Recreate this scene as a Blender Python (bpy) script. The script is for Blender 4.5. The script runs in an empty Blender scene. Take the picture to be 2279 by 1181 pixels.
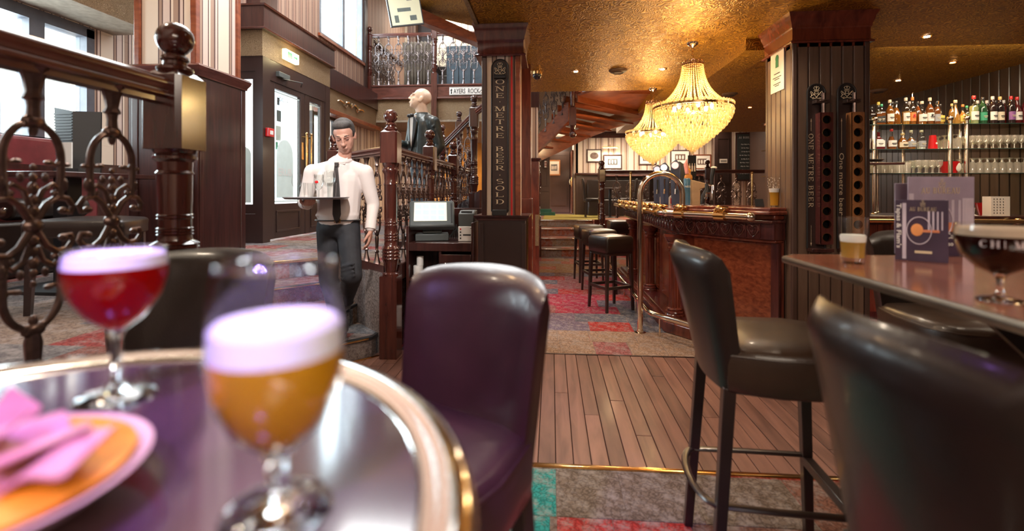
import bpy, math, random
from mathutils import Vector, Matrix
random.seed(7)
S = bpy.context.scene
COL = S.collection
PI = math.pi
def R(d): return math.radians(d)

# ------------------------------------------------------------------ camera, world, lights, exposure
cam_d = bpy.data.cameras.new('camera'); cam = bpy.data.objects.new('camera', cam_d); COL.objects.link(cam)
cam.location = (0, 0, 1.27); cam.rotation_euler = (R(90), 0, R(4.68))
cam_d.sensor_width = 36; cam_d.lens = 16.98; cam_d.shift_y = -0.0713; cam_d.clip_start = .02
cam_d.dof.use_dof = True; cam_d.dof.focus_distance = 4.6; cam_d.dof.aperture_fstop = 1.8
S.camera = cam
S.view_settings.view_transform = 'Standard'; S.view_settings.look = 'None'
S.view_settings.exposure = 0.45; S.view_settings.gamma = 1; S.view_settings.use_curve_mapping = False
W = bpy.data.worlds.new('overcast_sky'); S.world = W; W.use_nodes = True
W.node_tree.nodes['Background'].inputs[0].default_value = (.86, .93, 1, 1)
W.node_tree.nodes['Background'].inputs[1].default_value = 4.5

def lamp(name, kind, loc, energy, color, size=.1, rot=(0, 0, 0), size_y=None, spot=None, blend=.6):
    d = bpy.data.lights.new(name, kind); d.energy = energy; d.color = color
    if kind == 'AREA':
        d.size = size
        if size_y: d.shape = 'RECTANGLE'; d.size_y = size_y
    else: d.shadow_soft_size = size
    if kind == 'SPOT': d.spot_size = R(spot or 90); d.spot_blend = blend
    o = bpy.data.objects.new(name, d); COL.objects.link(o); o.location = loc; o.rotation_euler = rot
    return o
WARM = (1, .66, .34); SOFT = (1, .83, .62); DAY = (.82, .91, 1)
# daylight through the windows of the left wall and the upper windows, then added fills
lamp('window_daylight', 'AREA', (-5.0, 3.3, 2.4), 210, DAY, 3.2, (0, R(-90), 0), 1.6)
lamp('upper_window_daylight', 'AREA', (-4.3, 8.6, 4.9), 170, DAY, 3.0, (0, R(-80), 0), 2.0)
lamp('entrance_daylight', 'AREA', (-4.7, 6.6, 2.0), 60, DAY, 1.8, (0, R(-90), 0), 2.2)
lamp('hall_overhead_fill', 'AREA', (-2.4, 5.5, 6.3), 230, (1, .95, .9), 2.0, (0, 0, 0), 4.5)  # added overhead fill for the open hall, set below an unseen skylight
lamp('room_fill_behind', 'AREA', (1.2, -1.2, 2.55), 75, (1, .86, .7), 2.2, (R(18), 0, 0), 1.0)  # added fill behind the camera, lifts the front of the boarded pillar
# downlights recessed in the low ceiling; the last three are extra unseen fill without fittings
SPOTS = [(.28, 3.61, 'white'), (1.36, 3.61, 'white'), (3.18, 4.38, 'white'), (.265, 5.33, 'white'), (1.19, 5.31, 'warm'),
         (4.09, 6.07, 'white'), (4.08, 5.28, 'amber'), (3.08, 7.80, 'amber'), (.1, 1.9, 'white'), (1.5, 1.9, 'white'), (2.9, 2.3, 'white')]
for x, y, k in SPOTS:
    lamp('downlight_lamp', 'SPOT', (x, y, 2.572), (46 if y > 3 else 24) if k != 'amber' else 30, {'white': SOFT, 'warm': WARM, 'amber': (1, .45, .15)}[k], .03, (0, 0, 0), None, 125, .8)
lamp('waiter_fill_spot', 'SPOT', (-.85, 1.9, 2.5), 150, (1, .95, .9), .06, (R(57), 0, R(24)), None, 50, .8)  # added fill spot that brightens the waiter's white shirt
# violet effect lamps over the round table
lamp('violet_effect_lamp', 'SPOT', (-.55, .1, 2.5), 110, (.38, .22, 1), .05, (R(8), R(4), 0), None, 42, .7)
lamp('violet_effect_lamp', 'SPOT', (-.35, -.6, 2.3), 135, (.36, .26, 1), .05, (R(41), 0, 0), None, 44, .7)
lamp('pillar_warm_fill', 'POINT', (-2.1, 2.7, 3.4), 26, (1, .62, .3), .08)  # added warm fill that turns the striped pillar more orange
lamp('violet_effect_lamp', 'SPOT', (.0, .6, 2.5), 16, (.5, .22, 1), .05, (0, R(8), 0), None, 60, .8)
lamp('magenta_effect_lamp', 'SPOT', (.55, 5.9, 2.5), 38, (1, .25, .45), .05, (0, 0, 0), None, 70, .9)

# ------------------------------------------------------------------ mesh builder
class MB:
    def __init__(s): s.v = []; s.f = []; s.M = None; s.nb = 0
    def add(s, vs, fs):
        n = len(s.v)
        if s.M is not None: vs = [tuple(s.M @ Vector(p)) for p in vs]
        s.v += [tuple(p) for p in vs]; s.f += [tuple(i + n for i in q) for q in fs]; return s
    def box(s, x0, x1, y0, y1, z0, z1):
        e = .00035 * (s.nb % 6); s.nb += 1; x0 += e; x1 -= e; y0 += e; y1 -= e; z0 += e; z1 -= e      # keeps butting boxes of one mesh from sharing a face
        return s.add([(x0, y0, z0), (x1, y0, z0), (x1, y1, z0), (x0, y1, z0), (x0, y0, z1), (x1, y0, z1), (x1, y1, z1), (x0, y1, z1)],
                     [(3, 2, 1, 0), (4, 5, 6, 7), (0, 1, 5, 4), (1, 2, 6, 5), (2, 3, 7, 6), (3, 0, 4, 7)])
    def cbox(s, c, d, rot=None):
        a, b, e = d[0] / 2, d[1] / 2, d[2] / 2
        ps = [Vector(p) for p in [(-a, -b, -e), (a, -b, -e), (a, b, -e), (-a, b, -e), (-a, -b, e), (a, -b, e), (a, b, e), (-a, b, e)]]
        if rot is not None: ps = [rot @ p for p in ps]
        return s.add([p + Vector(c) for p in ps], [(3, 2, 1, 0), (4, 5, 6, 7), (0, 1, 5, 4), (1, 2, 6, 5), (2, 3, 7, 6), (3, 0, 4, 7)])
    def tube(s, pts, r, n=8, closed=False, cap=True, flat=1):
        P = [Vector(p) for p in pts]; m = len(P); rr = r if isinstance(r, (list, tuple)) else [r] * m
        t0 = (P[1] - P[0]).normalized(); up = Vector((0, 0, 1)) if abs(t0.z) < .9 else Vector((1, 0, 0))
        a = t0.cross(up).normalized(); vs = []
        for i in range(m):
            if closed: t = (P[(i + 1) % m] - P[i - 1])
            else: t = P[min(i + 1, m - 1)] - P[max(i - 1, 0)]
            t.normalize(); a = (a - t * a.dot(t))
            if a.length < 1e-6: a = t.orthogonal()
            a.normalize(); b = t.cross(a)
            for k in range(n):
                q = 2 * PI * k / n; vs.append(P[i] + (a * math.cos(q) + b * math.sin(q) * flat) * rr[i])
        fs = [(i * n + k, i * n + (k + 1) % n, ((i + 1) % m) * n + (k + 1) % n, ((i + 1) % m) * n + k) for i in range(m if closed else m - 1) for k in range(n)]
        if cap and not closed: fs += [tuple(range(n))[::-1], tuple((m - 1) * n + k for k in range(n))]
        return s.add(vs, fs)
    def cyl(s, p0, p1, r0, r1=None, n=12): return s.tube([p0, p1], [r0, r0 if r1 is None else r1], n)
    def lathe(s, prof, c=(0, 0, 0), n=20, close=True):
        vs = []; idx = []
        for r, z in prof:
            if r < 1e-6: idx.append([len(vs)] * n); vs.append((c[0], c[1], c[2] + z))
            else:
                idx.append(list(range(len(vs), len(vs) + n)))
                vs += [(c[0] + r * math.cos(2 * PI * k / n), c[1] + r * math.sin(2 * PI * k / n), c[2] + z) for k in range(n)]
        fs = []
        for i in range(len(prof) - 1):
            for k in range(n):
                q = [idx[i][k], idx[i][(k + 1) % n], idx[i + 1][(k + 1) % n], idx[i + 1][k]]
                u = []
                for x in q:
                    if x not in u: u.append(x)
                if len(u) > 2: fs.append(tuple(u))
        if close:
            if prof[0][0] > 1e-6: fs.append(tuple(idx[0])[::-1])
            if prof[-1][0] > 1e-6: fs.append(tuple(idx[-1]))
        return s.add(vs, fs)
    def ball(s, c, r, n=8, sc=(1, 1, 1)):
        m = max(3, n // 2 + 1)
        vs = [(c[0], c[1], c[2] - r * sc[2])]
        for i in range(1, m):
            th = PI * i / m
            for k in range(n):
                a = 2 * PI * k / n
                vs.append((c[0] + r * sc[0] * math.sin(th) * math.cos(a), c[1] + r * sc[1] * math.sin(th) * math.sin(a), c[2] - r * sc[2] * math.cos(th)))
        vs.append((c[0], c[1], c[2] + r * sc[2])); L = len(vs) - 1
        fs = [(0, 1 + (k + 1) % n, 1 + k) for k in range(n)]
        for i in range(m - 2):
            fs += [(1 + i * n + k, 1 + i * n + (k + 1) % n, 1 + (i + 1) * n + (k + 1) % n, 1 + (i + 1) * n + k) for k in range(n)]
        fs += [(L, 1 + (m - 2) * n + k, 1 + (m - 2) * n + (k + 1) % n) for k in range(n)]
        return s.add(vs, fs)
    def prism(s, poly, z0, z1):
        n = len(poly)
        return s.add([(x, y, z0) for x, y in poly] + [(x, y, z1) for x, y in poly],
                     [tuple(range(n))[::-1], tuple(range(n, 2 * n))] + [(i, (i + 1) % n, n + (i + 1) % n, n + i) for i in range(n)])
    def slab(s, pts, d):                      # a flat outline of 3D points thickened along d
        n = len(pts); d = Vector(d); P = [Vector(p) for p in pts]
        return s.add(P + [p + d for p in P], [tuple(range(n))[::-1], tuple(range(n, 2 * n))] + [(i, (i + 1) % n, n + (i + 1) % n, n + i) for i in range(n)])
    def loft(s, rings, closed_ring=True, cap=True):
        n = len(rings[0]); vs = [p for r in rings for p in r]; m = len(rings)
        kk = n if closed_ring else n - 1
        fs = [(i * n + k, i * n + (k + 1) % n, (i + 1) * n + (k + 1) % n, (i + 1) * n + k) for i in range(m - 1) for k in range(kk)]
        if cap: fs += [tuple(range(n))[::-1], tuple((m - 1) * n + k for k in range(n))]
        return s.add(vs, fs)
    def sweep(s, prof, path, closed=False, up=(0, 0, 1)):   # profile (out, up) swept along a horizontal path, mitred
        P = [Vector(p) for p in path]; m = len(P); up = Vector(up); rings = []
        for i in range(m):
            d0 = (P[i] - P[i - 1]).normalized() if (i > 0 or closed) else None
            d1 = (P[(i + 1) % m] - P[i]).normalized() if (i < m - 1 or closed) else None
            if d0 is None: d0 = d1
            if d1 is None: d1 = d0
            n0 = d0.cross(up).normalized(); n1 = d1.cross(up).normalized(); nn = (n0 + n1).normalized()
            k = 1 / max(.3, nn.dot(n0)); upv = up
            rings.append([P[i] + nn * (a * k) + upv * b for a, b in prof])
        if closed: rings.append(rings[0])
        return s.loft(rings, True, not closed)
    def mesh(s, name, mat, smooth=True, ang=38):
        me = bpy.data.meshes.new(name); me.from_pydata(s.v, [], s.f)
        if mat: me.materials.append(mat)
        if smooth:
            me.polygons.foreach_set('use_smooth', [True] * len(me.polygons)); me.update()
            me.set_sharp_from_angle(angle=R(ang))
        me.update(); return me
    def build(s, name, mat, parent=None, loc=(0, 0, 0), rz=0, world=False, smooth=True, ang=38, bevel=0, label=None):
        me = s.mesh(name, mat, smooth, ang)
        if world and parent:
            me.transform(Matrix.Translation(-Vector(parent.location)))
        return put(name, me, parent, loc, rz, bevel, label)
def put(name, me, parent=None, loc=(0, 0, 0), rz=0, bevel=0, label=None):
    o = bpy.data.objects.new(name, me); COL.objects.link(o); o.location = loc
    if rz: o.rotation_euler = (0, 0, rz)
    if parent: o.parent = parent
    if bevel:
        b = o.modifiers.new('bevel', 'BEVEL'); b.width = bevel; b.segments = 2; b.limit_method = 'ANGLE'; b.angle_limit = R(50)
    if label: o['label'] = label
    return o
def thing(name, label, cat, loc=(0, 0, 0), rz=0, group=None):
    o = bpy.data.objects.new(name, None); COL.objects.link(o); o.location = loc; o.rotation_euler = (0, 0, rz)
    o.empty_display_size = .1
    return tag(o, label, cat, group)
def tag(o, label, cat, group=None):
    o['label'] = label; o['category'] = cat
    if group: o['group'] = group
    return o
def struct(name, mb, mat, label=None, smooth=False, bevel=0, parent=None, cat=None):
    o = mb.build(name, mat, smooth=smooth, bevel=bevel) if not parent else mb.build(name, mat, parent, world=True, smooth=smooth, bevel=bevel)
    if not parent: o['kind'] = 'structure'
    if label: o['label'] = label
    if cat: o['category'] = cat
    return o
KIDS = {}
def copy_tree(o, loc, rz=0, label=None, group=None):
    if not KIDS or o not in KIDS: KIDS[o] = [(c, list(c.children)) for c in o.children]
    r = o.copy(); COL.objects.link(r); r.location = loc; r.rotation_euler = (0, 0, rz)
    if label: r['label'] = label
    if group: r['group'] = group
    for c, gs in KIDS[o]:
        cc = c.copy(); COL.objects.link(cc); cc.parent = r
        for g in gs:
            gg = g.copy(); COL.objects.link(gg); gg.parent = cc
    return r
def arc(c, r, a0, a1, n, plane='xz', r2=None):
    o = []
    for i in range(n + 1):
        a = R(a0 + (a1 - a0) * i / n); u, v = r * math.cos(a), (r2 or r) * math.sin(a)
        o.append((c[0] + u, c[1], c[2] + v) if plane == 'xz' else ((c[0], c[1] + u, c[2] + v) if plane == 'yz' else (c[0] + u, c[1] + v, c[2])))
    return o

# ------------------------------------------------------------------ materials
def newmat(name):
    m = bpy.data.materials.new(name); m.use_nodes = True; nt = m.node_tree
    return m, nt, nt.nodes['Principled BSDF']
def N(nt, t, **k):
    n = nt.nodes.new(t)
    for a, b in k.items():
        if a.startswith('i_'):
            n.inputs[a[2:].replace('_', ' ')].default_value = b
        else: setattr(n, a, b)
    return n
def ramp(nt, stops, interp='LINEAR'):
    r = nt.nodes.new('ShaderNodeValToRGB'); e = r.color_ramp.elements; r.color_ramp.interpolation = interp
    while len(e) < len(stops): e.new(.5)
    for i, (p, c) in enumerate(stops): e[i].position = p; e[i].color = (*c, 1)
    return r
def coords(nt, scale=(1, 1, 1), kind='Object'):
    t = nt.nodes.new('ShaderNodeTexCoord'); m = nt.nodes.new('ShaderNodeMapping'); m.inputs['Scale'].default_value = scale
    nt.links.new(t.outputs[kind], m.inputs[0]); return m
def plain(name, col, rough=.5, metal=0, coat=0, var=.18, scale=9, bump=0, bscale=60, spec=.5, trans=0):
    m, nt, b = newmat(name); L = nt.links.new
    n = N(nt, 'ShaderNodeTexNoise'); n.inputs['Scale'].default_value = scale; n.inputs['Detail'].default_value = 4
    c = coords(nt); L(c.outputs[0], n.inputs[0])
    r = ramp(nt, [(.3, tuple(x * (1 - var) for x in col)), (.7, tuple(min(1, x * (1 + var)) for x in col))]); L(n.outputs[0], r.inputs[0]); L(r.outputs[0], b.inputs['Base Color'])
    b.inputs['Roughness'].default_value = rough; b.inputs['Metallic'].default_value = metal; b.inputs['Coat Weight'].default_value = coat
    b.inputs['Coat Roughness'].default_value = .12; b.inputs['Specular IOR Level'].default_value = spec
    if trans: b.inputs['Transmission Weight'].default_value = trans
    if bump:
        v = N(nt, 'ShaderNodeTexVoronoi'); v.inputs['Scale'].default_value = bscale; L(c.outputs[0], v.inputs[0])
        bp = N(nt, 'ShaderNodeBump'); bp.inputs['Strength'].default_value = bump; bp.inputs['Distance'].default_value = .004; L(v.outputs[0], bp.inputs['Height']); L(bp.outputs[0], b.inputs['Normal'])
    return m
def wood(name, c1, c2, rough=.35, coat=.4, stretch=(14, 14, 1.2), rnd=0, bump=.1, spec=.5):
    m, nt, b = newmat(name); L = nt.links.new
    c = coords(nt, stretch); n = N(nt, 'ShaderNodeTexNoise'); n.inputs['Scale'].default_value = 2.2; n.inputs['Detail'].default_value = 7; n.inputs['Distortion'].default_value = .6
    L(c.outputs[0], n.inputs[0]); r = ramp(nt, [(.3, c1), (.7, c2)]); L(n.outputs[0], r.inputs[0])
    if rnd:
        oi = N(nt, 'ShaderNodeObjectInfo'); mr = N(nt, 'ShaderNodeMapRange'); mr.inputs['To Min'].default_value = 1 - rnd; mr.inputs['To Max'].default_value = 1 + rnd * .8
        L(oi.outputs['Random'], mr.inputs[0]); hs = N(nt, 'ShaderNodeHueSaturation'); L(mr.outputs[0], hs.inputs['Value']); L(r.outputs[0], hs.inputs['Color']); L(hs.outputs[0], b.inputs['Base Color'])
        ad = N(nt, 'ShaderNodeVectorMath', operation='ADD'); tc = c.inputs[0].links[0].from_socket
        L(tc, ad.inputs[0]); L(oi.outputs['Random'], ad.inputs[1]); L(ad.outputs[0], c.inputs[0])
    else: L(r.outputs[0], b.inputs['Base Color'])
    b.inputs['Roughness'].default_value = rough; b.inputs['Coat Weight'].default_value = coat; b.inputs['Coat Roughness'].default_value = .15; b.inputs['Specular IOR Level'].default_value = spec
    bp = N(nt, 'ShaderNodeBump'); bp.inputs['Strength'].default_value = bump; bp.inputs['Distance'].default_value = .003; L(n.outputs[0], bp.inputs['Height']); L(bp.outputs[0], b.inputs['Normal'])
    return m
def emit(name, col, s):
    m, nt, b = newmat(name); b.inputs['Base Color'].default_value = (*col, 1); b.inputs['Emission Color'].default_value = (*col, 1); b.inputs['Emission Strength'].default_value = s; return m
def glassy(name, tint=(1, 1, 1), gloss=.05, rough=.02, edge=.4):
    # thin clear glass: see-through face on, glossier and darker towards its grazing edges
    m, nt, b = newmat(name); nt.nodes.remove(b); L = nt.links.new
    lw = N(nt, 'ShaderNodeLayerWeight'); lw.inputs[0].default_value = .5
    p4 = N(nt, 'ShaderNodeMath', operation='POWER'); p4.inputs[1].default_value = 3.5; L(lw.outputs['Facing'], p4.inputs[0])
    ad = N(nt, 'ShaderNodeMath', operation='MULTIPLY_ADD'); ad.inputs[1].default_value = .75; ad.inputs[2].default_value = gloss; ad.use_clamp = True; L(p4.outputs[0], ad.inputs[0])
    r = ramp(nt, [(0, tint), (.6, tint), (1, tuple(x * edge for x in tint))]); L(lw.outputs['Facing'], r.inputs[0])
    t = N(nt, 'ShaderNodeBsdfTransparent'); L(r.outputs[0], t.inputs[0])
    g = N(nt, 'ShaderNodeBsdfGlossy'); g.inputs['Roughness'].default_value = rough
    mx = N(nt, 'ShaderNodeMixShader'); L(ad.outputs[0], mx.inputs[0]); L(t.outputs[0], mx.inputs[1]); L(g.outputs[0], mx.inputs[2]); L(mx.outputs[0], nt.nodes['Material Output'].inputs[0])
    return m
def liquid(name, col, glow, clear=.35):
    m, nt, b = newmat(name); L = nt.links.new
    b.inputs['Base Color'].default_value = (*col, 1); b.inputs['Roughness'].default_value = .12
    tl = N(nt, 'ShaderNodeBsdfTranslucent'); tl.inputs[0].default_value = (*glow, 1)
    tr = N(nt, 'ShaderNodeBsdfTransparent'); tr.inputs[0].default_value = (*glow, 1)
    a = N(nt, 'ShaderNodeMixShader'); a.inputs[0].default_value = .5; L(b.outputs[0], a.inputs[1]); L(tl.outputs[0], a.inputs[2])
    c = N(nt, 'ShaderNodeMixShader'); c.inputs[0].default_value = clear; L(a.outputs[0], c.inputs[1]); L(tr.outputs[0], c.inputs[2]); L(c.outputs[0], nt.nodes['Material Output'].inputs[0])
    return m
def carpet(name, pal, tile=.46, dark=.55, rot=0):
    m, nt, b = newmat(name); L = nt.links.new
    c = coords(nt, (1 / tile, 1 / (tile * .62), 1)); c.inputs['Rotation'].default_value = (0, 0, R(rot))
    sx = N(nt, 'ShaderNodeSeparateXYZ'); L(c.outputs[0], sx.inputs[0])
    fl = N(nt, 'ShaderNodeMath', operation='FLOOR'); L(sx.outputs[1], fl.inputs[0])
    off = N(nt, 'ShaderNodeMath', operation='MULTIPLY_ADD'); off.inputs[1].default_value = .37; L(fl.outputs[0], off.inputs[0]); L(sx.outputs[0], off.inputs[2])
    fx = N(nt, 'ShaderNodeMath', operation='FLOOR'); L(off.outputs[0], fx.inputs[0])
    cb = N(nt, 'ShaderNodeCombineXYZ'); L(fx.outputs[0], cb.inputs[0]); L(fl.outputs[0], cb.inputs[1])
    wn = N(nt, 'ShaderNodeTexWhiteNoise'); L(cb.outputs[0], wn.inputs[0])
    k = len(pal); r = ramp(nt, [(i / k, p) for i, p in enumerate(pal)], 'CONSTANT'); L(wn.outputs['Value'], r.inputs[0])
    # ornament: worn light patches over dark scroll lines
    o = coords(nt, (1, 1, 1)); v = N(nt, 'ShaderNodeTexVoronoi', feature='DISTANCE_TO_EDGE'); v.inputs['Scale'].default_value = 34
    ns = N(nt, 'ShaderNodeTexNoise'); ns.inputs['Scale'].default_value = 14; ns.inputs['Detail'].default_value = 3; L(o.outputs[0], ns.inputs[0])
    va = N(nt, 'ShaderNodeVectorMath', operation='MULTIPLY_ADD'); va.inputs[1].default_value = (.12, .12, .12); L(ns.outputs['Color'], va.inputs[0]); L(o.outputs[0], va.inputs[2]); L(va.outputs[0], v.inputs[0])
    rr = ramp(nt, [(.03, (.22, .2, .2)), (.17, (1, 1, 1))]); L(v.outputs['Distance'], rr.inputs[0])
    wear = N(nt, 'ShaderNodeTexNoise'); wear.inputs['Scale'].default_value = 10; wear.inputs['Detail'].default_value = 9; wear.inputs['Roughness'].default_value = .78; L(o.outputs[0], wear.inputs[0])
    wr = ramp(nt, [(.47, (0, 0, 0)), (.60, (1, 1, 1))]); L(wear.outputs[0], wr.inputs[0])
    mixm = N(nt, 'ShaderNodeMix', data_type='RGBA', blend_type='MULTIPLY'); mixm.inputs[0].default_value = dark; L(r.outputs[0], mixm.inputs[6]); L(rr.outputs[0], mixm.inputs[7])
    mx2 = N(nt, 'ShaderNodeMix', data_type='RGBA'); L(mixm.outputs[2], mx2.inputs[6]); mx2.inputs[7].default_value = (.30, .25, .235, 1)
    f1 = N(nt, 'ShaderNodeMath', operation='MULTIPLY'); f1.inputs[1].default_value = .62; L(wr.outputs[0], f1.inputs[0]); L(f1.outputs[0], mx2.inputs[0])
    L(mx2.outputs[2], b.inputs['Base Color']); b.inputs['Roughness'].default_value = .95; b.inputs['Specular IOR Level'].default_value = .15
    bp = N(nt, 'ShaderNodeBump'); bp.inputs['Strength'].default_value = .35; bp.inputs['Distance'].default_value = .004; L(wear.outputs[0], bp.inputs['Height']); L(bp.outputs[0], b.inputs['Normal'])
    return m
def stripes(name, base, bands, period=.34, axis='xy', rough=.6):
    m, nt, b = newmat(name); L = nt.links.new
    t = N(nt, 'ShaderNodeTexCoord'); sx = N(nt, 'ShaderNodeSeparateXYZ'); L(t.outputs['Object'], sx.inputs[0])
    a = N(nt, 'ShaderNodeMath', operation='ADD'); L(sx.outputs[0], a.inputs[0]); L(sx.outputs[1], a.inputs[1])
    d = N(nt, 'ShaderNodeMath', operation='DIVIDE'); d.inputs[1].default_value = period; L(a.outputs[0], d.inputs[0])
    fr = N(nt, 'ShaderNodeMath', operation='FRACT'); L(d.outputs[0], fr.inputs[0])
    r = ramp(nt, bands, 'CONSTANT'); L(fr.outputs[0], r.inputs[0]); L(r.outputs[0], b.inputs['Base Color'])
    b.inputs['Roughness'].default_value = rough; return m
def embossed(name, c1, c2, rough=.4, metal=.35, scale=17, bump=.5):
    m, nt, b = newmat(name); L = nt.links.new; c = coords(nt)
    ns = N(nt, 'ShaderNodeTexNoise'); ns.inputs['Scale'].default_value = scale * .35; L(c.outputs[0], ns.inputs[0])
    va = N(nt, 'ShaderNodeVectorMath', operation='MULTIPLY_ADD'); va.inputs[1].default_value = (.3, .3, .3); L(ns.outputs['Color'], va.inputs[0]); L(c.outputs[0], va.inputs[2])
    v = N(nt, 'ShaderNodeTexVoronoi'); v.inputs['Scale'].default_value = scale; L(va.outputs[0], v.inputs[0])
    sn = N(nt, 'ShaderNodeMath', operation='MULTIPLY'); sn.inputs[1].default_value = 22; L(v.outputs['Distance'], sn.inputs[0])
    si = N(nt, 'ShaderNodeMath', operation='SINE'); L(sn.outputs[0], si.inputs[0])
    r = ramp(nt, [(.2, c1), (.65, c2)]); L(si.outputs[0], r.inputs[0]); L(r.outputs[0], b.inputs['Base Color'])
    b.inputs['Roughness'].default_value = rough; b.inputs['Metallic'].default_value = metal
    bp = N(nt, 'ShaderNodeBump'); bp.inputs['Strength'].default_value = bump; bp.inputs['Distance'].default_value = .004; L(si.outputs[0], bp.inputs['Height']); L(bp.outputs[0], b.inputs['Normal'])
    return m
M = {}
M['dark_wood'] = wood('dark_mahogany', (.026, .008, .007), (.065, .019, .015), .28, .6)
M['post_wood'] = wood('turned_post_wood', (.042, .010, .008), (.095, .024, .016), .18, .8)
M['rail_wood'] = wood('handrail_wood', (.07, .020, .015), (.14, .042, .03), .22, .7, (2, 2, 12))
M['bar_wood'] = wood('bar_mahogany', (.085, .016, .011), (.21, .045, .024), .2, .7, (9, 9, 1.5))
M['bar_dark'] = wood('bar_carved_wood', (.05, .012, .012), (.12, .03, .025), .22, .7)
M['red_wood'] = wood('red_stair_wood', (.16, .035, .015), (.33, .09, .035), .3, .4, (3, 3, 9))
M['brown_paint'] = plain('brown_painted_panel', (.075, .04, .03), .42, var=.12, scale=3, coat=.15)
M['door_paint'] = plain('dark_maroon_door_paint', (.034, .015, .0125), .4, var=.12, scale=3, coat=.2)
M['wall_board'] = wood('dark_wall_board', (.03, .017, .010), (.052, .031, .02), .3, .3, (10, 10, .8), rnd=.12)
M['board'] = wood('brown_matchboard', (.11, .065, .044), (.165, .10, .07), .38, .3, (10, 10, .8), rnd=.12)
M['plank'] = wood('reddish_floor_plank', (.12, .052, .038), (.23, .108, .08), .4, .1, (9, 1.1, 9), rnd=.26, bump=.15)
M['table_wood'] = wood('high_table_wood', (.30, .10, .06), (.44, .17, .10), .14, .5, (5, 1.2, 5), bump=.02)
M['table_dark'] = wood('round_table_wood', (.04, .017, .025), (.085, .04, .05), .10, .8, (6, 2, 6), bump=.02)
M['leather'] = plain('dark_brown_leather', (.021, .012, .0095), .34, var=.15, scale=14, bump=.12, bscale=260, coat=.25)
M['leather_wine'] = plain('wine_leather', (.035, .010, .011), .3, var=.12, scale=14, bump=.1, bscale=260, coat=.3)
M['leather_olive'] = plain('olive_brown_seat_leather', (.050, .028, .018), .33, var=.12, scale=10, bump=.12, bscale=260, coat=.25)
M['leg_wood'] = plain('dark_chair_leg_wood', (.03, .016, .014), .3, var=.1, coat=.4)
M['brass'] = plain('polished_brass', (.83, .56, .25), .14, 1, var=.06)
M['gold_brass'] = plain('pale_polished_rail_metal', (.86, .77, .62), .11, 1, var=.05)
M['chrome'] = plain('chrome', (.82, .78, .74), .08, 1, var=.03)
M['iron'] = plain('bronzed_cast_iron', (.16, .105, .09), .3, .85, var=.25, scale=40)
M['iron_far'] = plain('pewter_cast_iron', (.17, .14, .14), .33, .85, var=.2, scale=40)
M['black'] = plain('black_plastic', (.018, .018, .02), .35, var=.1)
M['matte_black'] = plain('dark_hollow', (.008, .007, .007), .9, var=.1, spec=.1)
M['grey'] = plain('dark_grey_plastic', (.075, .085, .085), .4, var=.08)
M['white'] = plain('white_glazed', (.78, .75, .72), .4, var=.04)
M['paper'] = plain('cream_paper', (.80, .72, .64), .7, var=.04)
M['red'] = plain('red_plastic', (.62, .012, .015), .3, var=.08, coat=.3)
M['green'] = plain('green_paint', (.02, .22, .1), .5)
M['gold_paint'] = plain('cream_gold_lettering', (.72, .58, .40), .5, var=.1)
M['white_paint'] = plain('white_lettering', (.82, .8, .78), .5, var=.04)
M['black_paint'] = plain('black_lettering', (.02, .02, .02), .6)
M['gold_ceiling'] = embossed('gold_embossed_ceiling_paper', (.26, .115, .012), (.60, .32, .035), .42, .5, 15, .3)
M['gold_frieze'] = embossed('embossed_frieze_paper', (.20, .125, .065), (.36, .245, .14), .5, .25, 30, .45)
M['soffit'] = plain('grey_plaster_soffit', (.30, .24, .18), .6, var=.2, scale=20)
CR = (.74, .59, .46); DK = (.10, .045, .035); MD = (.38, .24, .17); PK = (.66, .5, .42)
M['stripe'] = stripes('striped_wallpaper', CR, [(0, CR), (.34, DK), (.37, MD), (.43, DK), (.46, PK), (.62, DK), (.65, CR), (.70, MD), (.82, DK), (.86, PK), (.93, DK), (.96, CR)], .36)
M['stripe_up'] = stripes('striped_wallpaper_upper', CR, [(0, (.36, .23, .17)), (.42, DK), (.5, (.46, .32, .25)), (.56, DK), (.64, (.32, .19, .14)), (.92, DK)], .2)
M['carpet'] = carpet('patchwork_carpet_red', [(.34, .03, .035), (.13, .12, .155), (.24, .12, .09), (.38, .045, .035), (.22, .055, .07), (.11, .12, .15), (.28, .15, .10), (.30, .05, .07)], .5)
M['carpet_near'] = carpet('patchwork_carpet_teal', [(.15, .085, .06), (.19, .10, .07), (.26, .045, .035), (.14, .11, .09), (.22, .075, .055), (.03, .20, .18)], .62)
M['carpet_far'] = carpet('patchwork_carpet_amber', [(.32, .18, .10), (.38, .10, .05), (.26, .15, .11), (.40, .14, .07)], .5)
M['carpet_step'] = carpet('step_carpet', [(.17, .13, .12), (.2, .06, .05), (.12, .12, .13), (.22, .13, .09), (.16, .09, .08)], .42)
M['carpet_side'] = carpet('pale_step_side_carpet', [(.30, .27, .27), (.26, .22, .24), (.34, .27, .24)], .42, .7)
M['carpet_red'] = carpet('red_hall_carpet', [(.22, .15, .115), (.14, .125, .135), (.20, .07, .055), (.17, .13, .11), (.24, .045, .04), (.15, .13, .13)], .5)
M['glass'] = glassy('clear_glass', (.97, .985, .98), .05)
M['glass_far'] = glassy('stacked_glassware', (.96, .94, .90), .2, .03)
_nt = M['glass_far'].node_tree; _mx = [n for n in _nt.nodes if n.type == 'MIX_SHADER'][0]; _df = _nt.nodes.new('ShaderNodeBsdfDiffuse'); _df.inputs[0].default_value = (.85, .78, .68, 1)
_m2 = _nt.nodes.new('ShaderNodeMixShader'); _m2.inputs[0].default_value = .22; _nt.links.new(_mx.outputs[0], _m2.inputs[1]); _nt.links.new(_df.outputs[0], _m2.inputs[2]); _nt.links.new(_m2.outputs[0], _nt.nodes['Material Output'].inputs[0])  # cream diffuse share stands in for golden backlight glare in the glasses
M['solid_glass'] = None
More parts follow.
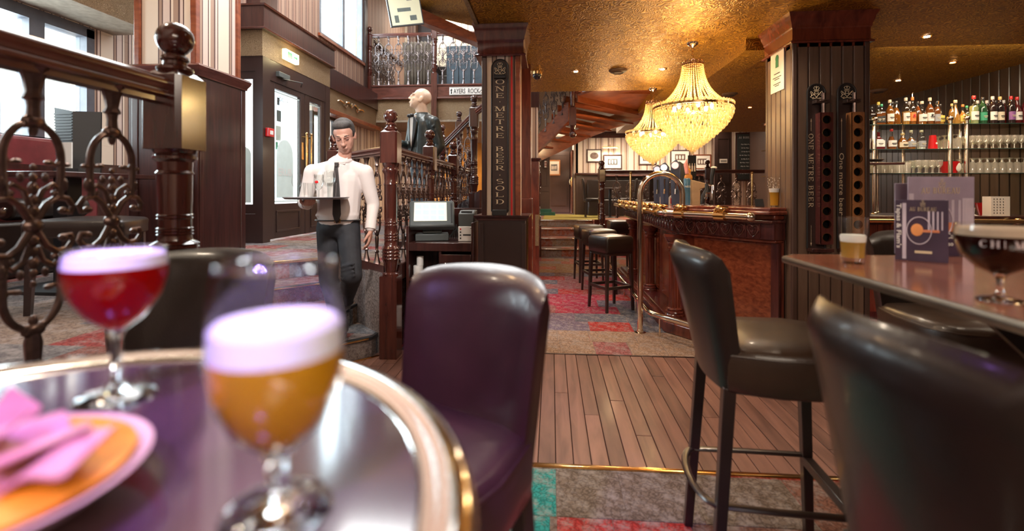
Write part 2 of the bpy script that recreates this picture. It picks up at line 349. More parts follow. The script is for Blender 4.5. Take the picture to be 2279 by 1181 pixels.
M['pane'] = glassy('window_pane_glass', (.95, 1, .99), .04)
def solid_glass():
    m, nt, b = newmat('solid_stem_glass'); b.inputs['Base Color'].default_value = (.95, .97, 1, 1); b.inputs['Roughness'].default_value = .03; b.inputs['Transmission Weight'].default_value = 1; b.inputs['IOR'].default_value = 1.45; return m
M['solid_glass'] = solid_glass()
M['frosted'] = plain('frosted_glass_print', (.72, .86, .84), .6, var=.04)
M['shelf_glass'] = glassy('green_edged_shelf_glass', (.82, .92, .87), .1)
M['foam'] = plain('beer_foam', (.92, .88, .84), .8, var=.04)
M['crystal'] = None
def crystal():
    m, nt, b = newmat('chandelier_crystal'); L = nt.links.new
    b.inputs['Base Color'].default_value = (.86, .72, .42, 1); b.inputs['Roughness'].default_value = .05; b.inputs['Specular IOR Level'].default_value = 1
    tl = N(nt, 'ShaderNodeBsdfTranslucent'); tl.inputs[0].default_value = (.9, .72, .38, 1)
    a = N(nt, 'ShaderNodeMixShader'); a.inputs[0].default_value = .25; L(b.outputs[0], a.inputs[1]); L(tl.outputs[0], a.inputs[2])
    t = N(nt, 'ShaderNodeBsdfTransparent'); c = N(nt, 'ShaderNodeMixShader'); c.inputs[0].default_value = .45
    L(a.outputs[0], c.inputs[1]); L(t.outputs[0], c.inputs[2]); L(c.outputs[0], nt.nodes['Material Output'].inputs[0]); return m
M['crystal'] = crystal()
M['bulb'] = emit('lit_bulb', (1, .8, .5), 22)
M['spot_on'] = emit('lit_downlight', (1, .93, .82), 45)
M['spot_amber'] = emit('lit_amber_downlight', (1, .42, .16), 18)
M['shirt'] = plain('white_shirt', (.74, .66, .64), .8, var=.05, scale=5)
M['trousers'] = plain('charcoal_trousers', (.022, .022, .028), .75, var=.2, scale=20)
M['tie'] = plain('dark_tie', (.025, .018, .018), .6)
M['skin'] = plain('skin', (.52, .27, .2), .5, var=.08)
M['hair'] = plain('greying_dark_hair', (.04, .032, .03), .7, var=.4, scale=60, bump=.5, bscale=200)
M['shoe'] = plain('polished_black_shoe', (.012, .012, .013), .15, coat=.6)
M['statue_skin'] = plain('painted_statue_face', (.78, .55, .40), .35, var=.1, coat=.4)
M['tuxedo'] = plain('painted_dark_tuxedo', (.020, .032, .034), .42, var=.5, scale=12, coat=.3)
M['blue_trousers'] = plain('painted_blue_grey_trousers', (.07, .11, .15), .3, var=.3, coat=.5)

# ------------------------------------------------------------------ lettering (serif strokes built as thin raised strips)
def serif(mb, text, O, U, V, h, w=.75, gap=.28, t=.0015, stroke=.15):
    """letters run along U, stand along V; O is the start of the base line"""
    O, U, V = Vector(O), Vector(U).normalized(), Vector(V).normalized(); Nn = U.cross(V)
    T, th = stroke, .06
    def bar(x0, x1, y0, y1): return [(x0, y0), (x1, y0), (x1, y1), (x0, y1)]
    def ser(x, y): return bar(x - T * .5 - .08, x + T * .5 + .08, y - (th if y > .5 else 0), y + (0 if y > .5 else th))
    def stem(x, y0=0, y1=1, k=T): return [bar(x - k / 2, x + k / 2, y0, y1)]
    def bow(cx, cy, rx, ry, a0, a1, k=T):
        q = []; n = 10
        for i in range(n):
            p0 = R(a0 + (a1 - a0) * i / n); p1 = R(a0 + (a1 - a0) * (i + 1) / n)
            f0 = th + (k - th) * abs(math.cos(p0)); f1 = th + (k - th) * abs(math.cos(p1))
            q.append([(cx + rx * math.cos(p0), cy + ry * math.sin(p0)), (cx + rx * math.cos(p1), cy + ry * math.sin(p1)),
                      (cx + (rx - f1) * math.cos(p1), cy + (ry - th) * math.sin(p1)), (cx + (rx - f0) * math.cos(p0), cy + (ry - th) * math.sin(p0))])
        return q
    def dia(x0, y0, x1, y1, k): return [[(x0 - k / 2, y0), (x0 + k / 2, y0), (x1 + k / 2, y1), (x1 - k / 2, y1)]]
    G = {'O': bow(.5, .5, .5, .5, 0, 360), 'C': bow(.5, .5, .5, .5, 45, 315), 'G': bow(.5, .5, .5, .5, 45, 340) + [bar(.62, 1, .38, .46)] + stem(.9, .05, .45),
         'N': stem(.15, 0, 1, th) + dia(.15, 1, .85, 0, T) + stem(.85, 0, 1, th) + [ser(.15, 0), ser(.12, 1), ser(.85, 1)],
         'E': stem(.2) + [ser(.2, 0), ser(.2, 1), bar(.2, .9, 0, th), bar(.2, .86, 1 - th, 1), bar(.2, .7, .48, .48 + th), bar(.83, .9, 0, .24), bar(.8, .86, .78, 1), bar(.66, .71, .38, .64)],
         'F': stem(.2) + [ser(.2, 0), ser(.2, 1), bar(.2, .86, 1 - th, 1), bar(.2, .7, .48, .48 + th), bar(.8, .86, .78, 1)],
         'M': stem(.08, 0, 1, th) + dia(.1, 1, .5, 0, T) + dia(.9, 1, .5, 0, th) + stem(.92) + [ser(.08, 0), ser(.06, 1), ser(.92, 0), ser(.92, 1)],
         'T': stem(.5) + [ser(.5, 0), bar(.04, .96, 1 - th, 1), bar(.04, .1, .78, 1), bar(.9, .96, .78, 1)],
         'R': stem(.2) + [ser(.2, 0), ser(.2, 1), bar(.2, .5, 1 - th, 1), bar(.2, .5, .46, .52)] + bow(.48, .73, .36, .27, -90, 90) + dia(.45, .48, .86, 0, T) + [bar(.8, 1, 0, th)],
         'P': stem(.2) + [ser(.2, 0), ser(.2, 1), bar(.2, .5, 1 - th, 1), bar(.2, .5, .44, .5)] + bow(.48, .72, .4, .28, -90, 90),
         'B': stem(.2) + [ser(.2, 0), ser(.2, 1), bar(.2, .5, 1 - th, 1), bar(.2, .5, .49, .55), bar(.2, .5, 0, th)] + bow(.46, .76, .34, .24, -90, 90) + bow(.46, .27, .42, .27, -90, 90),
         'S': bow(.5, .74, .38, .26, 40, 270, T * .9) + bow(.5, .26, .4, .26, -140, 90, T * .9) , 'L': stem(.2) + [ser(.2, 0), ser(.2, 1), bar(.2, .9, 0, th), bar(.83, .9, 0, .26)],
         'D': stem(.2) + [ser(.2, 0), ser(.2, 1), bar(.2, .45, 1 - th, 1), bar(.2, .45, 0, th)] + bow(.42, .5, .52, .5, -90, 90),
         'A': dia(.08, 0, .5, 1, th) + dia(.5, 1, .9, 0, T) + [bar(.25, .75, .3, .3 + th), ser(.08, 0), ser(.9, 0)],
         'U': stem(.15, .3, 1) + stem(.85, .3, 1, th) + bow(.5, .32, .39, .32, 180, 360) + [ser(.15, 1), ser(.85, 1)],
         'I': stem(.5) + [ser(.5, 0), ser(.5, 1)], 'H': stem(.15) + stem(.85) + [bar(.15, .85, .47, .53), ser(.15, 0), ser(.15, 1), ser(.85, 0), ser(.85, 1)],
         'Y': dia(.06, 1, .5, .45, T) + dia(.94, 1, .5, .45, th) + stem(.5, 0, .48) + [ser(.5, 0), ser(.06, 1), ser(.94, 1)],
         'K': stem(.2) + dia(.3, .45, .85, 1, th) + dia(.4, .55, .88, 0, T) + [ser(.2, 0), ser(.2, 1)],
         'V': dia(.06, 1, .5, 0, T) + dia(.94, 1, .5, 0, th) + [ser(.06, 1), ser(.94, 1)],
         '.': [bar(.4, .6, .4, .6)], '-': [bar(0, 1, .45, .55)], ' ': []}
    x = 0
    for ch in text:
        wd = w * h * (.45 if ch in 'I. ' else 1)
        for q in G.get(ch, []):
            base = [O + U * (x + px * wd) + V * (py * h) for px, py in q]
            mb.slab(base, Nn * t)
        x += wd + gap * h * .6
    return x
def sans(text, O, U, V, h, t=.0012, xs=1.0, align='LEFT', bold=0):
    """plain lettering from the built-in font, returned as a mesh builder"""
    cu = bpy.data.curves.new('lettering', 'FONT'); cu.body = text; cu.size = 1; cu.extrude = 0; cu.align_x = align; cu.resolution_u = 2; cu.offset = bold
    o = bpy.data.objects.new('lettering', cu); COL.objects.link(o)
    dg = bpy.context.evaluated_depsgraph_get(); me = bpy.data.meshes.new_from_object(o.evaluated_get(dg))
    O, U, V = Vector(O), Vector(U).normalized(), Vector(V).normalized(); Nn = U.cross(V); k = h / .7; mb = MB()
    mb.add([O + U * (v.co.x * k * xs) + V * (v.co.y * k) + Nn * t for v in me.vertices], [tuple(p.vertices) for p in me.polygons])
    bpy.data.objects.remove(o); bpy.data.curves.remove(cu); bpy.data.meshes.remove(me)
    return mb

# organic bodies: tapered limbs merged into one continuous skin
def organic(name, prims, voxel, mat, parent, smooth_it=3, extra=None):
    mb = MB()
    for p in prims:
        if p[0] == 'c':
            a, b, ra, rb = Vector(p[1]), Vector(p[2]), p[3], p[4]; n = 5; pts = []; rs = []
            d = (b - a).normalized()
            for i in range(4): q = R(90 * (3 - i) / 4 + 12); pts.append(a - d * ra * math.sin(q)); rs.append(ra * math.cos(q))
            pts += [a, b]; rs += [ra, rb]
            for i in range(4): q = R(90 * (i + 1) / 4 - 6); pts.append(b + d * rb * math.sin(q)); rs.append(rb * math.cos(q))
            mb.tube(pts, rs, 12, flat=p[5] if len(p) > 5 else 1)
        elif p[0] == 'e':
            q = MB(); q.ball((0, 0, 0), 1, 16, p[2])
            rot = Matrix.Rotation(R(p[3][0]), 3, 'X') @ Matrix.Rotation(R(p[3][1]), 3, 'Y') @ Matrix.Rotation(R(p[3][2]), 3, 'Z') if len(p) > 3 else Matrix.Identity(3)
            mb.add([rot @ Vector(v) + Vector(p[1]) for v in q.v], q.f)
        elif p[0] == 'l':
            mb.loft([[Vector(v) for v in r] for r in p[1]])
    me = mb.mesh(name, mat, False); o = bpy.data.objects.new('tmp', me); COL.objects.link(o)
    r = o.modifiers.new('r', 'REMESH'); r.mode = 'VOXEL'; r.voxel_size = voxel
    if smooth_it: s = o.modifiers.new('s', 'SMOOTH'); s.factor = .5; s.iterations = smooth_it
    dg = bpy.context.evaluated_depsgraph_get(); m2 = bpy.data.meshes.new_from_object(o.evaluated_get(dg))
    bpy.data.objects.remove(o); m2.name = name
    m2.polygons.foreach_set('use_smooth', [True] * len(m2.polygons))
    if not m2.materials: m2.materials.append(mat)
    return put(name, m2, parent)

# ================================================================== SETTING
fl = struct('floor', MB().box(-3.3, 5.0, -2, 11, -.25, -.014), M['matte_black'], 'floor of the lower bar level, planks between two patchwork carpets')
struct('carpet', MB().box(-1.3, 5.0, -2, 2.25, -.014, 0), M['carpet_near'], 'teal, red and grey patchwork carpet at the front', parent=fl)
struct('carpet', MB().box(-1.24, 5.0, 3.82, 11, -.014, 0), M['carpet'], 'red and grey patchwork carpet beyond the planks', parent=fl)
CPM = {k: carpet('carpet_patch_' + k, [c], .5, .6) for k, c in (('beige', (.30, .19, .135)), ('mauve', (.16, .12, .165)), ('red', (.36, .035, .03)), ('crimson', (.33, .03, .06)), ('brown', (.19, .085, .06)), ('slate', (.12, .12, .15)), ('rose', (.27, .09, .09)), ('orange', (.42, .10, .04)), ('teal', (.03, .23, .21)), ('taupe', (.16, .115, .09)), ('amber', (.32, .15, .055)))}
def patches(x0, x1, y0, y1, w, h, rule, seed):
    rn = random.Random(seed); y = y0; j = 0
    while y < y1 - .02:
        x = x0 - rn.uniform(0, w * .7); ye = min(y + h, y1); i = 0
        while x < x1:
            ww = w * rn.choice((.7, 1, 1, 1.3)); a, b_ = max(x, x0), min(x + ww, x1)
            if b_ - a > .03:
                g = .002; t_ = rn.uniform(.0015, .0028); MB().loft([[(0, 0, 0), (b_ - a - g, 0, 0), (b_ - a - g, ye - y - g, 0), (0, ye - y - g, 0)], [(.002, .002, t_), (b_ - a - g - .002, .002, t_), (b_ - a - g - .002, ye - y - g - .002, t_), (.002, ye - y - g - .002, t_)]]).build('carpet_patch', CPM[rule((a + b_) / 2, (y + ye) / 2, i, j, rn)], fl, (a + g / 2, y + g / 2, 0), smooth=False)
            x += ww; i += 1
        y = ye; j += 1
def near_rule(x, y, i, j, rn):
    if x < .02: return 'teal' if y > 1.55 else rn.choice(['slate', 'teal', 'brown'])
    if y > 1.93: return 'taupe' if x < .75 else rn.choice(['brown', 'taupe', 'rose'])
    if x < .55: return 'red'
    return rn.choice(['slate', 'taupe', 'brown', 'rose', 'red'])
def mid_rule(x, y, i, j, rn):
    if y < 4.45: return rn.choice(['beige', 'beige', 'rose']) 
    if y < 4.8: return ['orange', 'mauve', 'red', 'slate', 'beige'][i % 5]
    if y < 5.15: return ['brown', 'mauve', 'slate', 'slate'][i % 4]
    if y < 5.8: return ['rose', 'crimson', 'crimson', 'slate'][i % 4]
    if y < 7.6: return rn.choice(['crimson', 'mauve', 'rose', 'slate', 'red', 'brown'])
    return rn.choice(['amber', 'brown', 'orange', 'amber', 'beige'])
patches(-1.2, .02, 1.25, 2.232, .42, .325, near_rule, 4); patches(.02, 2.4, 1.25, 2.232, .42, .325, near_rule, 6); patches(-.2, 1.75, 3.83, 9.55, .40, .32, mid_rule, 9)
mb = MB(); mb.tube([(-1.24, 2.25, .001), (5, 2.25, .001)], .014, 8, flat=.5); mb.box(-1.24, 5, 2.235, 2.27, -.01, .003)
mb.build('edge_strip', M['brass'], fl, label='shiny brass strip between carpet and planks')
struct('edge_strip', MB().box(-.6, 2, 3.81, 3.825, -.01, .003), M['leg_wood'], parent=fl)
x = -2.5; i = 0; pw = .084; planks = {}
while x < 4.6:
    ys = [2.27]; y = 2.27 + random.uniform(.1, 2.6)
    if .2 < y - 2.27 < 1.3: ys.append(y)
    ys.append(3.81)
    for a, b_ in zip(ys, ys[1:]):
        m_ = MB(); L_ = b_ - a - .002; w_ = pw - .004; h_ = random.uniform(-.0012, .0012)
        m_.loft([[(.0, 0, -.014), (w_, 0, -.014), (w_, 0, -.001), (w_ - .0015, .0015, 0), (.0015, .0015, 0), (0, 0, -.001)], [(.0, L_, -.014), (w_, L_, -.014), (w_, L_, -.001), (w_ - .0015, L_ - .0015, 0), (.0015, L_ - .0015, 0), (0, L_, -.001)]])
        m_.build('plank', M['plank'], fl, (x + .002, a + .001, h_), smooth=False)
    x += pw
# raised floor on the left with the notch of the stairs
nn = Vector((-.7219, .692)); uu = Vector((.692, .7219))
def NU(n, u): p = nn * n + uu * u; return (p.x, p.y)
plat = [(-1.24, -2), (-1.24, 2.02), NU(4.77, .6), NU(4.77, 1.80), (-1.24, 3.63), (-1.24, 7.4), (-.35, 7.4), (-.35, 14.5), (-6, 14.5), (-6, -2)]
struct('floor', MB().prism(plat, 0, .63), M['carpet_red'], 'raised carpeted floor behind the railings')
sd = MB(); a, b_ = NU(4.77, 1.80), (-1.262, 3.64)
sd.slab([(a[0], a[1], 0), (b_[0], b_[1], 0), (b_[0], b_[1], .64), (a[0], a[1], .64)], (-.012, -.012, 0))
struct('trim_1', sd, M['carpet_side'], 'pale patterned carpet on the side wall of the steps')
mb = MB(); a, b_ = NU(4.755, .6), NU(4.755, 1.80); mb.tube([(a[0], a[1], .625), (b_[0], b_[1], .625)], .016, 8)
struct('trim_2', mb, M['brass'], 'brass nosing along the edge of the raised floor')
st = thing('carpeted_steps', 'three carpeted steps with brass nosings under the waiter', 'steps', (*NU(4.1, 1.2), 0))
for k, n_ in enumerate((3.51, 3.92, 4.33)):
    z = .157 * (k + 1); e = .01
    P_ = [NU(n_, .6), NU(n_, 1.66), NU(n_ + .1, 1.785), NU(4.765, 1.785), NU(4.765, .6)]
    mb = MB().prism(P_, z - .157 + (0.001 if k else 0), z - .012)
    s_ = mb.build('step', M['carpet_step'], st, world=True)
    MB().prism([NU(n_ + .035, .6), NU(n_ + .035, 1.67), NU(n_ + .12, 1.785), NU(4.765, 1.785), NU(4.765, .6)], z - .012, z).build('tread', M['carpet_step'], st, world=True)
    q = MB(); q.prism([NU(n_ - .012, .6), NU(n_ - .012, 1.66), NU(n_ + .105, 1.80), NU(n_ + .125, 1.785), NU(n_ + .035, 1.67), NU(n_ + .035, .6)], z - .02, z + .002)
    q.build('step_nosing', M['black'], st, world=True, bevel=.003)
    c0, c1 = NU(n_ - .012, .6), NU(n_ - .012, 1.63); MB().tube([(c0[0], c0[1], z - .008), (c1[0], c1[1], z - .008)], .007, 6).build('brass_edge', M['brass'], st, world=True)
mb = MB(); c0, c1 = NU(3.49, .6), NU(3.49, 1.76); mb.tube([(c0[0], c0[1], .006), (c1[0], c1[1], .006)], .007, 6); mb.build('brass_edge', M['brass'], st, world=True)
# timber curbs under the two railings
struct('trim_3', MB().box(-1.33, -1.17, -1.5, 1.5, .55, .71), M['dark_wood'], bevel=.008)
struct('trim_4', MB().box(-1.32, -1.18, 3.70, 7.4, .58, .71), M['dark_wood'], bevel=.008)
# far steps up to the back room
fs = thing('far_steps', 'four carpeted steps with pale metal nosings at the far end of the room', 'steps', (.33, 10.2, 0))
for k in range(4):
    y0 = 9.6 + .55 * k; z = .1575 * (k + 1)
    MB().box(-.34, .93, y0, 11.3 if k < 3 else 11.28, z - .1575 + .001, z - .001).build('step', M['carpet_far'], fs, world=True)
    q = MB(); q.box(-.34, .93, y0 - .03, y0 + .03, z - .022, z + .004); q.build('step_nosing', M['gold_brass'], fs, world=True, bevel=.006)
struct('floor', MB().prism([(-.35, 11.3), (.95, 11.3), (.95, 10.9), (6, 10.9), (6, 14.6), (-.35, 14.6)], 0, .63), M['carpet_far'], 'raised floor of the back room')
struct('trim_5', MB().box(.95, 6, 10.86, 10.9, 0, .66), M['bar_wood'], 'red-brown timber front of the back platform')
struct('carpet_runner', MB().box(-.2, 1.25, 11.4, 14.2, .63, .638), plain('yellow_lit_runner', (.34, .26, .05), .9), 'strip of carpet in the back doorway with yellow light in its colour').__setitem__('category', 'carpet')  # yellow light on the back floor is put into the runner colour

# low ceiling over the bar
cl = [(-.57, -2), (4.9, -2), (4.9, 11), (1.45, 11), (1.45, 6.4), (-.57, 6.4)]
ce = struct('ceiling', MB().prism(cl, 2.6, 2.85), M['gold_ceiling'], 'low ceiling in gold embossed paper over the bar')
struct('ceiling', MB().box(-.35, 6, 6.45, 15.3, 3.0, 3.2), M['soffit'], 'higher ceiling over the far stairs')
bm = MB(); bm.box(1.68, 1.95, 4.34, 9.5, 2.5, 2.6); struct('trim_6', bm, M['gold_ceiling'], 'papered beam dropping from the low ceiling')
struct('trim_7', MB().box(-.56, 4.8, 2.9, 4.24, 2.588, 2.6), M['gold_ceiling'], 'slightly lower strip of ceiling in front of the chandeliers')
struct('trim_8', MB().box(-.60, -.57, -2, 6.42, 2.58, 2.9), M['gold_frieze'], 'edge of the low ceiling facing the open hall')
struct('trim_9', MB().box(-.62, -.57, -2, 6.42, 2.9, 3.1), M['dark_wood'])
# right wall of upright boards
wr = struct('wall_right', MB().box(4.87, 5.03, -2, 14.6, 0, 3.2), M['brown_paint'], 'right wall behind the glass shelves')
y = 2.6
while y < 8.4:
    w_ = .118
    MB().loft([[(4.87, y + .003, .9), (4.87, y + w_ - .003, .9), (4.858, y + w_ - .003, .9), (4.852, y + w_ - .010, .9), (4.852, y + .010, .9), (4.858, y + .003, .9)],
               [(4.87, y + .003, 2.6), (4.87, y + w_ - .003, 2.6), (4.858, y + w_ - .003, 2.6), (4.852, y + w_ - .010, 2.6), (4.852, y + .010, 2.6), (4.858, y + .003, 2.6)]]).build('board', M['wall_board'], wr, smooth=False)
    y += w_
# back room walls
wb = struct('wall_back', MB().box(.70, 6, 14, 14.15, .6, 3.2), M['stripe'], 'striped back wall hung with pictures')
MB().box(.70, 6, 13.955, 14, .63, 1.76).build('wainscot', M['brown_paint'], wb)
MB().sweep([(0, 0), (.05, 0), (.06, .03), (.04, .06), (0, .07)], [(.66, 13.955, 1.76), (6, 13.955, 1.76)]).build('dado_rail', M['dark_wood'], wb)
MB().sweep([(0, 0), (.03, 0), (.10, .12), (.12, .2), (0, .2)], [(.66, 14, 2.83), (6, 14, 2.83)]).build('cornice', M['dark_wood'], wb)
for k in range(8):
    x0 = .78 + k * .62
    q = MB(); q.box(x0, x0 + .52, 13.945, 13.957, .85, .87); q.box(x0, x0 + .52, 13.945, 13.957, 1.63, 1.65); q.box(x0, x0 + .02, 13.945, 13.957, .87, 1.63); q.box(x0 + .5, x0 + .52, 13.945, 13.957, .87, 1.63)
    q.build('panel_moulding', M['brown_paint'], wb)
struct('wall_back', MB().box(-.5, .70, 15.2, 15.3, .6, 3.2), M['door_paint'], 'dark wall at the end of the back corridor')
cw = struct('wall_back', MB().box(.64, .76, 14, 15.2, .6, 3.2), M['stripe'], 'short return wall of the back corridor')
MB().box(.62, .64, 13.96, 15.2, .63, 1.8).build('wainscot', M['brown_paint'], cw)
d1 = struct('door_1', MB().box(-.12, .56, 15.12, 15.2, .66, 2.55), M['brown_paint'], 'brown door at the end of the back corridor')
for z0, z1 in ((.8, 1.45), (1.55, 2.45)):
    q = MB(); q.box(-.04, .48, 15.105, 15.12, z0, z0 + .03); q.box(-.04, .48, 15.105, 15.12, z1 - .03, z1); q.box(-.04, -.01, 15.105, 15.12, z0, z1); q.box(.45, .48, 15.105, 15.12, z0, z1); q.build('panel_moulding', M['brown_paint'], d1)
d2 = struct('door_2', MB().box(.585, .63, 14.1, 14.95, .66, 2.5), M['red_wood'], 'red-brown door standing open against the corridor wall')
q = MB(); q.box(.57, .585, 14.15, 14.22, 1.45, 1.7); q.tube([(.55, 14.18, 1.5), (.53, 14.18, 1.58), (.55, 14.18, 1.66)], .012, 8); q.build('door_handle', M['brass'], d2)
for x0, h0 in ((-.33, .63),):
    q = MB(); q.box(-.34, -.05, 13.9, 14.3, .63, 2.7); struct('wall_left_back', q, M['brown_paint'], 'dark panelled pier beside the back corridor')
    q = MB(); q.box(-.28, -.1, 13.885, 13.9, 1.45, 1.48); q.box(-.28, -.1, 13.885, 13.9, 2.5, 2.53); q.box(-.28, -.25, 13.885, 13.9, 1.48, 2.5); q.box(-.13, -.1, 13.885, 13.9, 1.48, 2.5); q.box(-.28, -.1, 13.885, 13.9, .75, .78); q.box(-.28, -.1, 13.885, 13.9, 1.3, 1.33)
    struct('trim_10', q, M['brown_paint'])
q = MB(); q.box(-.34, .1, 13.3, 13.7, .63, .72); q.box(-.34, .0, 13.45, 13.85, .72, .8); struct('trim_11', q, plain('dark_green_step', (.02, .10, .07), .5), 'dark green painted step by the corridor')
# dark room divider with chalkboard, right of the back room
dv = struct('wall_divider', MB().box(4.05, 4.45, 12.4, 12.5, .63, 2.9), M['door_paint'], 'dark panelled divider in the back room')
q = MB(); q.box(4.1, 4.4, 12.38, 12.4, 1.5, 1.53); q.box(4.1, 4.4, 12.38, 12.4, 2.6, 2.63); q.box(4.1, 4.13, 12.38, 12.4, 1.53, 2.6); q.box(4.37, 4.4, 12.38, 12.4, 1.53, 2.6); q.build('panel_moulding', M['door_paint'], dv)
struct('wall_divider', MB().box(4.45, 6, 12.4, 12.5, .63, 2.9), M['stripe'], 'striped wall behind the chalkboard')

# ---- outer left wall, window, upper storey
wl = struct('wall_left', MB().box(-4.75, -4.5, -2, 5.8, .63, 1.74).box(-4.75, -4.5, -2, 5.8, 2.86, 6.4).box(-4.75, -4.5, 4.40, 5.8, 1.74, 2.86).box(-4.75, -4.5, -2, .6, 1.74, 2.86), M['stripe'], 'striped left wall with the street windows')
MB().box(-4.5, -4.47, -2, 5.8, .63, 1.55).build('wainscot', M['dark_wood'], wl)
w1 = struct('window_1', MB().box(-4.62, -4.5, 4.34, 4.42, 1.72, 2.86).box(-4.62, -4.5, 3.82, 3.95, 1.72, 2.86).box(-4.62, -4.5, 3.2, 3.28, 1.72, 2.86).box(-4.62, -4.5, 2.55, 2.68, 1.72, 2.86).box(-4.62, -4.5, 1.85, 1.98, 1.72, 2.86).box(-4.62, -4.5, .6, .7, 1.72, 2.86).box(-4.62, -4.5, .6, 4.42, 2.78, 2.88).box(-4.62, -4.5, .6, 4.42, 1.70, 1.76).box(-4.60, -4.53, .6, 4.42, 2.42, 2.455), plain('grey_window_frame', (.10, .10, .12), .5), 'grey-framed street window behind the bench')
for y0, y1 in ((3.95, 4.34), (3.28, 3.82), (2.68, 3.2), (1.98, 2.55), (.7, 1.85)):
    MB().box(-4.575, -4.570, y0, y1, 1.76, 2.78).build('pane', M['pane'], w1)
# papered bulkhead over the windows, with grey undersides
struct('trim_12', MB().box(-4.5, -4.02, -2, 4.62, 2.885, 2.89).box(-4.5, -3.62, -2, 4.9, 3.32, 3.325), M['soffit'], 'grey underside of the papered bulkheads over the window')
struct('trim_13', MB().box(-4.5, -4.02, -2, 4.62, 2.89, 3.32).box(-4.5, -3.62, -2, 4.9, 3.325, 3.7), M['gold_frieze'], 'embossed bulkheads over the window')
struct('trim_14', MB().box(-4.5, -3.6, -2, 4.9, 3.7, 3.78), M['dark_wood'])
# striped pillar on a panelled base
cp = (-3.36, -2.78, 3.59, 4.19)
pb = struct('trim_15', MB().box(cp[0], cp[1], cp[2], cp[3], .0, 2.2), M['dark_wood'], 'tall panelled base of the striped pillar by the window')
q = MB()
for (x0, x1) in ((cp[0] + .03, cp[1] - .03),):
    q.box(x0, x0 + .05, cp[2] - .008, cp[2], .7, 2.18); q.box(x1 - .05, x1, cp[2] - .008, cp[2], .7, 2.18)
q.box(cp[1], cp[1] + .008, cp[2] + .02, cp[2] + .06, .66, 2.18); q.box(cp[1], cp[1] + .008, cp[3] - .07, cp[3] - .02, .66, 2.18); q.build('panel_moulding', M['dark_wood'], pb, bevel=.004)
q = MB(); q.sweep([(0, 0), (.015, 0), (.02, .02), (.05, .045), (.06, .07), (.04, .09), (0, .095)], [(cp[0], cp[3], 2.19), (cp[0], cp[2], 2.19), (cp[1], cp[2], 2.19), (cp[1], cp[3], 2.19)]); q.build('cap_moulding', M['rail_wood'], pb)
MB().box(cp[0], cp[1], cp[2], cp[3], 2.2, 2.285).build('cap_board', M['dark_wood'], pb)
pc = struct('wall_pillar', MB().box(-3.32, -2.83, 3.63, 4.16, 2.285, 6.4), M['stripe'], 'striped upper part of the pillar')
for x0, y0 in ((-3.34, 3.61), (-2.86, 3.61), (-2.86, 4.12)): MB().box(x0, x0 + .05, y0, y0 + .05, 2.285, 6.4).build('corner_trim', M['red_wood'], pc, bevel=.006)
# entrance vestibule -------------------------------------------------
V0, V1, VX = 5.8, 7.65, -3.62
vs = struct('wall_vestibule', MB().box(-4.5, VX - .101, V0 + .004, V0 + .096, 2.80, 2.988).box(VX - .10, VX, V0, V0 + .16, .63, 2.99).box(VX - .10, VX, 7.5, V1, .63, 2.99).box(VX - .095, VX - .004, V0 + .16, 7.5, 2.72, 2.988).box(-4.5, VX - .101, V0 + .004, V0 + .1, .63, 1.0).box(-4.5, -4.1, V0, V0 + .1, 1.0, 2.8), M['door_paint'], 'dark maroon framework of the entrance vestibule')
struct('wall_vestibule', MB().box(-4.5, VX, V0 - .01, V1, 2.99, 3.31), M['gold_frieze'], 'embossed gold frieze round the vestibule')
struct('trim_16', MB().box(-4.5, VX + .05, V0 - .06, V1 + .05, 3.31, 3.60), M['dark_wood'], 'dark fascia above the vestibule frieze')
q = MB(); q.sweep([(0, 0), (.02, 0), (.03, .02), (0, .03)], [(-4.5, V0 - .06, 3.6), (VX + .05, V0 - .06, 3.6), (VX + .05, V1 + .05, 3.6)]); q.sweep([(0, 0), (.015, 0), (.02, .015), (0, .03)], [(-4.5, V0 - .06, 3.31), (VX + .05, V0 - .06, 3.31), (VX + .05, V1 + .05, 3.31)])
struct('trim_17', q, M['rail_wood'])
q = MB(); q.box(-4.4, -3.72, V0 + .1, V0 + .5, 3.63, 3.95); struct('trim_18', q, M['dark_wood'], 'dark panelled box above the vestibule')
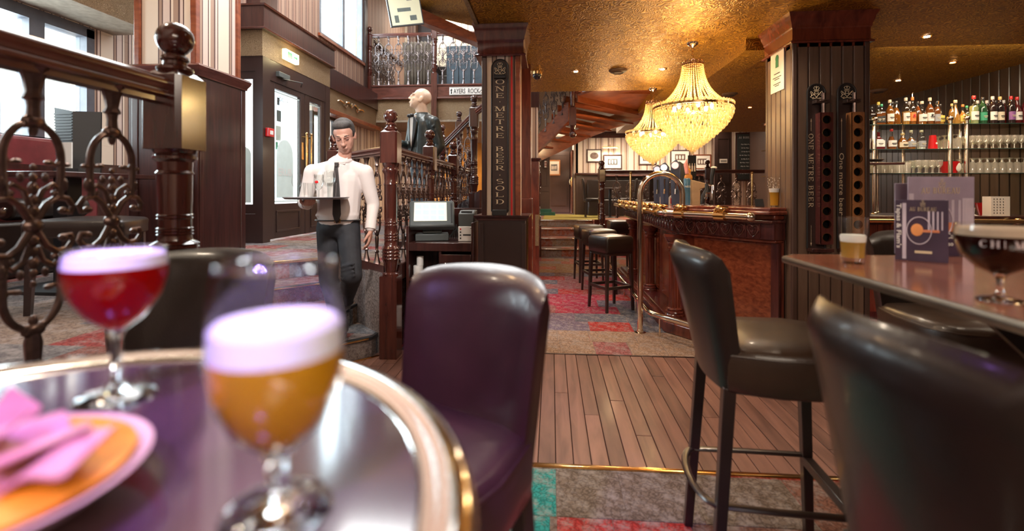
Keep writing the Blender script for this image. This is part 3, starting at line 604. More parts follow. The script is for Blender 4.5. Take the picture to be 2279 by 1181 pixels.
# vestibule side window facing the room
wv = struct('window_2', MB().box(-4.1, -4.04, V0 + .01, V0 + .08, 1.0, 2.8).box(VX - .14, VX - .1, V0 + .01, V0 + .08, 1.0, 2.8).box(-4.1, VX - .1, V0 + .01, V0 + .08, 1.0, 1.12).box(-4.1, VX - .1, V0 + .01, V0 + .08, 2.70, 2.8), M['door_paint'], 'narrow etched window in the front of the vestibule')
MB().box(-4.04, VX - .14, V0 + .04, V0 + .046, 1.12, 2.70).build('pane', M['pane'], wv)
q = MB(); q.box(-4.0, -3.80, V0 + .035, V0 + .038, 1.14, 1.75); q.ball((-3.90, V0 + .0365, 1.75), .1, 16, (1, .012, 1)); q.build('frosted_panel', M['frosted'], wv)
def door_leaf(name, y0, y1, label):
    s = .13; d = struct(name, MB().box(VX - .075, VX - .015, y0, y0 + s, .66, 2.72).box(VX - .075, VX - .015, y1 - s * .8, y1, .66, 2.72).box(VX - .075, VX - .015, y0 + s, y1 - s * .8, .66, 1.12).box(VX - .075, VX - .015, y0 + s, y1 - s * .8, 2.64, 2.72), M['door_paint'], label, bevel=.004)
    MB().box(VX - .048, VX - .042, y0 + s, y1 - s * .8, 1.12, 2.64).build('pane', M['pane'], d)
    q = MB(); a, b = y0 + s + .03, y1 - s * .8 - .03
    for (ya, yb, za, zb) in ((a, b, .74, .77), (a, b, 1.0, 1.03), (a, a + .03, .77, 1.0), (b - .03, b, .77, 1.0)): q.box(VX - .015, VX - .004, ya, yb, za, zb)
    q.build('panel_moulding', M['door_paint'], d, bevel=.003)
    q = MB(); e = .025
    for (ya, yb, za, zb) in ((y0 + s, y1 - s * .8, 2.60, 2.62), (y0 + s, y1 - s * .8, 1.14, 1.16), (y0 + s + .01, y0 + s + .02, 1.16, 2.6), (y1 - s * .8 - .02, y1 - s * .8 - .01, 1.16, 2.6)): q.box(VX - .041, VX - .039, ya, yb, za, zb)
    q.build('etched_border', M['frosted'], d)
    return d
dA = door_leaf('door_3', 5.96, 6.86, 'left glazed entrance door with etched border'); dB = door_leaf('door_4', 6.88, 7.48, 'right glazed entrance door with long brass pull')
q = MB(); q.box(VX - .04, VX - .037, 6.17, 6.58, 1.2, 1.78); q.ball((VX - .0385, 6.375, 1.78), .205, 20, (.007, 1, 1.05)); fp = q.build('frosted_panel', M['frosted'], dA)
sans('UABUREAU'[2:6][::-1], (VX - .035, 6.20, 1.50), (0, 1, 0), (0, 0, 1), .10, xs=1.0, bold=.01).build('etched_lettering', M['white_paint'], dA)
sans('DOVA', (VX - .035, 6.22, 2.50), (0, 1, 0), (0, 0, 1), .06).build('etched_lettering', M['grey'], dA)
for d, yy, side in ((dA, 6.80, 1), (dB, 6.93, 1)):
    q = MB(); q.tube([(VX + .05, yy, 1.35), (VX + .05, yy, 2.12)], .014, 10); q.tube([(VX - .02, yy, 2.08), (VX + .05, yy, 2.08)], .012, 8); q.tube([(VX - .02, yy, 1.4), (VX + .05, yy, 1.4)], .012, 8); q.ball((VX + .05, yy, 2.13), .022, 10)
    q.build('door_handle', M['brass'], d)
MB().box(VX - .015, VX - .008, 6.77, 6.82, 1.75, 2.0).build('push_plate', M['brass'], dA)
# posters taped inside the left door
for k, (y0, z0, w_, h_, m_) in enumerate(((6.20, 2.2, .05, .10, 'black'), (6.17, 1.72, .12, .2, 'paper'), (6.19, 1.74, .08, .16, 'black'), (6.2, 1.98, .1, .15, 'grey'), (6.18, 1.60, .05, .1, 'green'), (6.26, 1.60, .05, .1, 'green'))):
    MB().box(VX - .06 - .002 * k, VX - .058 - .002 * k, y0 + .02, y0 + w_ + .02, z0 + .25, z0 + h_ + .25).build('door_sticker', M[m_], dA)
# wall beyond the vestibule with a lower window, and the striped upper wall
wq = struct('wall_left', MB().box(-4.05, -3.9, V1, 13, .63, 1.25).box(-4.05, -3.9, V1, 13, 2.62, 3.3).box(-4.05, -3.9, 8.55, 13, 1.25, 2.62), M['stripe'], 'striped wall behind the waiter')
w3 = struct('window_3', MB().box(-4.0, -3.92, V1, V1 + .06, 1.25, 2.62).box(-4.0, -3.92, 8.49, 8.55, 1.25, 2.62).box(-4.0, -3.92, V1, 8.55, 1.25, 1.31).box(-4.0, -3.92, V1, 8.55, 2.56, 2.62), M['door_paint'], 'window between the vestibule and the stairs')
MB().box(-3.965, -3.96, V1 + .06, 8.49, 1.31, 2.56).build('pane', M['pane'], w3)
struct('trim_19', MB().box(-3.9, -3.72, V1, 10, 2.68, 3.02), M['gold_frieze'], 'gold frieze above the low window')
struct('trim_20', MB().box(-3.9, -3.68, V1, 10, 3.02, 3.36), M['dark_wood'], 'dark beam along the foot of the upper wall')
struct('trim_21', MB().box(-3.9, -3.68, V1, 10.2, 2.60, 2.68), M['red_wood'], bevel=.01)
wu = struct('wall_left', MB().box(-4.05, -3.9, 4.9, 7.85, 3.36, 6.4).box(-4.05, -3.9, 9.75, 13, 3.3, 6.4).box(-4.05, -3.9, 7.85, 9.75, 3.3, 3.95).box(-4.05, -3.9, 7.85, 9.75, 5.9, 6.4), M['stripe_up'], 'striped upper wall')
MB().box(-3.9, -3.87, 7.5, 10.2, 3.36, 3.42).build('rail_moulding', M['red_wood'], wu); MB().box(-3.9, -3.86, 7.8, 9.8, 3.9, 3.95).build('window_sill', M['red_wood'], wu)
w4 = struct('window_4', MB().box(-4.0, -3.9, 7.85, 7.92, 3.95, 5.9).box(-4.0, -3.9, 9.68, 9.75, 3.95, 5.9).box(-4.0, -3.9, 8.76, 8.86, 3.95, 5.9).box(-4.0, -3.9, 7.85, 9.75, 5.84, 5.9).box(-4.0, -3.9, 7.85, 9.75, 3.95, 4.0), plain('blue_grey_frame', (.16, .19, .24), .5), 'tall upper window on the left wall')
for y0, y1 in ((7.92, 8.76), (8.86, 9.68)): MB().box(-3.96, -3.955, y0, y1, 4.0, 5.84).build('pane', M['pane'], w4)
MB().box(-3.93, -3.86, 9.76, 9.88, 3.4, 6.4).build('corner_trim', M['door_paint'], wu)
# mezzanine
me_ = struct('floor', MB().box(-3.9, -.35, 10.06, 14.5, 3.26, 3.5), M['dark_wood'], 'mezzanine floor')
struct('trim_22', MB().box(-3.9, -.35, 9.98, 10.06, 3.24, 3.53), M['rail_wood'], 'polished red-brown beam under the mezzanine railing', bevel=.008)
q = MB(); q.box(-3.9, -.35, 9.955, 9.98, 3.505, 3.54); q.box(-3.9, -.35, 9.955, 9.98, 3.23, 3.265); struct('trim_23', q, M['rail_wood'], bevel=.006)
struct('trim_24', MB().box(-3.9, -.35, 10.03, 10.08, 2.80, 3.24), M['gold_frieze'], 'embossed frieze below the mezzanine beam')
struct('ceiling', MB().box(-3.9, -.35, 10.03, 14.5, 2.76, 2.80), M['soffit'], 'ceiling under the mezzanine')
struct('wall_far', MB().box(-6, -.3, 14.4, 14.5, .63, 6.4), plain('amber_lit_wall', (.62, .30, .06), .6, var=.2, scale=2), 'wall under and over the mezzanine with amber light in its colour')  # orange light under the mezzanine is put into the wall colour
struct('wall_far', MB().box(-3.9, -1.5, 12.6, 12.7, 3.5, 6.4), plain('cream_upper_wall', (.78, .72, .6), .7), 'pale back wall of the mezzanine')
q = MB()
for k in range(5): q.cyl((-2.6 + k * .17, 12.5, 3.5), (-2.6 + k * .17, 12.5, 6.2), .075, n=14)
struct('trim_25', q, plain('cream_column_paint', (.80, .76, .66), .5), 'cream half columns on the mezzanine wall')
struct('wall_far', MB().box(-3.9, -3.4, 11.6, 11.7, .63, 2.76), M['stripe'], 'striped wall beside the amber recess')
struct('wall_mezzanine', MB().box(-3.35, -3.15, 11.0, 11.3, 3.5, 6.4), M['stripe_up'], 'striped pier on the mezzanine')
struct('wall_mezzanine', MB().box(-3.14, -2.75, 11.2, 11.35, 3.5, 6.4), M['door_paint'], 'dark painted panel on the mezzanine')
# timber structure seen high above the hall
q = MB(); q.slab([(-2.35, 7.9, 4.42), (-1.1, 7.9, 3.82), (-1.1, 7.9, 3.68), (-2.35, 7.9, 4.20)], (0, .3, 0)); q.slab([(-2.35, 7.86, 4.30), (-1.1, 7.86, 3.76), (-1.1, 7.86, 3.68), (-2.35, 7.86, 4.22)], (0, .06, 0))
struct('trim_26', q, M['red_wood'], 'sloping red-brown beam high above the hall')
struct('ceiling', MB().slab([(-2.5, 6.2, 4.55), (-.57, 6.2, 4.1), (-.57, 8.3, 3.95), (-2.5, 8.3, 4.45)], (0, 0, .1)), M['gold_ceiling'], 'gold papered slope above the hall')
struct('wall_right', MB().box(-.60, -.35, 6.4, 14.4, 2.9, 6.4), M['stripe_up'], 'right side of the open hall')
wf = struct('wall_front', MB().box(-4.75, 5.03, -2.15, -2, 0, 6.4), M['stripe'], 'striped wall behind the viewer')
MB().box(-4.5, 4.87, -2, -1.97, 0, 1.1).build('wainscot', M['dark_wood'], wf)
struct('ceiling', MB().box(-4.75, .9, -2.15, 3.0, 6.35, 6.5).box(-4.75, -3.4, 3.0, 8.0, 6.35, 6.5).box(-1.4, .9, 3.0, 8.0, 6.35, 6.5).box(-4.75, .9, 8.0, 14.5, 6.35, 6.5), M['soffit'], 'high ceiling of the open hall with an added skylight opening')
sk = struct('window_5', MB().box(-3.4, -1.4, 3.0, 3.06, 6.38, 6.46).box(-3.4, -1.4, 7.94, 8.0, 6.38, 6.46).box(-2.43, -2.37, 3.0, 8.0, 6.38, 6.46), M['white'], 'unseen skylight added over the hall')  # unseen opening added to let a limited amount of sky light in
MB().box(-3.4, -1.4, 3.0, 8.0, 6.41, 6.42).build('pane', M['pane'], sk)
# outside: street, facade opposite
struct('ground', MB().box(-30, -4.8, -15, 30, -.1, .05), plain('pale_street', (.5, .5, .5), .8), 'street outside the windows')
ex = thing('street_facade', 'pale stone house front seen through the street windows', 'building', (-11, 4, .05))
q = MB(); q.box(-12, -11, -8, 22, .05, 9); q.build('facade', plain('pale_stone', (.86, .80, .74), .8), ex, world=True)
for k in range(8):
    for zz in (1.0, 4.3):
        MB().box(-11.04, -10.99, -6 + k * 3.4, -4.8 + k * 3.4, zz, zz + 2.1).build('window', plain('shaded_house_window', (.35, .38, .42), .3) if k == 0 and zz == 1 else bpy.data.materials['shaded_house_window'], ex, world=True)
aw = thing('street_awning', 'green awning over the shop across the street', 'awning', (-9.4, 13.2, 2.9))
MB().slab([(-11.02, 12.0, 3.3), (-11.02, 14.5, 3.3), (-9.9, 14.5, 2.8), (-9.9, 12.0, 2.8)], (0, 0, .04)).build('awning_cloth', M['green'], aw, world=True)
q = MB()
for y_ in (12.1, 14.4): q.tube([(-11.02, y_, 2.7), (-9.92, y_, 2.8)], .02, 6)
q.build('awning_arm', M['grey'], aw, world=True)

# ================================================================== COLUMNS
def crown(name, x0, x1, y0, y1, zt, mat, parent, h=.26):
    path = [(x0, y1, zt - h), (x0, y0, zt - h), (x1, y0, zt - h), (x1, y1, zt - h)]
    q = MB(); q.sweep([(0, 0), (.022, 0), (.026, .010), (.010, .022), (.006, .03), (.006, h * .46), (.014, h * .5), (.014, h * .56), (.026, h * .7), (.03, h * .8), (.045, h * .92), (.045, h - .001), (0, h - .001)], [Vector(p) for p in path] , closed=True)
    return q.build(name, mat, parent, world=True)
E_ = 'engraved cream serif lettering'
# column with the ONE METRE BEER SOLD board
cx0, cx1, cy0, cy1 = -.566, -.235, 3.79, 4.14
c1 = thing('striped_column', 'striped column with a lettered beer board between till and bar', 'column', ((cx0 + cx1) / 2, (cy0 + cy1) / 2, 0))
MB().box(cx0 - .01, cx1 + .03, cy0 - .02, cy1 + .02, .0, 1.05).build('panelled_base', M['door_paint'], c1, world=True)
q = MB(); q.box(cx0 + .0, cx0 + .035, cy0 - .032, cy0 - .02, .08, 1.03); q.box(cx1 - .0, cx1 + .035, cy0 - .032, cy0 - .02, .08, 1.03); q.build('panel_moulding', M['door_paint'], c1, world=True, bevel=.004)
q = MB(); q.sweep([(0, 0), (.008, 0), (.012, .012), (.03, .025), (.032, .04), (0, .042)], [Vector((cx0 - .01, cy1 + .02, 1.05)), Vector((cx0 - .01, cy0 - .02, 1.05)), Vector((cx1 + .03, cy0 - .02, 1.05)), Vector((cx1 + .03, cy1 + .02, 1.05))], closed=True)
q.box(cx0 - .01, cx1 + .03, cy0 - .02, cy1 + .02, 1.05, 1.09); q.build('base_cap', M['dark_wood'], c1, world=True)
MB().box(cx0 + .02, cx1 - .02, cy0 + .01, cy1 - .02, 1.09, 2.4).build('papered_shaft', M['stripe'], c1, world=True)
for x_, m_ in ((cx0 + .015, 'dark_wood'), (cx1 - .05, 'red_wood')):
    MB().box(x_, x_ + .04, cy0, cy0 + .05, 1.09, 2.36).build('corner_strip', M[m_], c1, world=True, bevel=.005)
MB().box(cx1 - .085, cx1 - .072, cy0 + .003, cy0 + .02, 1.09, 2.36).build('corner_strip', M['red'], c1, world=True)
MB().box(cx0 - .01, cx1 + .01, cy0 - .005, cy1 + .01, 2.34, 2.6).build('crown_block', M['bar_dark'], c1, world=True); crown('crown_moulding', cx0 - .01, cx1 + .01, cy0 - .005, cy1 + .01, 2.6, M['bar_dark'], c1)
MB().cyl((cx1 + .045, cy0 + .02, 0), (cx1 + .045, cy0 + .02, 1.09), .009).build('brass_edge_rod', M['brass'], c1, world=True)
# the lettered board: its own thing
bx, by = -.405, 3.785
bo = thing('beer_rack_board', 'tall brown board reading one metre beer sold in stacked letters', 'sign', (bx, by, 1.13))
q = MB(); hw = .062; pts = [(bx - hw, by, 1.11), (bx + hw, by, 1.11)] + arc((bx, by, 2.252), hw, 0, 180, 14)
q.slab(pts, (0, .014, 0)); q.build('board', M['door_paint'], bo, world=True, bevel=.003)
q = MB(); q.tube(arc((bx, by - .001, 2.252), hw + .004, 0, 180, 16) + [(bx - hw - .004, by - .001, 1.12)], .005, 6); q.tube([(bx + hw + .004, by - .001, 2.252), (bx + hw + .004, by - .001, 1.12)], .005, 6); q.build('board_rim', M['black'], bo, world=True)
def crest(px, py, pz, k, parent, world=True, yaw=0):
    """crown and supporters emblem in raised gold strips, k = overall width"""
    q = MB(); P = lambda a, b: (px + a * k, py, pz + b * k)
    for s_ in (-1, 1):
        q.tube([P(s_ * .08, .30), P(s_ * .22, .46), P(s_ * .12, .58), P(0, .5)], .018 * k, 5)
        q.tube([P(s_ * .16, -.1), P(s_ * .32, .12), P(s_ * .40, .02), P(s_ * .34, -.12), P(s_ * .46, -.24), P(s_ * .3, -.34), P(s_ * .2, -.26)], .024 * k, 5)
        q.tube([P(s_ * .3, .12), P(s_ * .42, .2), P(s_ * .46, .08)], .018 * k, 5)
        q.tube([P(s_ * .13, .16), P(s_ * .14, -.1), P(0, -.26)], .02 * k, 5); q.tube([P(s_ * .34, -.12), P(s_ * .18, -.04)], .02 * k, 5)
    q.tube([P(-.2, .26), P(.2, .26)], .022 * k, 5); q.tube([P(-.14, .17), P(.14, .17)], .018 * k, 5); q.tube([P(0, .26), P(0, .62)], .018 * k, 5); q.tube([P(-.1, .0), P(.1, .0)], .02 * k, 5); q.tube([P(-.3, -.4), P(0, -.32), P(.3, -.4)], .026 * k, 5)
    return q.build('crest', M['gold_paint'], parent, world=world)
crest(bx, by - .003, 2.235, .095, bo)
q = MB(); q.slab([(bx - hw * .8, by - .001, 2.185)] + arc((bx, by - .001, 2.252), hw * .8, 0, 180, 10)[::-1] + [(bx + hw * .8, by - .001, 2.185)], (0, -.001, 0)); q.build('crest_field', M['black'], bo, world=True)
q = MB(); q.box(bx - .045, bx + .045, by - .035, by, 2.165, 2.178); q.cyl((bx - .045, by - .03, 2.185), (bx + .045, by - .03, 2.185), .009, n=10); q.build('rack_clip', M['black'], bo, world=True)
q = MB()
lets = [('O', 179), ('N', 194.5), ('E', 210), ('.', 224), ('M', 239.5), ('E', 254), ('T', 269), ('R', 284), ('E', 300), ('B', 330), ('E', 344), ('E', 358), ('R', 373), ('.', 389), ('S', 403), ('O', 418.5), ('L', 433), ('D', 449)]
for ch, py in lets:
    z = 1.27 + (428 - py) * .003495 - .018; serif(q, ch, (bx - (.036 if ch != '.' else .012), by - .001, z), (1, 0, 0), (0, 0, 1), .037, w=1.95 if ch != '.' else 1.4)
q.build('lettering', M['gold_paint'], bo, world=True)
q = MB(); q.box(bx - .055, bx + .055, by - .05, by - .001, 1.09, 1.135); q.build('rack_foot', M['black'], bo, world=True, bevel=.004)

# boxed-in post and a second striped column farther back
c2 = thing('boxed_post', 'red-brown boxed post right behind the lettered column', 'column', (-.27, 5.05, 0))
MB().box(-.335, -.215, 5.0, 5.12, 1.21, 2.6).build('boxing', M['bar_wood'], c2, world=True, bevel=.004)
MB().box(-.36, -.20, 4.96, 5.2, 0, 1.21).build('panelled_base', M['bar_wood'], c2, world=True, bevel=.006)
c3 = thing('striped_column', 'narrow striped column by the far stair, beyond the lettered column', 'column', (-.27, 7.1, 0))
MB().box(-.40, -.18, 6.98, 7.3, 0, 1.72).build('panelled_base', M['bar_wood'], c3, world=True, bevel=.006)
q = MB(); q.sweep([(0, 0), (.02, .02), (.03, .04), (0, .05)], [Vector((-.40, 7.3, 1.72)), Vector((-.40, 6.98, 1.72)), Vector((-.18, 6.98, 1.72)), Vector((-.18, 7.3, 1.72))], closed=True); q.build('base_cap', M['dark_wood'], c3, world=True)
MB().box(-.38, -.20, 7.0, 7.28, 1.76, 2.62).build('papered_shaft', M['stripe'], c3, world=True)
MB().box(-.40, -.18, 6.98, 7.3, 2.5, 2.99).build('crown_block', M['dark_wood'], c3, world=True)
MB().box(-.235, -.185, 6.972, 6.98, .5, .95).build('carved_panel', M['gold_frieze'], c3, world=True)

# big boarded pillar right of the bar
x0, x1, y0, y1 = 1.775, 2.305, 3.72, 4.17
p1 = thing('boarded_pillar', 'wide pillar clad in brown boards under a mahogany crown', 'column', ((x0 + x1) / 2, (y0 + y1) / 2, 0))
MB().box(x0 + .01, x1 - .01, y0 + .01, y1 - .01, 0, 2.4).build('core', M['brown_paint'], p1, world=True)
def cladding(xa, ya, xb, yb, n, z0, z1, parent, t=.012):
    a, b = Vector((xa, ya, 0)), Vector((xb, yb, 0)); d = (b - a); L_ = d.length / n; d.normalize(); o = d.cross(Vector((0, 0, 1)))
    for k in range(n):
        s = a + d * (L_ * k); g = .0035
        ring = lambda z: [s + d * g + Vector((0, 0, z)), s + d * g + o * (t * .5) + Vector((0, 0, z)), s + d * (g + .005) + o * t + Vector((0, 0, z)), s + d * (L_ - g - .005) + o * t + Vector((0, 0, z)), s + d * (L_ - g) + o * (t * .5) + Vector((0, 0, z)), s + d * (L_ - g) + Vector((0, 0, z))]
        MB().loft([ring(z0), ring(z1)]).build('board', M['board'], parent, world=True, smooth=False)
cladding(x0 + .03, y0 + .01, x1 - .03, y0 + .01, 6, .12, 2.37, p1)
cladding(x0 + .01, y1 - .02, x0 + .01, y0 + .03, 5, .12, 2.37, p1)
cladding(x1 - .01, y0 + .03, x1 - .01, y1 - .02, 5, .12, 2.37, p1)
for xx, yy in ((x0, y0), (x1, y0), (x0, y1 - .03), (x1, y1 - .03)):
    MB().box(xx - .006 if xx == x0 else xx - .03, xx + .03 if xx == x0 else xx + .006, yy - .006, yy + .03, 0, 2.37).build('corner_strip', M['brown_paint'], p1, world=True, bevel=.008)
MB().box(x0 - .002, x1 + .002, y0 - .002, y1 + .002, 2.34, 2.6).build('crown_block', M['bar_wood'], p1, world=True)
crown('crown_moulding', x0 - .002, x1 + .002, y0 - .002, y1 + .002, 2.6, M['bar_wood'], p1, .235)
# notice on the left face
nt_ = thing('framed_notice', 'white notice sheet with small crest on the left face of the boarded pillar', 'notice', (x0 - .012, 3.95, 2.18))
MB().box(x0 - .010, x0 - .006, 3.84, 4.06, 2.06, 2.37).build('sheet', M['paper'], nt_, world=True)
for k, (w_, z_) in enumerate(((.10, 2.20), (.14, 2.17), (.08, 2.155), (.12, 2.12), (.07, 2.105))): MB().box(x0 - .0115, x0 - .0104, 3.95 - w_ / 2, 3.95 + w_ / 2, z_, z_ + .006).build('text_line', M['black_paint'], nt_, world=True)
q = MB(); q.box(x0 - .0115, x0 - .0104, 3.925, 3.975, 2.25, 2.30); q.ball((x0 - .011, 3.95, 2.32), .03, 10, (.03, 1, 1)); q.build('crest', M['green'], nt_, world=True)
# two metre-long beer racks on the pillar front
def rack(xc, label, text, wood_m, sans_text):
    yb = y0 - .004; r = thing('beer_rack', label, 'beer rack', (xc, yb, 1.0), group='beer racks on the boarded pillar')
    hw = .062; q = MB(); q.slab([(xc - hw, yb, .86), (xc + hw, yb, .86)] + arc((xc, yb, 2.0), hw, 0, 180, 14), (0, -.012, 0)); q.build('backboard', M['door_paint'], r, world=True, bevel=.003)
    q = MB(); q.tube([(xc - hw, yb - .012, .86)] + arc((xc, yb - .012, 2.0), hw, 180, 0, 16) + [(xc + hw, yb - .012, .86)], .006, 6); q.build('rim', M['black'], r, world=True)
    q = MB(); q.slab([(xc - .052, yb - .013, 1.945), (xc + .052, yb - .013, 1.945)] + arc((xc, yb - .013, 2.0), .052, 0, 180, 12), (0, -.001, 0)); q.build('crest_field', M['black'], r, world=True)
    crest(xc, yb - .016, 1.99, .092, r)
    q = MB(); q.box(xc - .03, xc + .065, yb - .07, yb - .012, 1.915, 1.94); q.tube(arc((xc + .02, yb - .05, 1.93), .03, 0, 360, 16, 'xy')[:-1], .006, 6, closed=True); q.tube([(xc + .03, yb - .05, 1.84), (xc + .03, yb - .05, 1.99)], .014, 8); q.build('clamp', M['iron'], r, world=True, bevel=.002)
    # perforated shelf with ten glass holes
    xa, xb, za, zb = xc - .005, xc + .085, .90, 1.84; yf = yb - .075; q = MB(); nh = 10; rr_ = .029; hs = (zb - za) / nh
    for k in range(nh):
        zc = za + hs * (k + .5); ring = []; sq = []
        for j in range(24):
            a = 2 * PI * j / 24; ring.append(((xa + xb) / 2 + rr_ * math.cos(a), yf, zc + rr_ * math.sin(a)))
            m_ = max(abs(math.cos(a)) / ((xb - xa) / 2), abs(math.sin(a)) / (hs / 2)); sq.append(((xa + xb) / 2 + math.cos(a) / m_, yf, zc + math.sin(a) / m_))
        n0 = 24; vs = ring + sq + [(p[0], yf + .02, p[2]) for p in ring]
        q.add(vs, [(j, (j + 1) % n0, n0 + (j + 1) % n0, n0 + j) for j in range(n0)] + [(j, 2 * n0 + j, 2 * n0 + (j + 1) % n0, (j + 1) % n0) for j in range(n0)])
    q.box(xa, xa + .006, yf, yb - .012, za, zb); q.box(xb - .006, xb, yf, yb - .012, za, zb); q.box(xa, xb, yf, yb - .012, zb, zb + .006); q.box(xa, xb, yf, yb - .012, za - .006, za)
    q.build('glass_holder', wood_m, r, world=True)
    MB().box(xa + .006, xb - .006, yf + .045, yf + .05, za, zb).build('holder_back', M['matte_black'], r, world=True)
    for k in range(nh):
        zc = za + hs * (k + .5); q = MB(); q.tube(arc(((xa + xb) / 2, yf - .001, zc), rr_ + .001, 0, 360, 20)[:-1], .0022, 5, closed=True); q.build('hole_rim', M['brass'], r, world=True)
    q = MB(); xt = xc - .036
    if not sans_text:
        serif(q, text, (xt - .018, yb - .0125, 1.70), (0, 0, -1), (1, 0, 0), .034, w=1.05, gap=.30)
    else:
        q = sans(text, (xt - .016, yb - .0125, 1.56), (0, 0, -1), (1, 0, 0), .033, xs=1.45)
    q.build('lettering', M['gold_paint'], r, world=True)
    q = MB(); top = 1.72 if not sans_text else 1.60; bot = 1.03 if not sans_text else 1.12
    for (a, b, s_) in ((top, 1.80, 1), (.89, bot, -1)):
        q.box(xt - .0012, xt + .0012, yb - .0135, yb - .0125, a, b); e_ = b if s_ > 0 else a
        q.slab([(xt - .005, yb - .0125, e_ - s_ * .012), (xt + .005, yb - .0125, e_ - s_ * .012), (xt, yb - .0125, e_ + s_ * .012)], (0, -.001, 0))
    q.build('arrow', M['gold_paint'], r, world=True)
    q = MB(); q.box(xc - hw, xc + .09, yb - .08, yb, .84, .865); q.build('foot_shelf', M['dark_wood'], r, world=True, bevel=.003)
rack(1.93, 'left rack of two, with large serif lettering, dark brown holder and ten holes', 'ONE METRE BEER', M['bar_dark'], False)
rack(2.142, 'right rack of two, with thin plain lettering and an orange-brown holder', 'One metre beer', wood('orange_brown_holder', (.24, .09, .03), (.38, .16, .06), .35), True)

# ================================================================== RAILINGS
def newel_mesh(zb, zt, w, ball=.052, block=(None, None), seg=20, drop=False):
    """turned post: square foot, turned shaft, square block, neck and ball; returns (post mb, ball mb)"""
    q = MB(); h = w / 2; b0, b1 = block; zbl = zt - 2 * ball - .075
    b1 = zbl; b0 = b0 or zbl - .235; foot = zb + (b0 - zb) * .42
    q.prism([(-h, -h), (h, -h), (h, h), (-h, h)], zb, foot)
    q.prism([(-h * 1.0, -h * .8), (-h * .8, -h), (h * .8, -h), (h, -h * .8), (h, h * .8), (h * .8, h), (-h * .8, h), (-h, h * .8)], b0, b1)
    q.loft([[(-h * .9, -h * .9, b1), (h * .9, -h * .9, b1), (h * .9, h * .9, b1), (-h * .9, h * .9, b1)], [(-h * .6, -h * .6, b1 + .02), (h * .6, -h * .6, b1 + .02), (h * .6, h * .6, b1 + .02), (-h * .6, h * .6, b1 + .02)]])
    L_ = b0 - foot; r = w * .36; k = lambda t: foot + L_ * t
    prof = [(h * .95, k(0)), (h * .95, k(.02)), (r * .85, k(.035)), (r * .95, k(.05)), (r * 1.15, k(.12))]
    for i in range(4): z = .14 + i * .03; prof += [(r * 1.3, k(z)), (r * 1.45, k(z + .012)), (r * 1.3, k(z + .024))]
    prof += [(r * 1.05, k(.27)), (r * 1.0, k(.30))]
    for z in (.31, .335, .36, .44, .465): prof += [(r * 1.0, k(z)), (r * 1.1, k(z + .008)), (r * 1.0, k(z + .016))]
    prof += [(r * 1.0, k(.52)), (r * 1.02, k(.80)), (r * 1.15, k(.81)), (r * 1.02, k(.83)), (r * 1.05, k(.90)), (r * 1.3, k(.925)), (r * 1.3, k(.945)), (r * 1.1, k(.96)), (r * 1.25, k(.98)), (h * .95, k(1.0))]
    q.lathe(prof, n=seg)
    zb2 = b1 + .02
    q.lathe([(r * .9, zb2 - .005), (r * 1.1, zb2 + .005), (r * 1.05, zb2 + .014), (r * .72, zb2 + .024), (r * .7, zb2 + .034), (r * .85, zb2 + .04), (r * .8, zb2 + .05), (r * .6, zb2 + .06)], n=seg)
    bb = MB(); bb.ball((0, 0, zt - ball), ball, seg)
    return q, bb
def add_newel(parent, x, y, zb, zt, w=.13, ball=.052, block=(None, None), seg=20, name='newel_post', label=None, mat='post_wood'):
    q, bb = newel_mesh(zb, zt, w, ball, block, seg); px, py, pz = parent.location
    a = q.build(name, M[mat], parent, (x - px, y - py, -pz), bevel=0, label=label); bb.build('ball_finial', M[mat], a, ang=80)
    return a
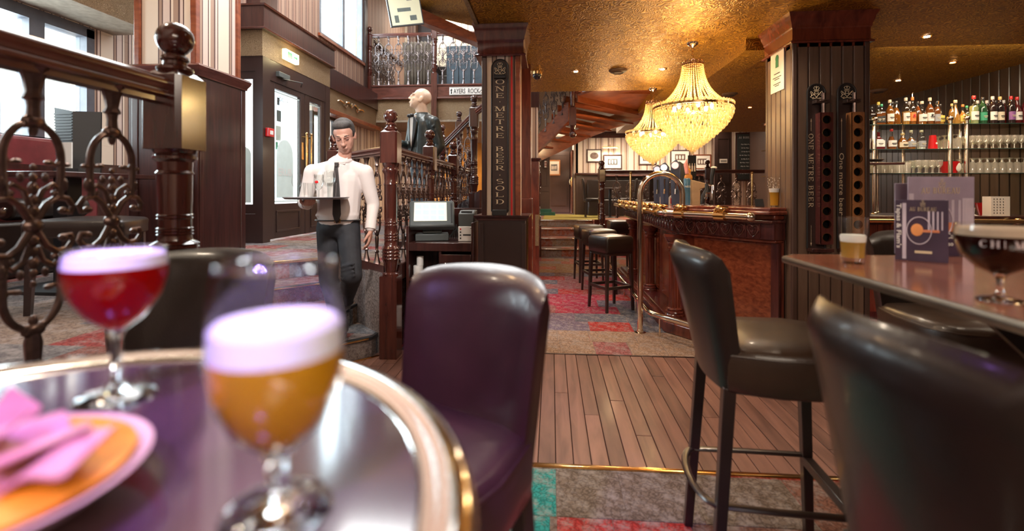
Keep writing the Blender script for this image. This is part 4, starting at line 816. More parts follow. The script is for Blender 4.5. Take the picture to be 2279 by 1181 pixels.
def baluster_mesh(detail=2):
    """cast iron panel, 0.86 m tall, centred 0.48 above its foot, in the plane x-z"""
    q = MB(); n = {2: 8, 1: 5, 0: 4}[detail]; na = {2: 14, 1: 8, 0: 6}[detail]; bn = {2: 8, 1: 6, 0: 4}[detail]; c = .48; a = .066
    def T(pts, r): q.tube([(x, 0, z + c) for x, z in pts], r, n)
    for s in (1, -1):
        top = [(a * .92, .07 * s), (a, .12 * s)] + [(a * math.cos(R(t)), s * (.165 + .082 * math.sin(R(t)))) for t in [180 * i / na for i in range(na + 1)]] + [(-a, .12 * s), (-a * .92, .07 * s)]
        T(top, .0085)
        for sx in (-1, 1):
            T([(sx * a, s * .165), (sx * (a - .012), s * .15), (sx * (a - .026), s * .152)], [.006, .005, .006]); q.ball((sx * (a - .030), 0, c + s * .153), .0085, bn, (1.4, 1, .8)); q.ball((sx * (a + .014), 0, c + s * .15), .0075, bn, (1.4, 1, .8))
            # C scroll: from the centre out and curling in
            sc = [(.006, .012), (.03, .05), (.055, .068), (.082, .064), (.096, .046), (.090, .028), (.074, .030)]
            T([(sx * x, s * z) for x, z in sc], [.009, .008, .008, .0075, .007, .006, .005]); q.ball((sx * .072, 0, c + s * .034), .0095, bn, (1.3, 1, 1))
            sc2 = [(.008, .05), (.022, .085), (.046, .10), (.060, .088), (.050, .076)]
            T([(sx * x, s * z) for x, z in sc2], [.007, .006, .006, .005, .005]); q.ball((sx * .05, 0, c + s * .078), .008, bn)
            q.ball((sx * (a + .004), 0, c + s * .10), .013, bn, (.8, .9, 1.5)); q.ball((sx * .028, 0, c + s * .115), .009, bn, (.8, .8, 1.4))
        for z, r_ in ((.035, .013), (.062, .011), (.09, .012), (.115, .009), (.14, .007)): q.ball((0, 0, c + s * z), r_, bn, (1, .8, 1.3))
        q.ball((0, 0, c + s * .25), .018, bn, (1.6, .9, 1)); q.ball((.02, 0, c + s * .243), .011, bn); q.ball((-.02, 0, c + s * .243), .011, bn); q.ball((0, 0, c + s * .232), .012, bn, (.8, .8, 1.6))
    q.ball((0, 0, c), .02, bn, (1.2, .8, 1)); 
    m = 8 if detail else 5
    q.lathe([(.014, .74), (.012, .765), (.014, .78), (.022, .785), (.015, .80), (.020, .83), (.026, .85), (.034, .862)], n=m); q.lathe([(.034, .0), (.026, .02), (.018, .05), (.014, .08), (.022, .09), (.012, .105), (.014, .13), (.018, .20), (.013, .225)], n=m)
    return q
BAL = {k: baluster_mesh(k).mesh('baluster', M['iron']) for k in (0, 1, 2)}
BALF = baluster_mesh(1).mesh('baluster', M['iron_far'])
def rail_between(parent, p0, p1, name='handrail', k=1.0, mat='rail_wood'):
    p0, p1 = Vector(p0), Vector(p1); d = (p1 - p0).normalized(); n = d.cross(Vector((0, 0, 1))).normalized(); u = n.cross(d)
    prof = [(-.02, -.04), (.02, -.04), (.02, -.028), (.034, -.022), (.034, -.012), (.028, -.006), (.036, .004), (.038, .018), (.028, .03), (0, .037), (-.028, .03), (-.038, .018), (-.036, .004), (-.028, -.006), (-.034, -.012), (-.034, -.022), (-.02, -.028)]
    q = MB(); q.loft([[p + n * a * k + u * b * k for a, b in prof] for p in (p0, p1)])
    return q.build(name, M[mat], parent, world=True, ang=50)
def balusters(parent, pts, mesh, rz, sc=1, zs=1, mat=None):
    for p in pts:
        o = put('baluster', mesh, parent, Vector(p) - Vector(parent.location), rz); o.scale = (sc, sc, zs)
XR = -1.24
fr_ = thing('front_railing', 'near railing at the left, turned post and big cast iron scroll panels', 'railing', (XR, 1.0, .71))
add_newel(fr_, XR, 1.5, .71, 1.83, .135, .055, (None, None), 32)
rail_between(fr_, (XR, -1.4, 1.60), (XR, 1.44, 1.60), k=1.15)
balusters(fr_, [(XR, 1.27 - .2085 * k, .71) for k in range(9)], BAL[2], R(90))
rr = thing('side_railing', 'railing of four ball-topped posts running back from the till', 'railing', (XR, 5.4, .71))
add_newel(rr, XR, 3.65, 0, 1.912, .135, .053, (None, None), 28, label='tallest post, standing on the lower floor')
for yy in (4.85, 6.03, 7.3): add_newel(rr, XR, yy, .71, 1.91, .125, .052, (None, None), 20)
for a, b_ in ((3.71, 4.79), (4.91, 5.97), (6.09, 7.24)): rail_between(rr, (XR, a, 1.60), (XR, b_, 1.60))
balusters(rr, [(XR, 3.80 + .165 * k, .71) for k in range(7)] + [(XR, 5.0 + .165 * k, .71) for k in range(6)] + [(XR, 6.2 + .165 * k, .71) for k in range(6)], BAL[1], R(90), .93)
# rail descending beside the steps behind the waiter, on the far side of the raised floor edge
s2 = thing('landing_railing', 'short railing behind the waiter meeting the tallest post', 'railing', (-1.9, 4.3, .63))
a, b_ = Vector((-1.31, 3.71, 1.60)), Vector((-2.04, 4.46, 1.60)); rail_between(s2, a, b_)
balusters(s2, [tuple(a.lerp(b_, t) - Vector((0, 0, .90))) for t in (.14, .34, .54, .74)], BAL[1], math.atan2(b_.y - a.y, b_.x - a.x), .93)
MB().slab([(-1.30, 3.66, .63), (-2.04, 4.40, .63), (-2.09, 4.46, .63), (-1.30, 3.78, .63)], (0, 0, .07)).build('bottom_rail', M['dark_wood'], s2, world=True)
add_newel(s2, -2.10, 4.52, .63, 1.83, .11, .045, (None, None), 16)
# rising rail of the stair behind
u2 = thing('rising_stair_railing', 'railing that climbs to the right behind the statue', 'railing', (-1.4, 6.6, .63))
pts = [(-1.52, 6.62, 2.21), (-1.38, 7.1, 2.47), (-1.0, 6.2, 2.53)]
add_newel(u2, -1.50, 6.55, .63, 2.20, .10, .045, (None, None), 14); add_newel(u2, -1.36, 7.05, .63, 2.47, .10, .045, (None, None), 14, mat='dark_wood'); add_newel(u2, -.99, 6.14, .63, 2.52, .115, .05, (None, None), 16, mat='dark_wood')
rail_between(u2, (-2.1, 6.9, 1.70), (-1.53, 6.57, 1.93)); rail_between(u2, (-1.47, 6.53, 1.93), (-1.03, 6.18, 2.25)); rail_between(u2, (-.95, 6.1, 2.30), (-.6, 5.85, 2.50)); rail_between(u2, (-1.33, 7.0, 2.2), (-.98, 6.5, 2.42))
balusters(u2, [(-1.47 + .44 * t, 6.53 - .35 * t, .98 + .32 * t) for t in (.12, .37, .62, .87)], BAL[1], R(-38), .9)
balusters(u2, [(-2.05 + .5 * t, 6.87 - .29 * t, .80 + .2 * t) for t in (.15, .45, .75)], BAL[1], R(-30), .9)
MB().slab([(-1.5, 6.5, .63), (-.9, 6.02, .63), (-.9, 6.02, 1.30), (-1.5, 6.5, .95)], (.03, .04, 0)).build('stringer', M['dark_wood'], u2, world=True)
# mezzanine railing
mz = thing('mezzanine_railing', 'railing of the mezzanine above the statue, two posts with hanging pendants', 'railing', (-2.4, 10.0, 3.54))
for xx in (-3.86, -2.45):
    n_ = add_newel(mz, xx, 10.0, 3.25, 4.80 if xx < -3 else 4.92, .13, .06, (None, None), 18)
    q = MB(); h = .058; q.prism([(-h, -h), (h, -h), (h, h), (-h, h)], 2.78, 3.25); q.lathe([(.03, 2.78), (.045, 2.765), (.03, 2.75), (.028, 2.74), (.05, 2.72), (.058, 2.69), (.045, 2.655), (0, 2.64)], n=14)
    q.build('pendant', M['post_wood'], mz, (xx + 2.4, -.02, -3.54))
rail_between(mz, (-3.80, 10.0, 4.60), (-2.52, 10.0, 4.60), k=1.1); rail_between(mz, (-2.39, 10.0, 4.60), (-.40, 10.0, 4.60), k=1.1)
rail_between(mz, (-3.86, 10.06, 4.60), (-3.86, 12.4, 4.60), k=1.1)
balusters(mz, [(-3.66 + .215 * k, 10.0, 3.54) for k in range(6)] + [(-2.28 + .222 * k, 10.0, 3.54) for k in range(8)], BALF, 0, 1.12, 1.2)
balusters(mz, [(-3.86, 10.25 + .22 * k, 3.54) for k in range(7)], BALF, R(90), 1.12, 1.2)
# railing of the back platform
br = thing('back_railing', 'railing across the back room above the bar, with polished rail and iron panels', 'railing', (2.6, 10.95, .63))
for xx, zt in ((1.10, 1.985), (3.42, 1.99)): add_newel(br, xx, 10.95, .63, zt, .13, .055, (None, None), 18)
rail_between(br, (1.17, 10.95, 1.73), (3.35, 10.95, 1.73), k=1.1); rail_between(br, (3.49, 10.95, 1.73), (4.62, 10.95, 1.73), k=1.1)
balusters(br, [(1.45 + .30 * k, 10.95, .70) for k in range(7)] + [(3.72 + .32 * k, 10.95, .70) for k in range(3)], BAL[1], 0, 1.1, 1.1)
q = MB()
for xx in (1.75, 4.35): q.cyl((xx, 10.90, .66), (xx, 10.90, 1.70), .022, n=10); q.ball((xx, 10.90, 1.70), .035, 10)
q.build('brass_stanchion', M['brass'], br, world=True)
for xx, yy, lb in ((-.27, 9.62, 'turned post at the left foot of the far steps'), (.99, 9.62, 'turned post at the right foot of the far steps')):
    t = thing('stair_post', lb, 'post', (xx, yy, 0)); add_newel(t, xx, yy, 0, 1.83 if xx < 0 else 1.9, .13, .055, (None, None), 18)
# winding stair seen from below, behind the first column
ws = thing('winding_stair', 'red-brown winding stair seen from below with a hanging turned post', 'staircase', (.4, 7.6, 2.3))
def stringer(pts, h, t, name, mat):
    q = MB(); rings = []
    for i, p in enumerate(pts):
        a = Vector(pts[max(i - 1, 0)]); b = Vector(pts[min(i + 1, len(pts) - 1)]); d = (b - a); n = d.cross(Vector((0, 0, 1))).normalized() * t / 2; p = Vector(p); v = Vector((0, 0, h / 2))
        rings.append([p - n - v, p + n - v, p + n + v, p - n + v])
    q.loft(rings); q.build(name, mat, ws, world=True, ang=50)
stringer([(-.27, 8.0, 2.02), (.0, 7.62, 2.24), (.27, 7.24, 2.47)], .27, .05, 'inner_stringer', M['red_wood'])
out_ = [(-.25, 8.2, 1.90), (.15, 8.45, 2.10), (.58, 8.68, 2.33), (1.05, 8.8, 2.52), (1.55, 8.75, 2.66), (2.1, 8.5, 2.8)]
stringer(out_, .24, .05, 'outer_stringer', M['red_wood'])
c_ = Vector((.31, 7.10, 0))
for k in range(7):
    a0 = Vector(out_[0]).lerp(Vector(out_[1]), 0) if k == 0 else None
    t = k / 6 * 4.6; i = min(int(t), 4); o_ = Vector(out_[i]).lerp(Vector(out_[i + 1]), t - i); i2 = min(int(t + .75), 4); o2 = Vector(out_[i2]).lerp(Vector(out_[i2 + 1]), min(1, t + .75 - i2)); z = 2.02 + .115 * k
    ci = Vector((-.27 + .09 * k, 8.0 - .127 * k, 0)) if k < 6 else c_
    q = MB(); q.slab([(ci.x, ci.y, z), (o_.x, o_.y, z), (o2.x, o2.y, z), (ci.x + .08, ci.y - .1, z)], (0, 0, .03)); q.build('tread', M['red_wood'], ws, world=True)
    q = MB(); d = (o2 - o_).normalized() * .02; q.slab([(ci.x, ci.y, z + .03), (o_.x, o_.y, z + .03), (o_.x, o_.y, z + .14), (ci.x, ci.y, z + .14)], (d.x, d.y, 0)); q.build('riser', M['red_wood'], ws, world=True)
q = MB(); q.slab([(.36, 7.05, 2.66), (1.45, 8.35, 2.66), (1.9, 7.4, 2.78), (1.0, 6.6, 2.78)], (0, 0, .03)); q.build('landing_board', M['red_wood'], ws, world=True)
for za, zb_, xb, yb in ((2.58, 2.70, 1.45, 8.35), (2.72, 2.86, 1.9, 7.4)):
    q = MB(); q.slab([(.36, 7.05, za), (xb, yb, za), (xb, yb, zb_), (.36, 7.05, zb_)], (.02, -.02, 0)); q.build('riser', M['red_wood'], ws, world=True)
q = MB(); h = .05; q.prism([(-h, -h), (h, -h), (h, h), (-h, h)], 2.24, 2.50); q.lathe([(0, 2.06), (.035, 2.07), (.052, 2.10), (.05, 2.13), (.035, 2.15), (.028, 2.16), (.04, 2.175), (.03, 2.19), (.045, 2.24)], n=16); q.lathe([(.045, 2.50), (.03, 2.52), (.04, 2.54), (.035, 2.62), (.045, 2.64), (.045, 2.78)], n=16)
q.build('hanging_post', M['post_wood'], ws, (.305 - .4, 7.06 - 7.6, -2.3))
for k in range(4):
    o = put('baluster', BALF, ws, (-.22 + .13 * k - .4, 7.9 - .18 * k - 7.6, 2.14 + .10 * k - 2.3), R(-53)); o.scale = (.95, .95, .8)

# ================================================================== BAR
bar = thing('bar_counter', 'curved mahogany bar counter with fluted columns and carved frieze', 'bar', (1.4, 5.5, 0))
body = [(1.22, 7.6), (1.22, 4.56), (1.745, 3.83), (1.762, 3.83), (1.762, 4.35), (1.73, 4.9), (1.73, 7.6)]
def offset(path, d):
    P = [Vector((*p, 0)) for p in path]; o = []
    for i in range(len(P)):
        d0 = (P[i] - P[i - 1]).normalized() if i else (P[1] - P[0]).normalized(); d1 = (P[i + 1] - P[i]).normalized() if i < len(P) - 1 else d0
        n0 = Vector((d0.y, -d0.x, 0)); n1 = Vector((d1.y, -d1.x, 0)); n = (n0 + n1).normalized(); q = P[i] + n * (d / max(.4, n.dot(n0))); o.append((q.x, q.y))
    return o
face = [(1.22, 7.6), (1.22, 4.56), (1.745, 3.83)]      # outer line, travelled towards the pillar; outside is on the right hand (negative side)
def out(d): return offset(face, d)
q = MB(); q.prism(body, .12, .92); q.build('panelled_body', M['bar_wood'], bar, world=True)
def ring(d, z0, z1, name, mat, bevel=0):
    o = out(d); poly = o + [(1.762, 3.83), (1.762, 4.35), (1.73, 4.9), (1.73, 7.6)]
    if d > 0: poly = [(x, y) for x, y in o] + [(1.768, o[-1][1] + .05), (1.768, 4.35), (1.74, 4.9), (1.74, 7.6)]
    return MB().prism(poly, z0, z1).build(name, mat, bar, world=True, bevel=bevel)
SG = 1 if out(.1)[0][0] < 1.22 else -1
ring(.20 * SG, 0, .10, 'plinth', M['bar_wood'], .01); ring(.15 * SG, .10, .125, 'plinth_moulding', M['bar_dark'], .008)
ring(.02 * SG, .86, .90, 'architrave', M['bar_wood'], .006); ring(.08 * SG, .885, .91, 'lower_moulding', M['bar_wood'], .008)
ring(.10 * SG, .91, 1.04, 'frieze', M['bar_dark']); ring(.13 * SG, 1.035, 1.06, 'upper_moulding', M['bar_dark'], .008); ring(.09 * SG, 1.06, 1.10, 'counter_support', M['bar_wood'], .01)
ring(.17 * SG, 1.10, 1.13, 'counter_top', M['bar_wood'], .010)
o_ = out(.155 * SG); MB().prism([(o_[1][0] + .10, o_[1][1] + .18), (o_[1][0] + .03, o_[1][1] - .04), (o_[2][0], o_[2][1]), (1.768, 3.80), (1.768, 4.5)], 1.13, 1.155).build('raised_counter_end', M['bar_wood'], bar, world=True, bevel=.006)
# diagonal veneer panels on the near face with a dark end post
a, b_ = Vector((*out(.004 * SG)[1], 0)), Vector((*out(.004 * SG)[2], 0)); d_ = (b_ - a).normalized()
MB().slab([a + d_ * .12 + Vector((0, 0, .14)), b_ - d_ * .07 + Vector((0, 0, .14)), b_ - d_ * .07 + Vector((0, 0, .86)), a + d_ * .12 + Vector((0, 0, .86))], Vector((-.008, -.006, 0))).build('veneer_panel', wood('diagonal_red_veneer', (.15, .03, .014), (.33, .085, .035), .22, .6, (16, 3, 16)), bar, world=True)
MB().slab([b_ - d_ * .06 + Vector((0, 0, .12)), b_ + Vector((0, 0, .12)), b_ + Vector((0, 0, .88)), b_ - d_ * .06 + Vector((0, 0, .88))], Vector((-.03, -.02, 0))).build('end_post', M['bar_dark'], bar, world=True)
for k in range(5):
    y_ = 4.85 + k * .75
    if y_ < 7.0: MB().slab([(1.218, y_, .18), (1.218, y_ + .55, .18), (1.218, y_ + .55, .82), (1.218, y_, .82)], (-.008, 0, 0)).build('veneer_panel', bpy.data.materials['diagonal_red_veneer'], bar, world=True)
# fluted columns
q = MB(); r_ = .052; prof = [(.085, 0), (.085, .02), (.078, .028), (.082, .04), (.078, .052), (.066, .058), (.072, .07), (.066, .08), (r_ + .004, .085)]
q.lathe(prof, n=24)
rings = []
for z in (.085, .62):
    rg = []
    for k in range(48):
        a_ = 2 * PI * k / 48; f_ = (0, -.006, -.006, 0)[k % 4]; rg.append(((r_ + f_) * math.cos(a_), (r_ + f_) * math.sin(a_), z))
    rings.append(rg)
q.loft(rings); q.lathe([(r_ + .002, .62), (.064, .628), (.064, .64), (.054, .645), (.054, .66), (.062, .668), (.07, .68), (.062, .69), (.075, .70), (.095, .735), (.1, .74), (.1, .765)], n=24)
cm = q.mesh('fluted_column', M['bar_wood'], ang=30)
for x_, y_ in ((1.14, 4.60), (1.15, 5.78), (1.15, 6.95)): put('fluted_column', cm, bar, (x_ - 1.4, y_ - 5.5, .122))
# carved hearts of the frieze
q = MB()
for s in (-1, 1):
    q.tube([(0, 0, .008), (s * .025, 0, .03), (s * .046, 0, .065), (s * .042, 0, .095), (s * .022, 0, .104), (0, 0, .088)], [.006, .005, .006, .006, .005, .005], 6)
    q.tube([(0, 0, .03), (s * .02, 0, .05), (s * .026, 0, .07), (s * .012, 0, .08), (s * .008, 0, .066)], .004, 5)
    q.tube([(s * .056, 0, .004), (s * .058, 0, .05), (s * .05, 0, .11)], .004, 5)
q.ball((0, 0, .09), .008, 6); q.ball((0, 0, .052), .007, 6, (1, 1, 1.8)); q.ball((0, 0, .116), .006, 6)
hm = q.mesh('carved_heart', M['bar_dark'])
fo = [Vector((*p, 0)) for p in out(.104 * SG)]
for a, b_ in ((fo[1], fo[0]), (fo[1], fo[2])):
    d_ = b_ - a; n_ = int(d_.length / .118); d_.normalize(); ang = math.atan2(d_.y, d_.x)
    for k in range(n_):
        p = a + d_ * (.118 * (k + .5)); put('carved_heart', hm, bar, p - Vector((1.4, 5.5, 0)) + Vector((0, 0, .915)), ang)
# brass hand rail with claw brackets
ro = [Vector((*p, 1.085)) for p in out(.235 * SG)]; e_ = ro[2] - (ro[2] - ro[1]).normalized() * .10
q = MB(); q.tube([ro[1] + (e_ - ro[1]).normalized() * .07, e_], .026, 14); q.lathe([(.0, -.03), (.03, -.026), (.036, -.01), (.034, .012), (.026, .02)], (0, 0, 0), 12) if 0 else None
q.tube([ro[1] + Vector((.0, .10, 0)), ro[0]], .026, 14); q.tube([ro[1] + (e_ - ro[1]).normalized() * .07, ro[1], ro[1] + Vector((0, .1, 0))], .025, 12)
q.ball(e_, .036, 12); q.ball(ro[1] + (e_ - ro[1]).normalized() * .07, .034, 12)
q.build('hand_rail', M['gold_brass'], bar, world=True)
q = MB(); q.tube([(0, 0, -.036), (0, 0, .036)], .034, 12)
for k in range(5):
    s_ = (k - 2) * .016; q.tube([(.02, .03, s_ * 1.2), (-.005, .036, s_), (-.03, .015, s_ * .8)], [.009, .011, .006], 6)
q.ball((.01, .045, 0), .034, 10, (1.5, .6, 1.2)); q.ball((-.02, .05, 0), .022, 8); q.ball((.05, .05, 0), .02, 8, (1.6, .6, 1)); q.tube([(.0, .03, 0), (.05, .0, 0), (.09, -.01, 0)], [.02, .016, .012], 8)
bk = MB(); bk.M = Matrix(((0, 0, 1, 0), (1, 0, 0, 0), (0, 1, 0, 0), (0, 0, 0, 1))); bk.add(q.v, q.f)
bkm = bk.mesh('claw_bracket', M['brass'])
d_ = (e_ - ro[1]).normalized()
for p, ang in [(ro[1] + d_ * t, math.atan2(d_.y, d_.x)) for t in (.22, .62)] + [(ro[1] + Vector((0, t, 0)), -PI / 2) for t in (.12, .7, 1.3, 1.9, 2.5)]:
    put('claw_bracket', bkm, bar, p - Vector(bar.location), ang).scale = (1.25, 1.25, 1.2)
# foot rail
rf = [Vector((*p, .18)) for p in out(.34 * SG)]; q = MB(); q.tube([rf[0], rf[1] + Vector((0, .05, 0)), rf[1] + (rf[2] - rf[1]).normalized() * .05, rf[2] + (rf[1] - rf[2]).normalized() * .08], .024, 12)
for p in [rf[1] + (rf[2] - rf[1]) * t for t in (.12, .55)] + [rf[1] + Vector((0, t, 0)) for t in (.7, 1.5, 2.3)]:
    q.cyl((p.x, p.y, 0), (p.x, p.y, .17), .008, n=6); q.tube([p, (p.x + .12, p.y + .08, .12)], .008, 6)
q.build('foot_rail', M['gold_brass'], bar, world=True)
q = MB(); p = Vector((*out(.20 * SG)[1], 0)) + (Vector((*out(.2 * SG)[2], 0)) - Vector((*out(.2 * SG)[1], 0))).normalized() * .20
pp = Vector((*out(.03 * SG)[1], 0)); dd = (Vector((*out(.03 * SG)[2], 0)) - pp).normalized(); ct = pp + dd * .18 + Vector((0, 0, .20)); nrm = Vector((dd.y, -dd.x, 0)) * (1 if SG > 0 else -1)
q.slab([ct + dd * (.03 * math.cos(a)) + Vector((0, 0, .02 * math.sin(a))) for a in [2 * PI * i / 18 for i in range(18)]], -nrm * .006 if 0 else Vector((-.008, -.006, 0))); q.build('oval_badge', M['gold_paint'], bar, world=True)
# brass hoop beside the bar corner
hp = thing('brass_hoop_pole', 'tall shiny brass pole curving over onto the corner of the bar', 'pole', (.80, 4.455, 0))
q = MB(); q.tube([(0, 0, 0), (0, 0, .6), (0, 0, 1.255)] + [(.187 - .187 * math.cos(R(t)), 0, 1.255 + .187 * math.sin(R(t))) for t in range(12, 181, 12)] + [(.374, 0, 1.135)], .0245, 16); q.build('pole', M['gold_brass'], hp)
q = MB(); q.lathe([(.052, 0), (.052, .006), (.03, .012), (.028, .03), (.0245, .032)], n=20); q.lathe([(.045, 1.131), (.045, 1.14), (.026, 1.15)], (.374, 0, 0), 16); q.build('flange', M['gold_brass'], hp)

# ------------------------------------------------------------ bar top: taps, glasses
def tap(x, y, label, med):
    t = thing('beer_tap', label, 'beer tap', (x, y, 1.131), R(-20), 'tall blue-black beer taps on the bar')
    q = MB(); q.slab([(-.05, 0, 0), (.045, 0, 0), (.045, 0, .44), (.0, 0, .50), (-.06, 0, .46)], (0, .07, 0)); q.build('tower', plain('blue_black_tap', (.05, .07, .14), .35, coat=.4) if 'blue_black_tap' not in bpy.data.materials else bpy.data.materials['blue_black_tap'], t, bevel=.006)
    q = MB(); q.cyl((-.01, -.012, .435), (-.01, 0, .435), .042, n=20); q.build('medallion_rim', M['chrome'], t)
    MB().cyl((-.01, -.016, .435), (-.01, -.012, .435), .036, n=20).build('medallion', med, t)
    q = MB(); q.tube([(.0, 0, .17), (0, -.05, .17), (0, -.06, .12)], .011, 8); q.tube([(0, -.03, .18), (.0, -.035, .30)], [.008, .013], 8); q.build('spout', M['chrome'], t)
    return t
MW = emit('backlit_medallion', (.9, .93, 1), 1.6); MP = emit('pink_medallion', (.9, .6, .62), .7)
tap(1.36, 6.33, 'beer tap with pale lilac medallion, farthest of the three', emit('lilac_medallion', (.8, .7, .85), .6)); tap(1.345, 5.88, 'beer tap with bright white medallion, middle of the three', MW)
tap(1.36, 5.42, 'beer tap with pinkish white medallion, nearest of the three', MP)
t = thing('tap_cabinet', 'tall brown metal dispenser cabinet right of the beer taps', 'dispenser', (1.50, 5.55, 1.131)); q = MB(); q.slab([(-.07, 0, 0), (.06, 0, 0), (.06, 0, .40), (-.07, 0, .49)], (0, .16, 0)); q.build('housing', M['grey'], t, bevel=.006); MB().box(-.07, .06, -.03, 0, 0, .02).build('drip_tray', M['chrome'], t)
t = thing('beer_tap', 'short blue tap with white lettering, right of the brass hoop', 'beer tap', (1.395, 5.12, 1.131)); q = MB(); q.lathe([(.03, 0), (.034, .05), (.032, .2), (.036, .27), (.03, .285), (0, .287)], n=16); q.build('handle', plain('blue_tap', (.06, .17, .30), .3, coat=.4), t); sans('NESS', (-.033, -.038, .19), (1, 0, 0), (0, 0, 1), .02).build('lettering', M['white_paint'], t)
t = thing('coffee_machine', 'small tan box machine behind the blue tap', 'machine', (1.49, 5.12, 1.131)); q = MB(); q.slab([(-.05, 0, 0), (.04, 0, 0), (.04, 0, .17), (.09, 0, .19), (.09, 0, .235), (-.05, 0, .27)], (0, .14, 0)); q.build('housing', plain('tan_plastic', (.42, .30, .2), .5), t, bevel=.008)
t = thing('beer_pump', 'black beer pump with chrome spout and white-tipped handle', 'beer tap', (1.56, 4.86, 1.156)); q = MB(); q.tube([(-.09, 0, 0), (-.08, 0, .08), (-.04, 0, .14), (-.05, 0, .20)], [.018, .022, .026, .016], 10); q.build('body', M['black'], t); q = MB(); q.tube([(.0, 0, .04), (.0, 0, .18), (-.05, 0, .19)], [.018, .02, .012], 10); q.tube([(.0, 0, .11), (-.06, -.03, .11), (-.07, -.04, .07)], .009, 8); q.build('spout', M['chrome'], t); q = MB(); q.tube([(0, 0, .18), (.0, 0, .26), (.015, 0, .35)], [.012, .018, .02], 10); q.build('pump_handle', M['black'], t); q = MB(); q.ball((.02, 0, .355), .02, 10, (1.6, 1, .7)); q.build('handle_tip', M['white'], t)
t = thing('stem_glass', 'empty stemmed glass standing in front of the beer pump', 'glass', (1.46, 4.72, 1.156)); q = MB(); q.lathe([(.028, 0), (.026, .004), (.005, .01), (.004, .04), (.012, .052), (.024, .09), (.022, .13)], n=18, close=False); q.build('glass_bowl', M['glass'], t)
t = thing('orange_figure', 'small orange and pink bird figure behind the bar', 'ornament', (1.475, 5.36, 1.131)); q = MB(); q.ball((0, 0, .30), .045, 10, (1, .8, 1)); q.ball((0, 0, .37), .03, 10); q.tube([(0, 0, .32), (-.01, 0, .46)], [.03, .004], 8); q.build('body', plain('orange_glaze', (.75, .32, .06), .4), t); q = MB(); q.tube([(-.02, -.02, .34), (-.035, -.02, .44), (-.02, -.02, .50)], [.02, .022, .003], 8); q.build('wing', plain('pink_glaze', (.8, .35, .35), .4), t); q = MB(); q.cyl((0, 0, 0), (0, 0, .27), .012, n=8); q.build('stand', M['brass'], t)
t = thing('bottle_card', 'dark card showing bottles, standing behind the bar', 'menu card', (1.74, 6.16, 1.131)); MB().box(-.05, .05, 0, .012, .33, .60).build('card', M['black'], t); q = MB()
for k in range(3): q.cyl((-.03 + .03 * k, -.004, .40), (-.03 + .03 * k, -.004, .47), .010, .010, n=8); q.cyl((-.03 + .03 * k, -.004, .47), (-.03 + .03 * k, -.004, .50), .004, n=6)
q.build('printed_bottles', M['paper'], t); MB().box(-.03, .03, 0, .03, 0, .33).build('stand', M['black'], t)
for k in range(2): 
    t = thing('tap_badge', ('red and white drip tray label left of the white tap', 'red and white drip tray label right of the white tap')[k], 'badge', (1.345 + .02, 6.08 - .46 * k, 1.131)); q = MB(); q.slab([(-.035, 0, 0), (.035, 0, 0), (.035, 0, .08), (0, 0, .11), (-.035, 0, .08)], (0, .01, 0)); q.build('label_plate', M['white'], t); q = MB(); q.box(-.018, .018, -.003, 0, .01, .075); q.build('red_print', M['red'], t)
# beer glass and black stand at the right end of the bar
def beer_lathe(prof, fill, n=28):
    """outer profile -> (glass shell, liquid up to height fill) """
    g = MB(); th = .0022; g.lathe(prof + [(max(r - th, .001), z) for r, z in prof[::-1] if z > prof[0][1] + .006 or r > .01], n=n, close=False)
    return g
t = thing('beer_glass', 'tall printed glass half full of pale beer at the right end of the bar', 'glass', (1.745, 3.955, 1.156), 0)
gp = [(.030, .0), (.031, .03), (.033, .09), (.040, .14), (.046, .18), (.043, .225), (.044, .24)]
q = MB(); q.lathe([(0, 0)] + gp, n=24, close=False); q.build('glass_body', M['glass'], t)
q = MB(); q.lathe([(0, .012), (.027, .012), (.029, .05), (.0305, .09), (.034, .115), (0, .115)], n=24, close=False); q.build('beer', liquid('pale_beer', (.75, .45, .06), (1, .72, .2)), t)
q = MB(); q.lathe([(0, .115), (.034, .115), (.0385, .145), (0, .147)], n=24, close=False); q.build('foam', M['foam'], t)
q = MB()
for k in range(34): a = k * 2.4; z = .150 + .0024 * k; rr0 = .0425 + .002 * math.sin(z * 40); q.ball((rr0 * math.cos(a), rr0 * math.sin(a), z), .003, 6, (1, 1, 1))
q.build('printed_dots', M['white_paint'], t)
t = thing('card_stand', 'small black card stand beside the tall beer glass on the bar', 'card stand', (1.66, 4.02, 1.156)); q = MB(); q.slab([(-.035, -.01, 0), (.035, -.01, 0), (.033, .01, .062), (-.033, .01, .062)], (0, .006, 0)); q.build('card', M['black'], t); MB().box(-.035, .035, -.012, .02, -.0, .004).build('foot', M['black'], t)

# ------------------------------------------------------------ bar stools by the counter
def cushion(w, d, h, r=.03, puff=.012, n=6):
    q = MB(); rings = []
    def rr_(sx, sy, z):
        pts = []
        for cx_, cy_, a0 in ((sx - r, sy - r, 0), (-sx + r, sy - r, 90), (-sx + r, -sy + r, 180), (sx - r, -sy + r, 270)):
            for k in range(4): a = R(a0 + 30 * k); pts.append((cx_ + r * math.cos(a), cy_ + r * math.sin(a), z))
        return pts
    a, b = w / 2, d / 2
    for (s_, z) in ((-.008, 0), (0, .006), (0, h * .5), (.002, h * .8), (-.004, h * .93), (-.016, h)): rings.append(rr_(a + s_, b + s_, z))
    q.loft(rings, cap=False); q.add([p for p in rings[0]], [tuple(range(16))[::-1]])
    n0 = len(q.v); q.add(rings[-1] + [(p[0] * .55, p[1] * .55, h + puff) for p in rings[-1]], [(k, (k + 1) % 16, 16 + (k + 1) % 16, 16 + k) for k in range(16)] + [tuple(range(16, 32))])
    return q
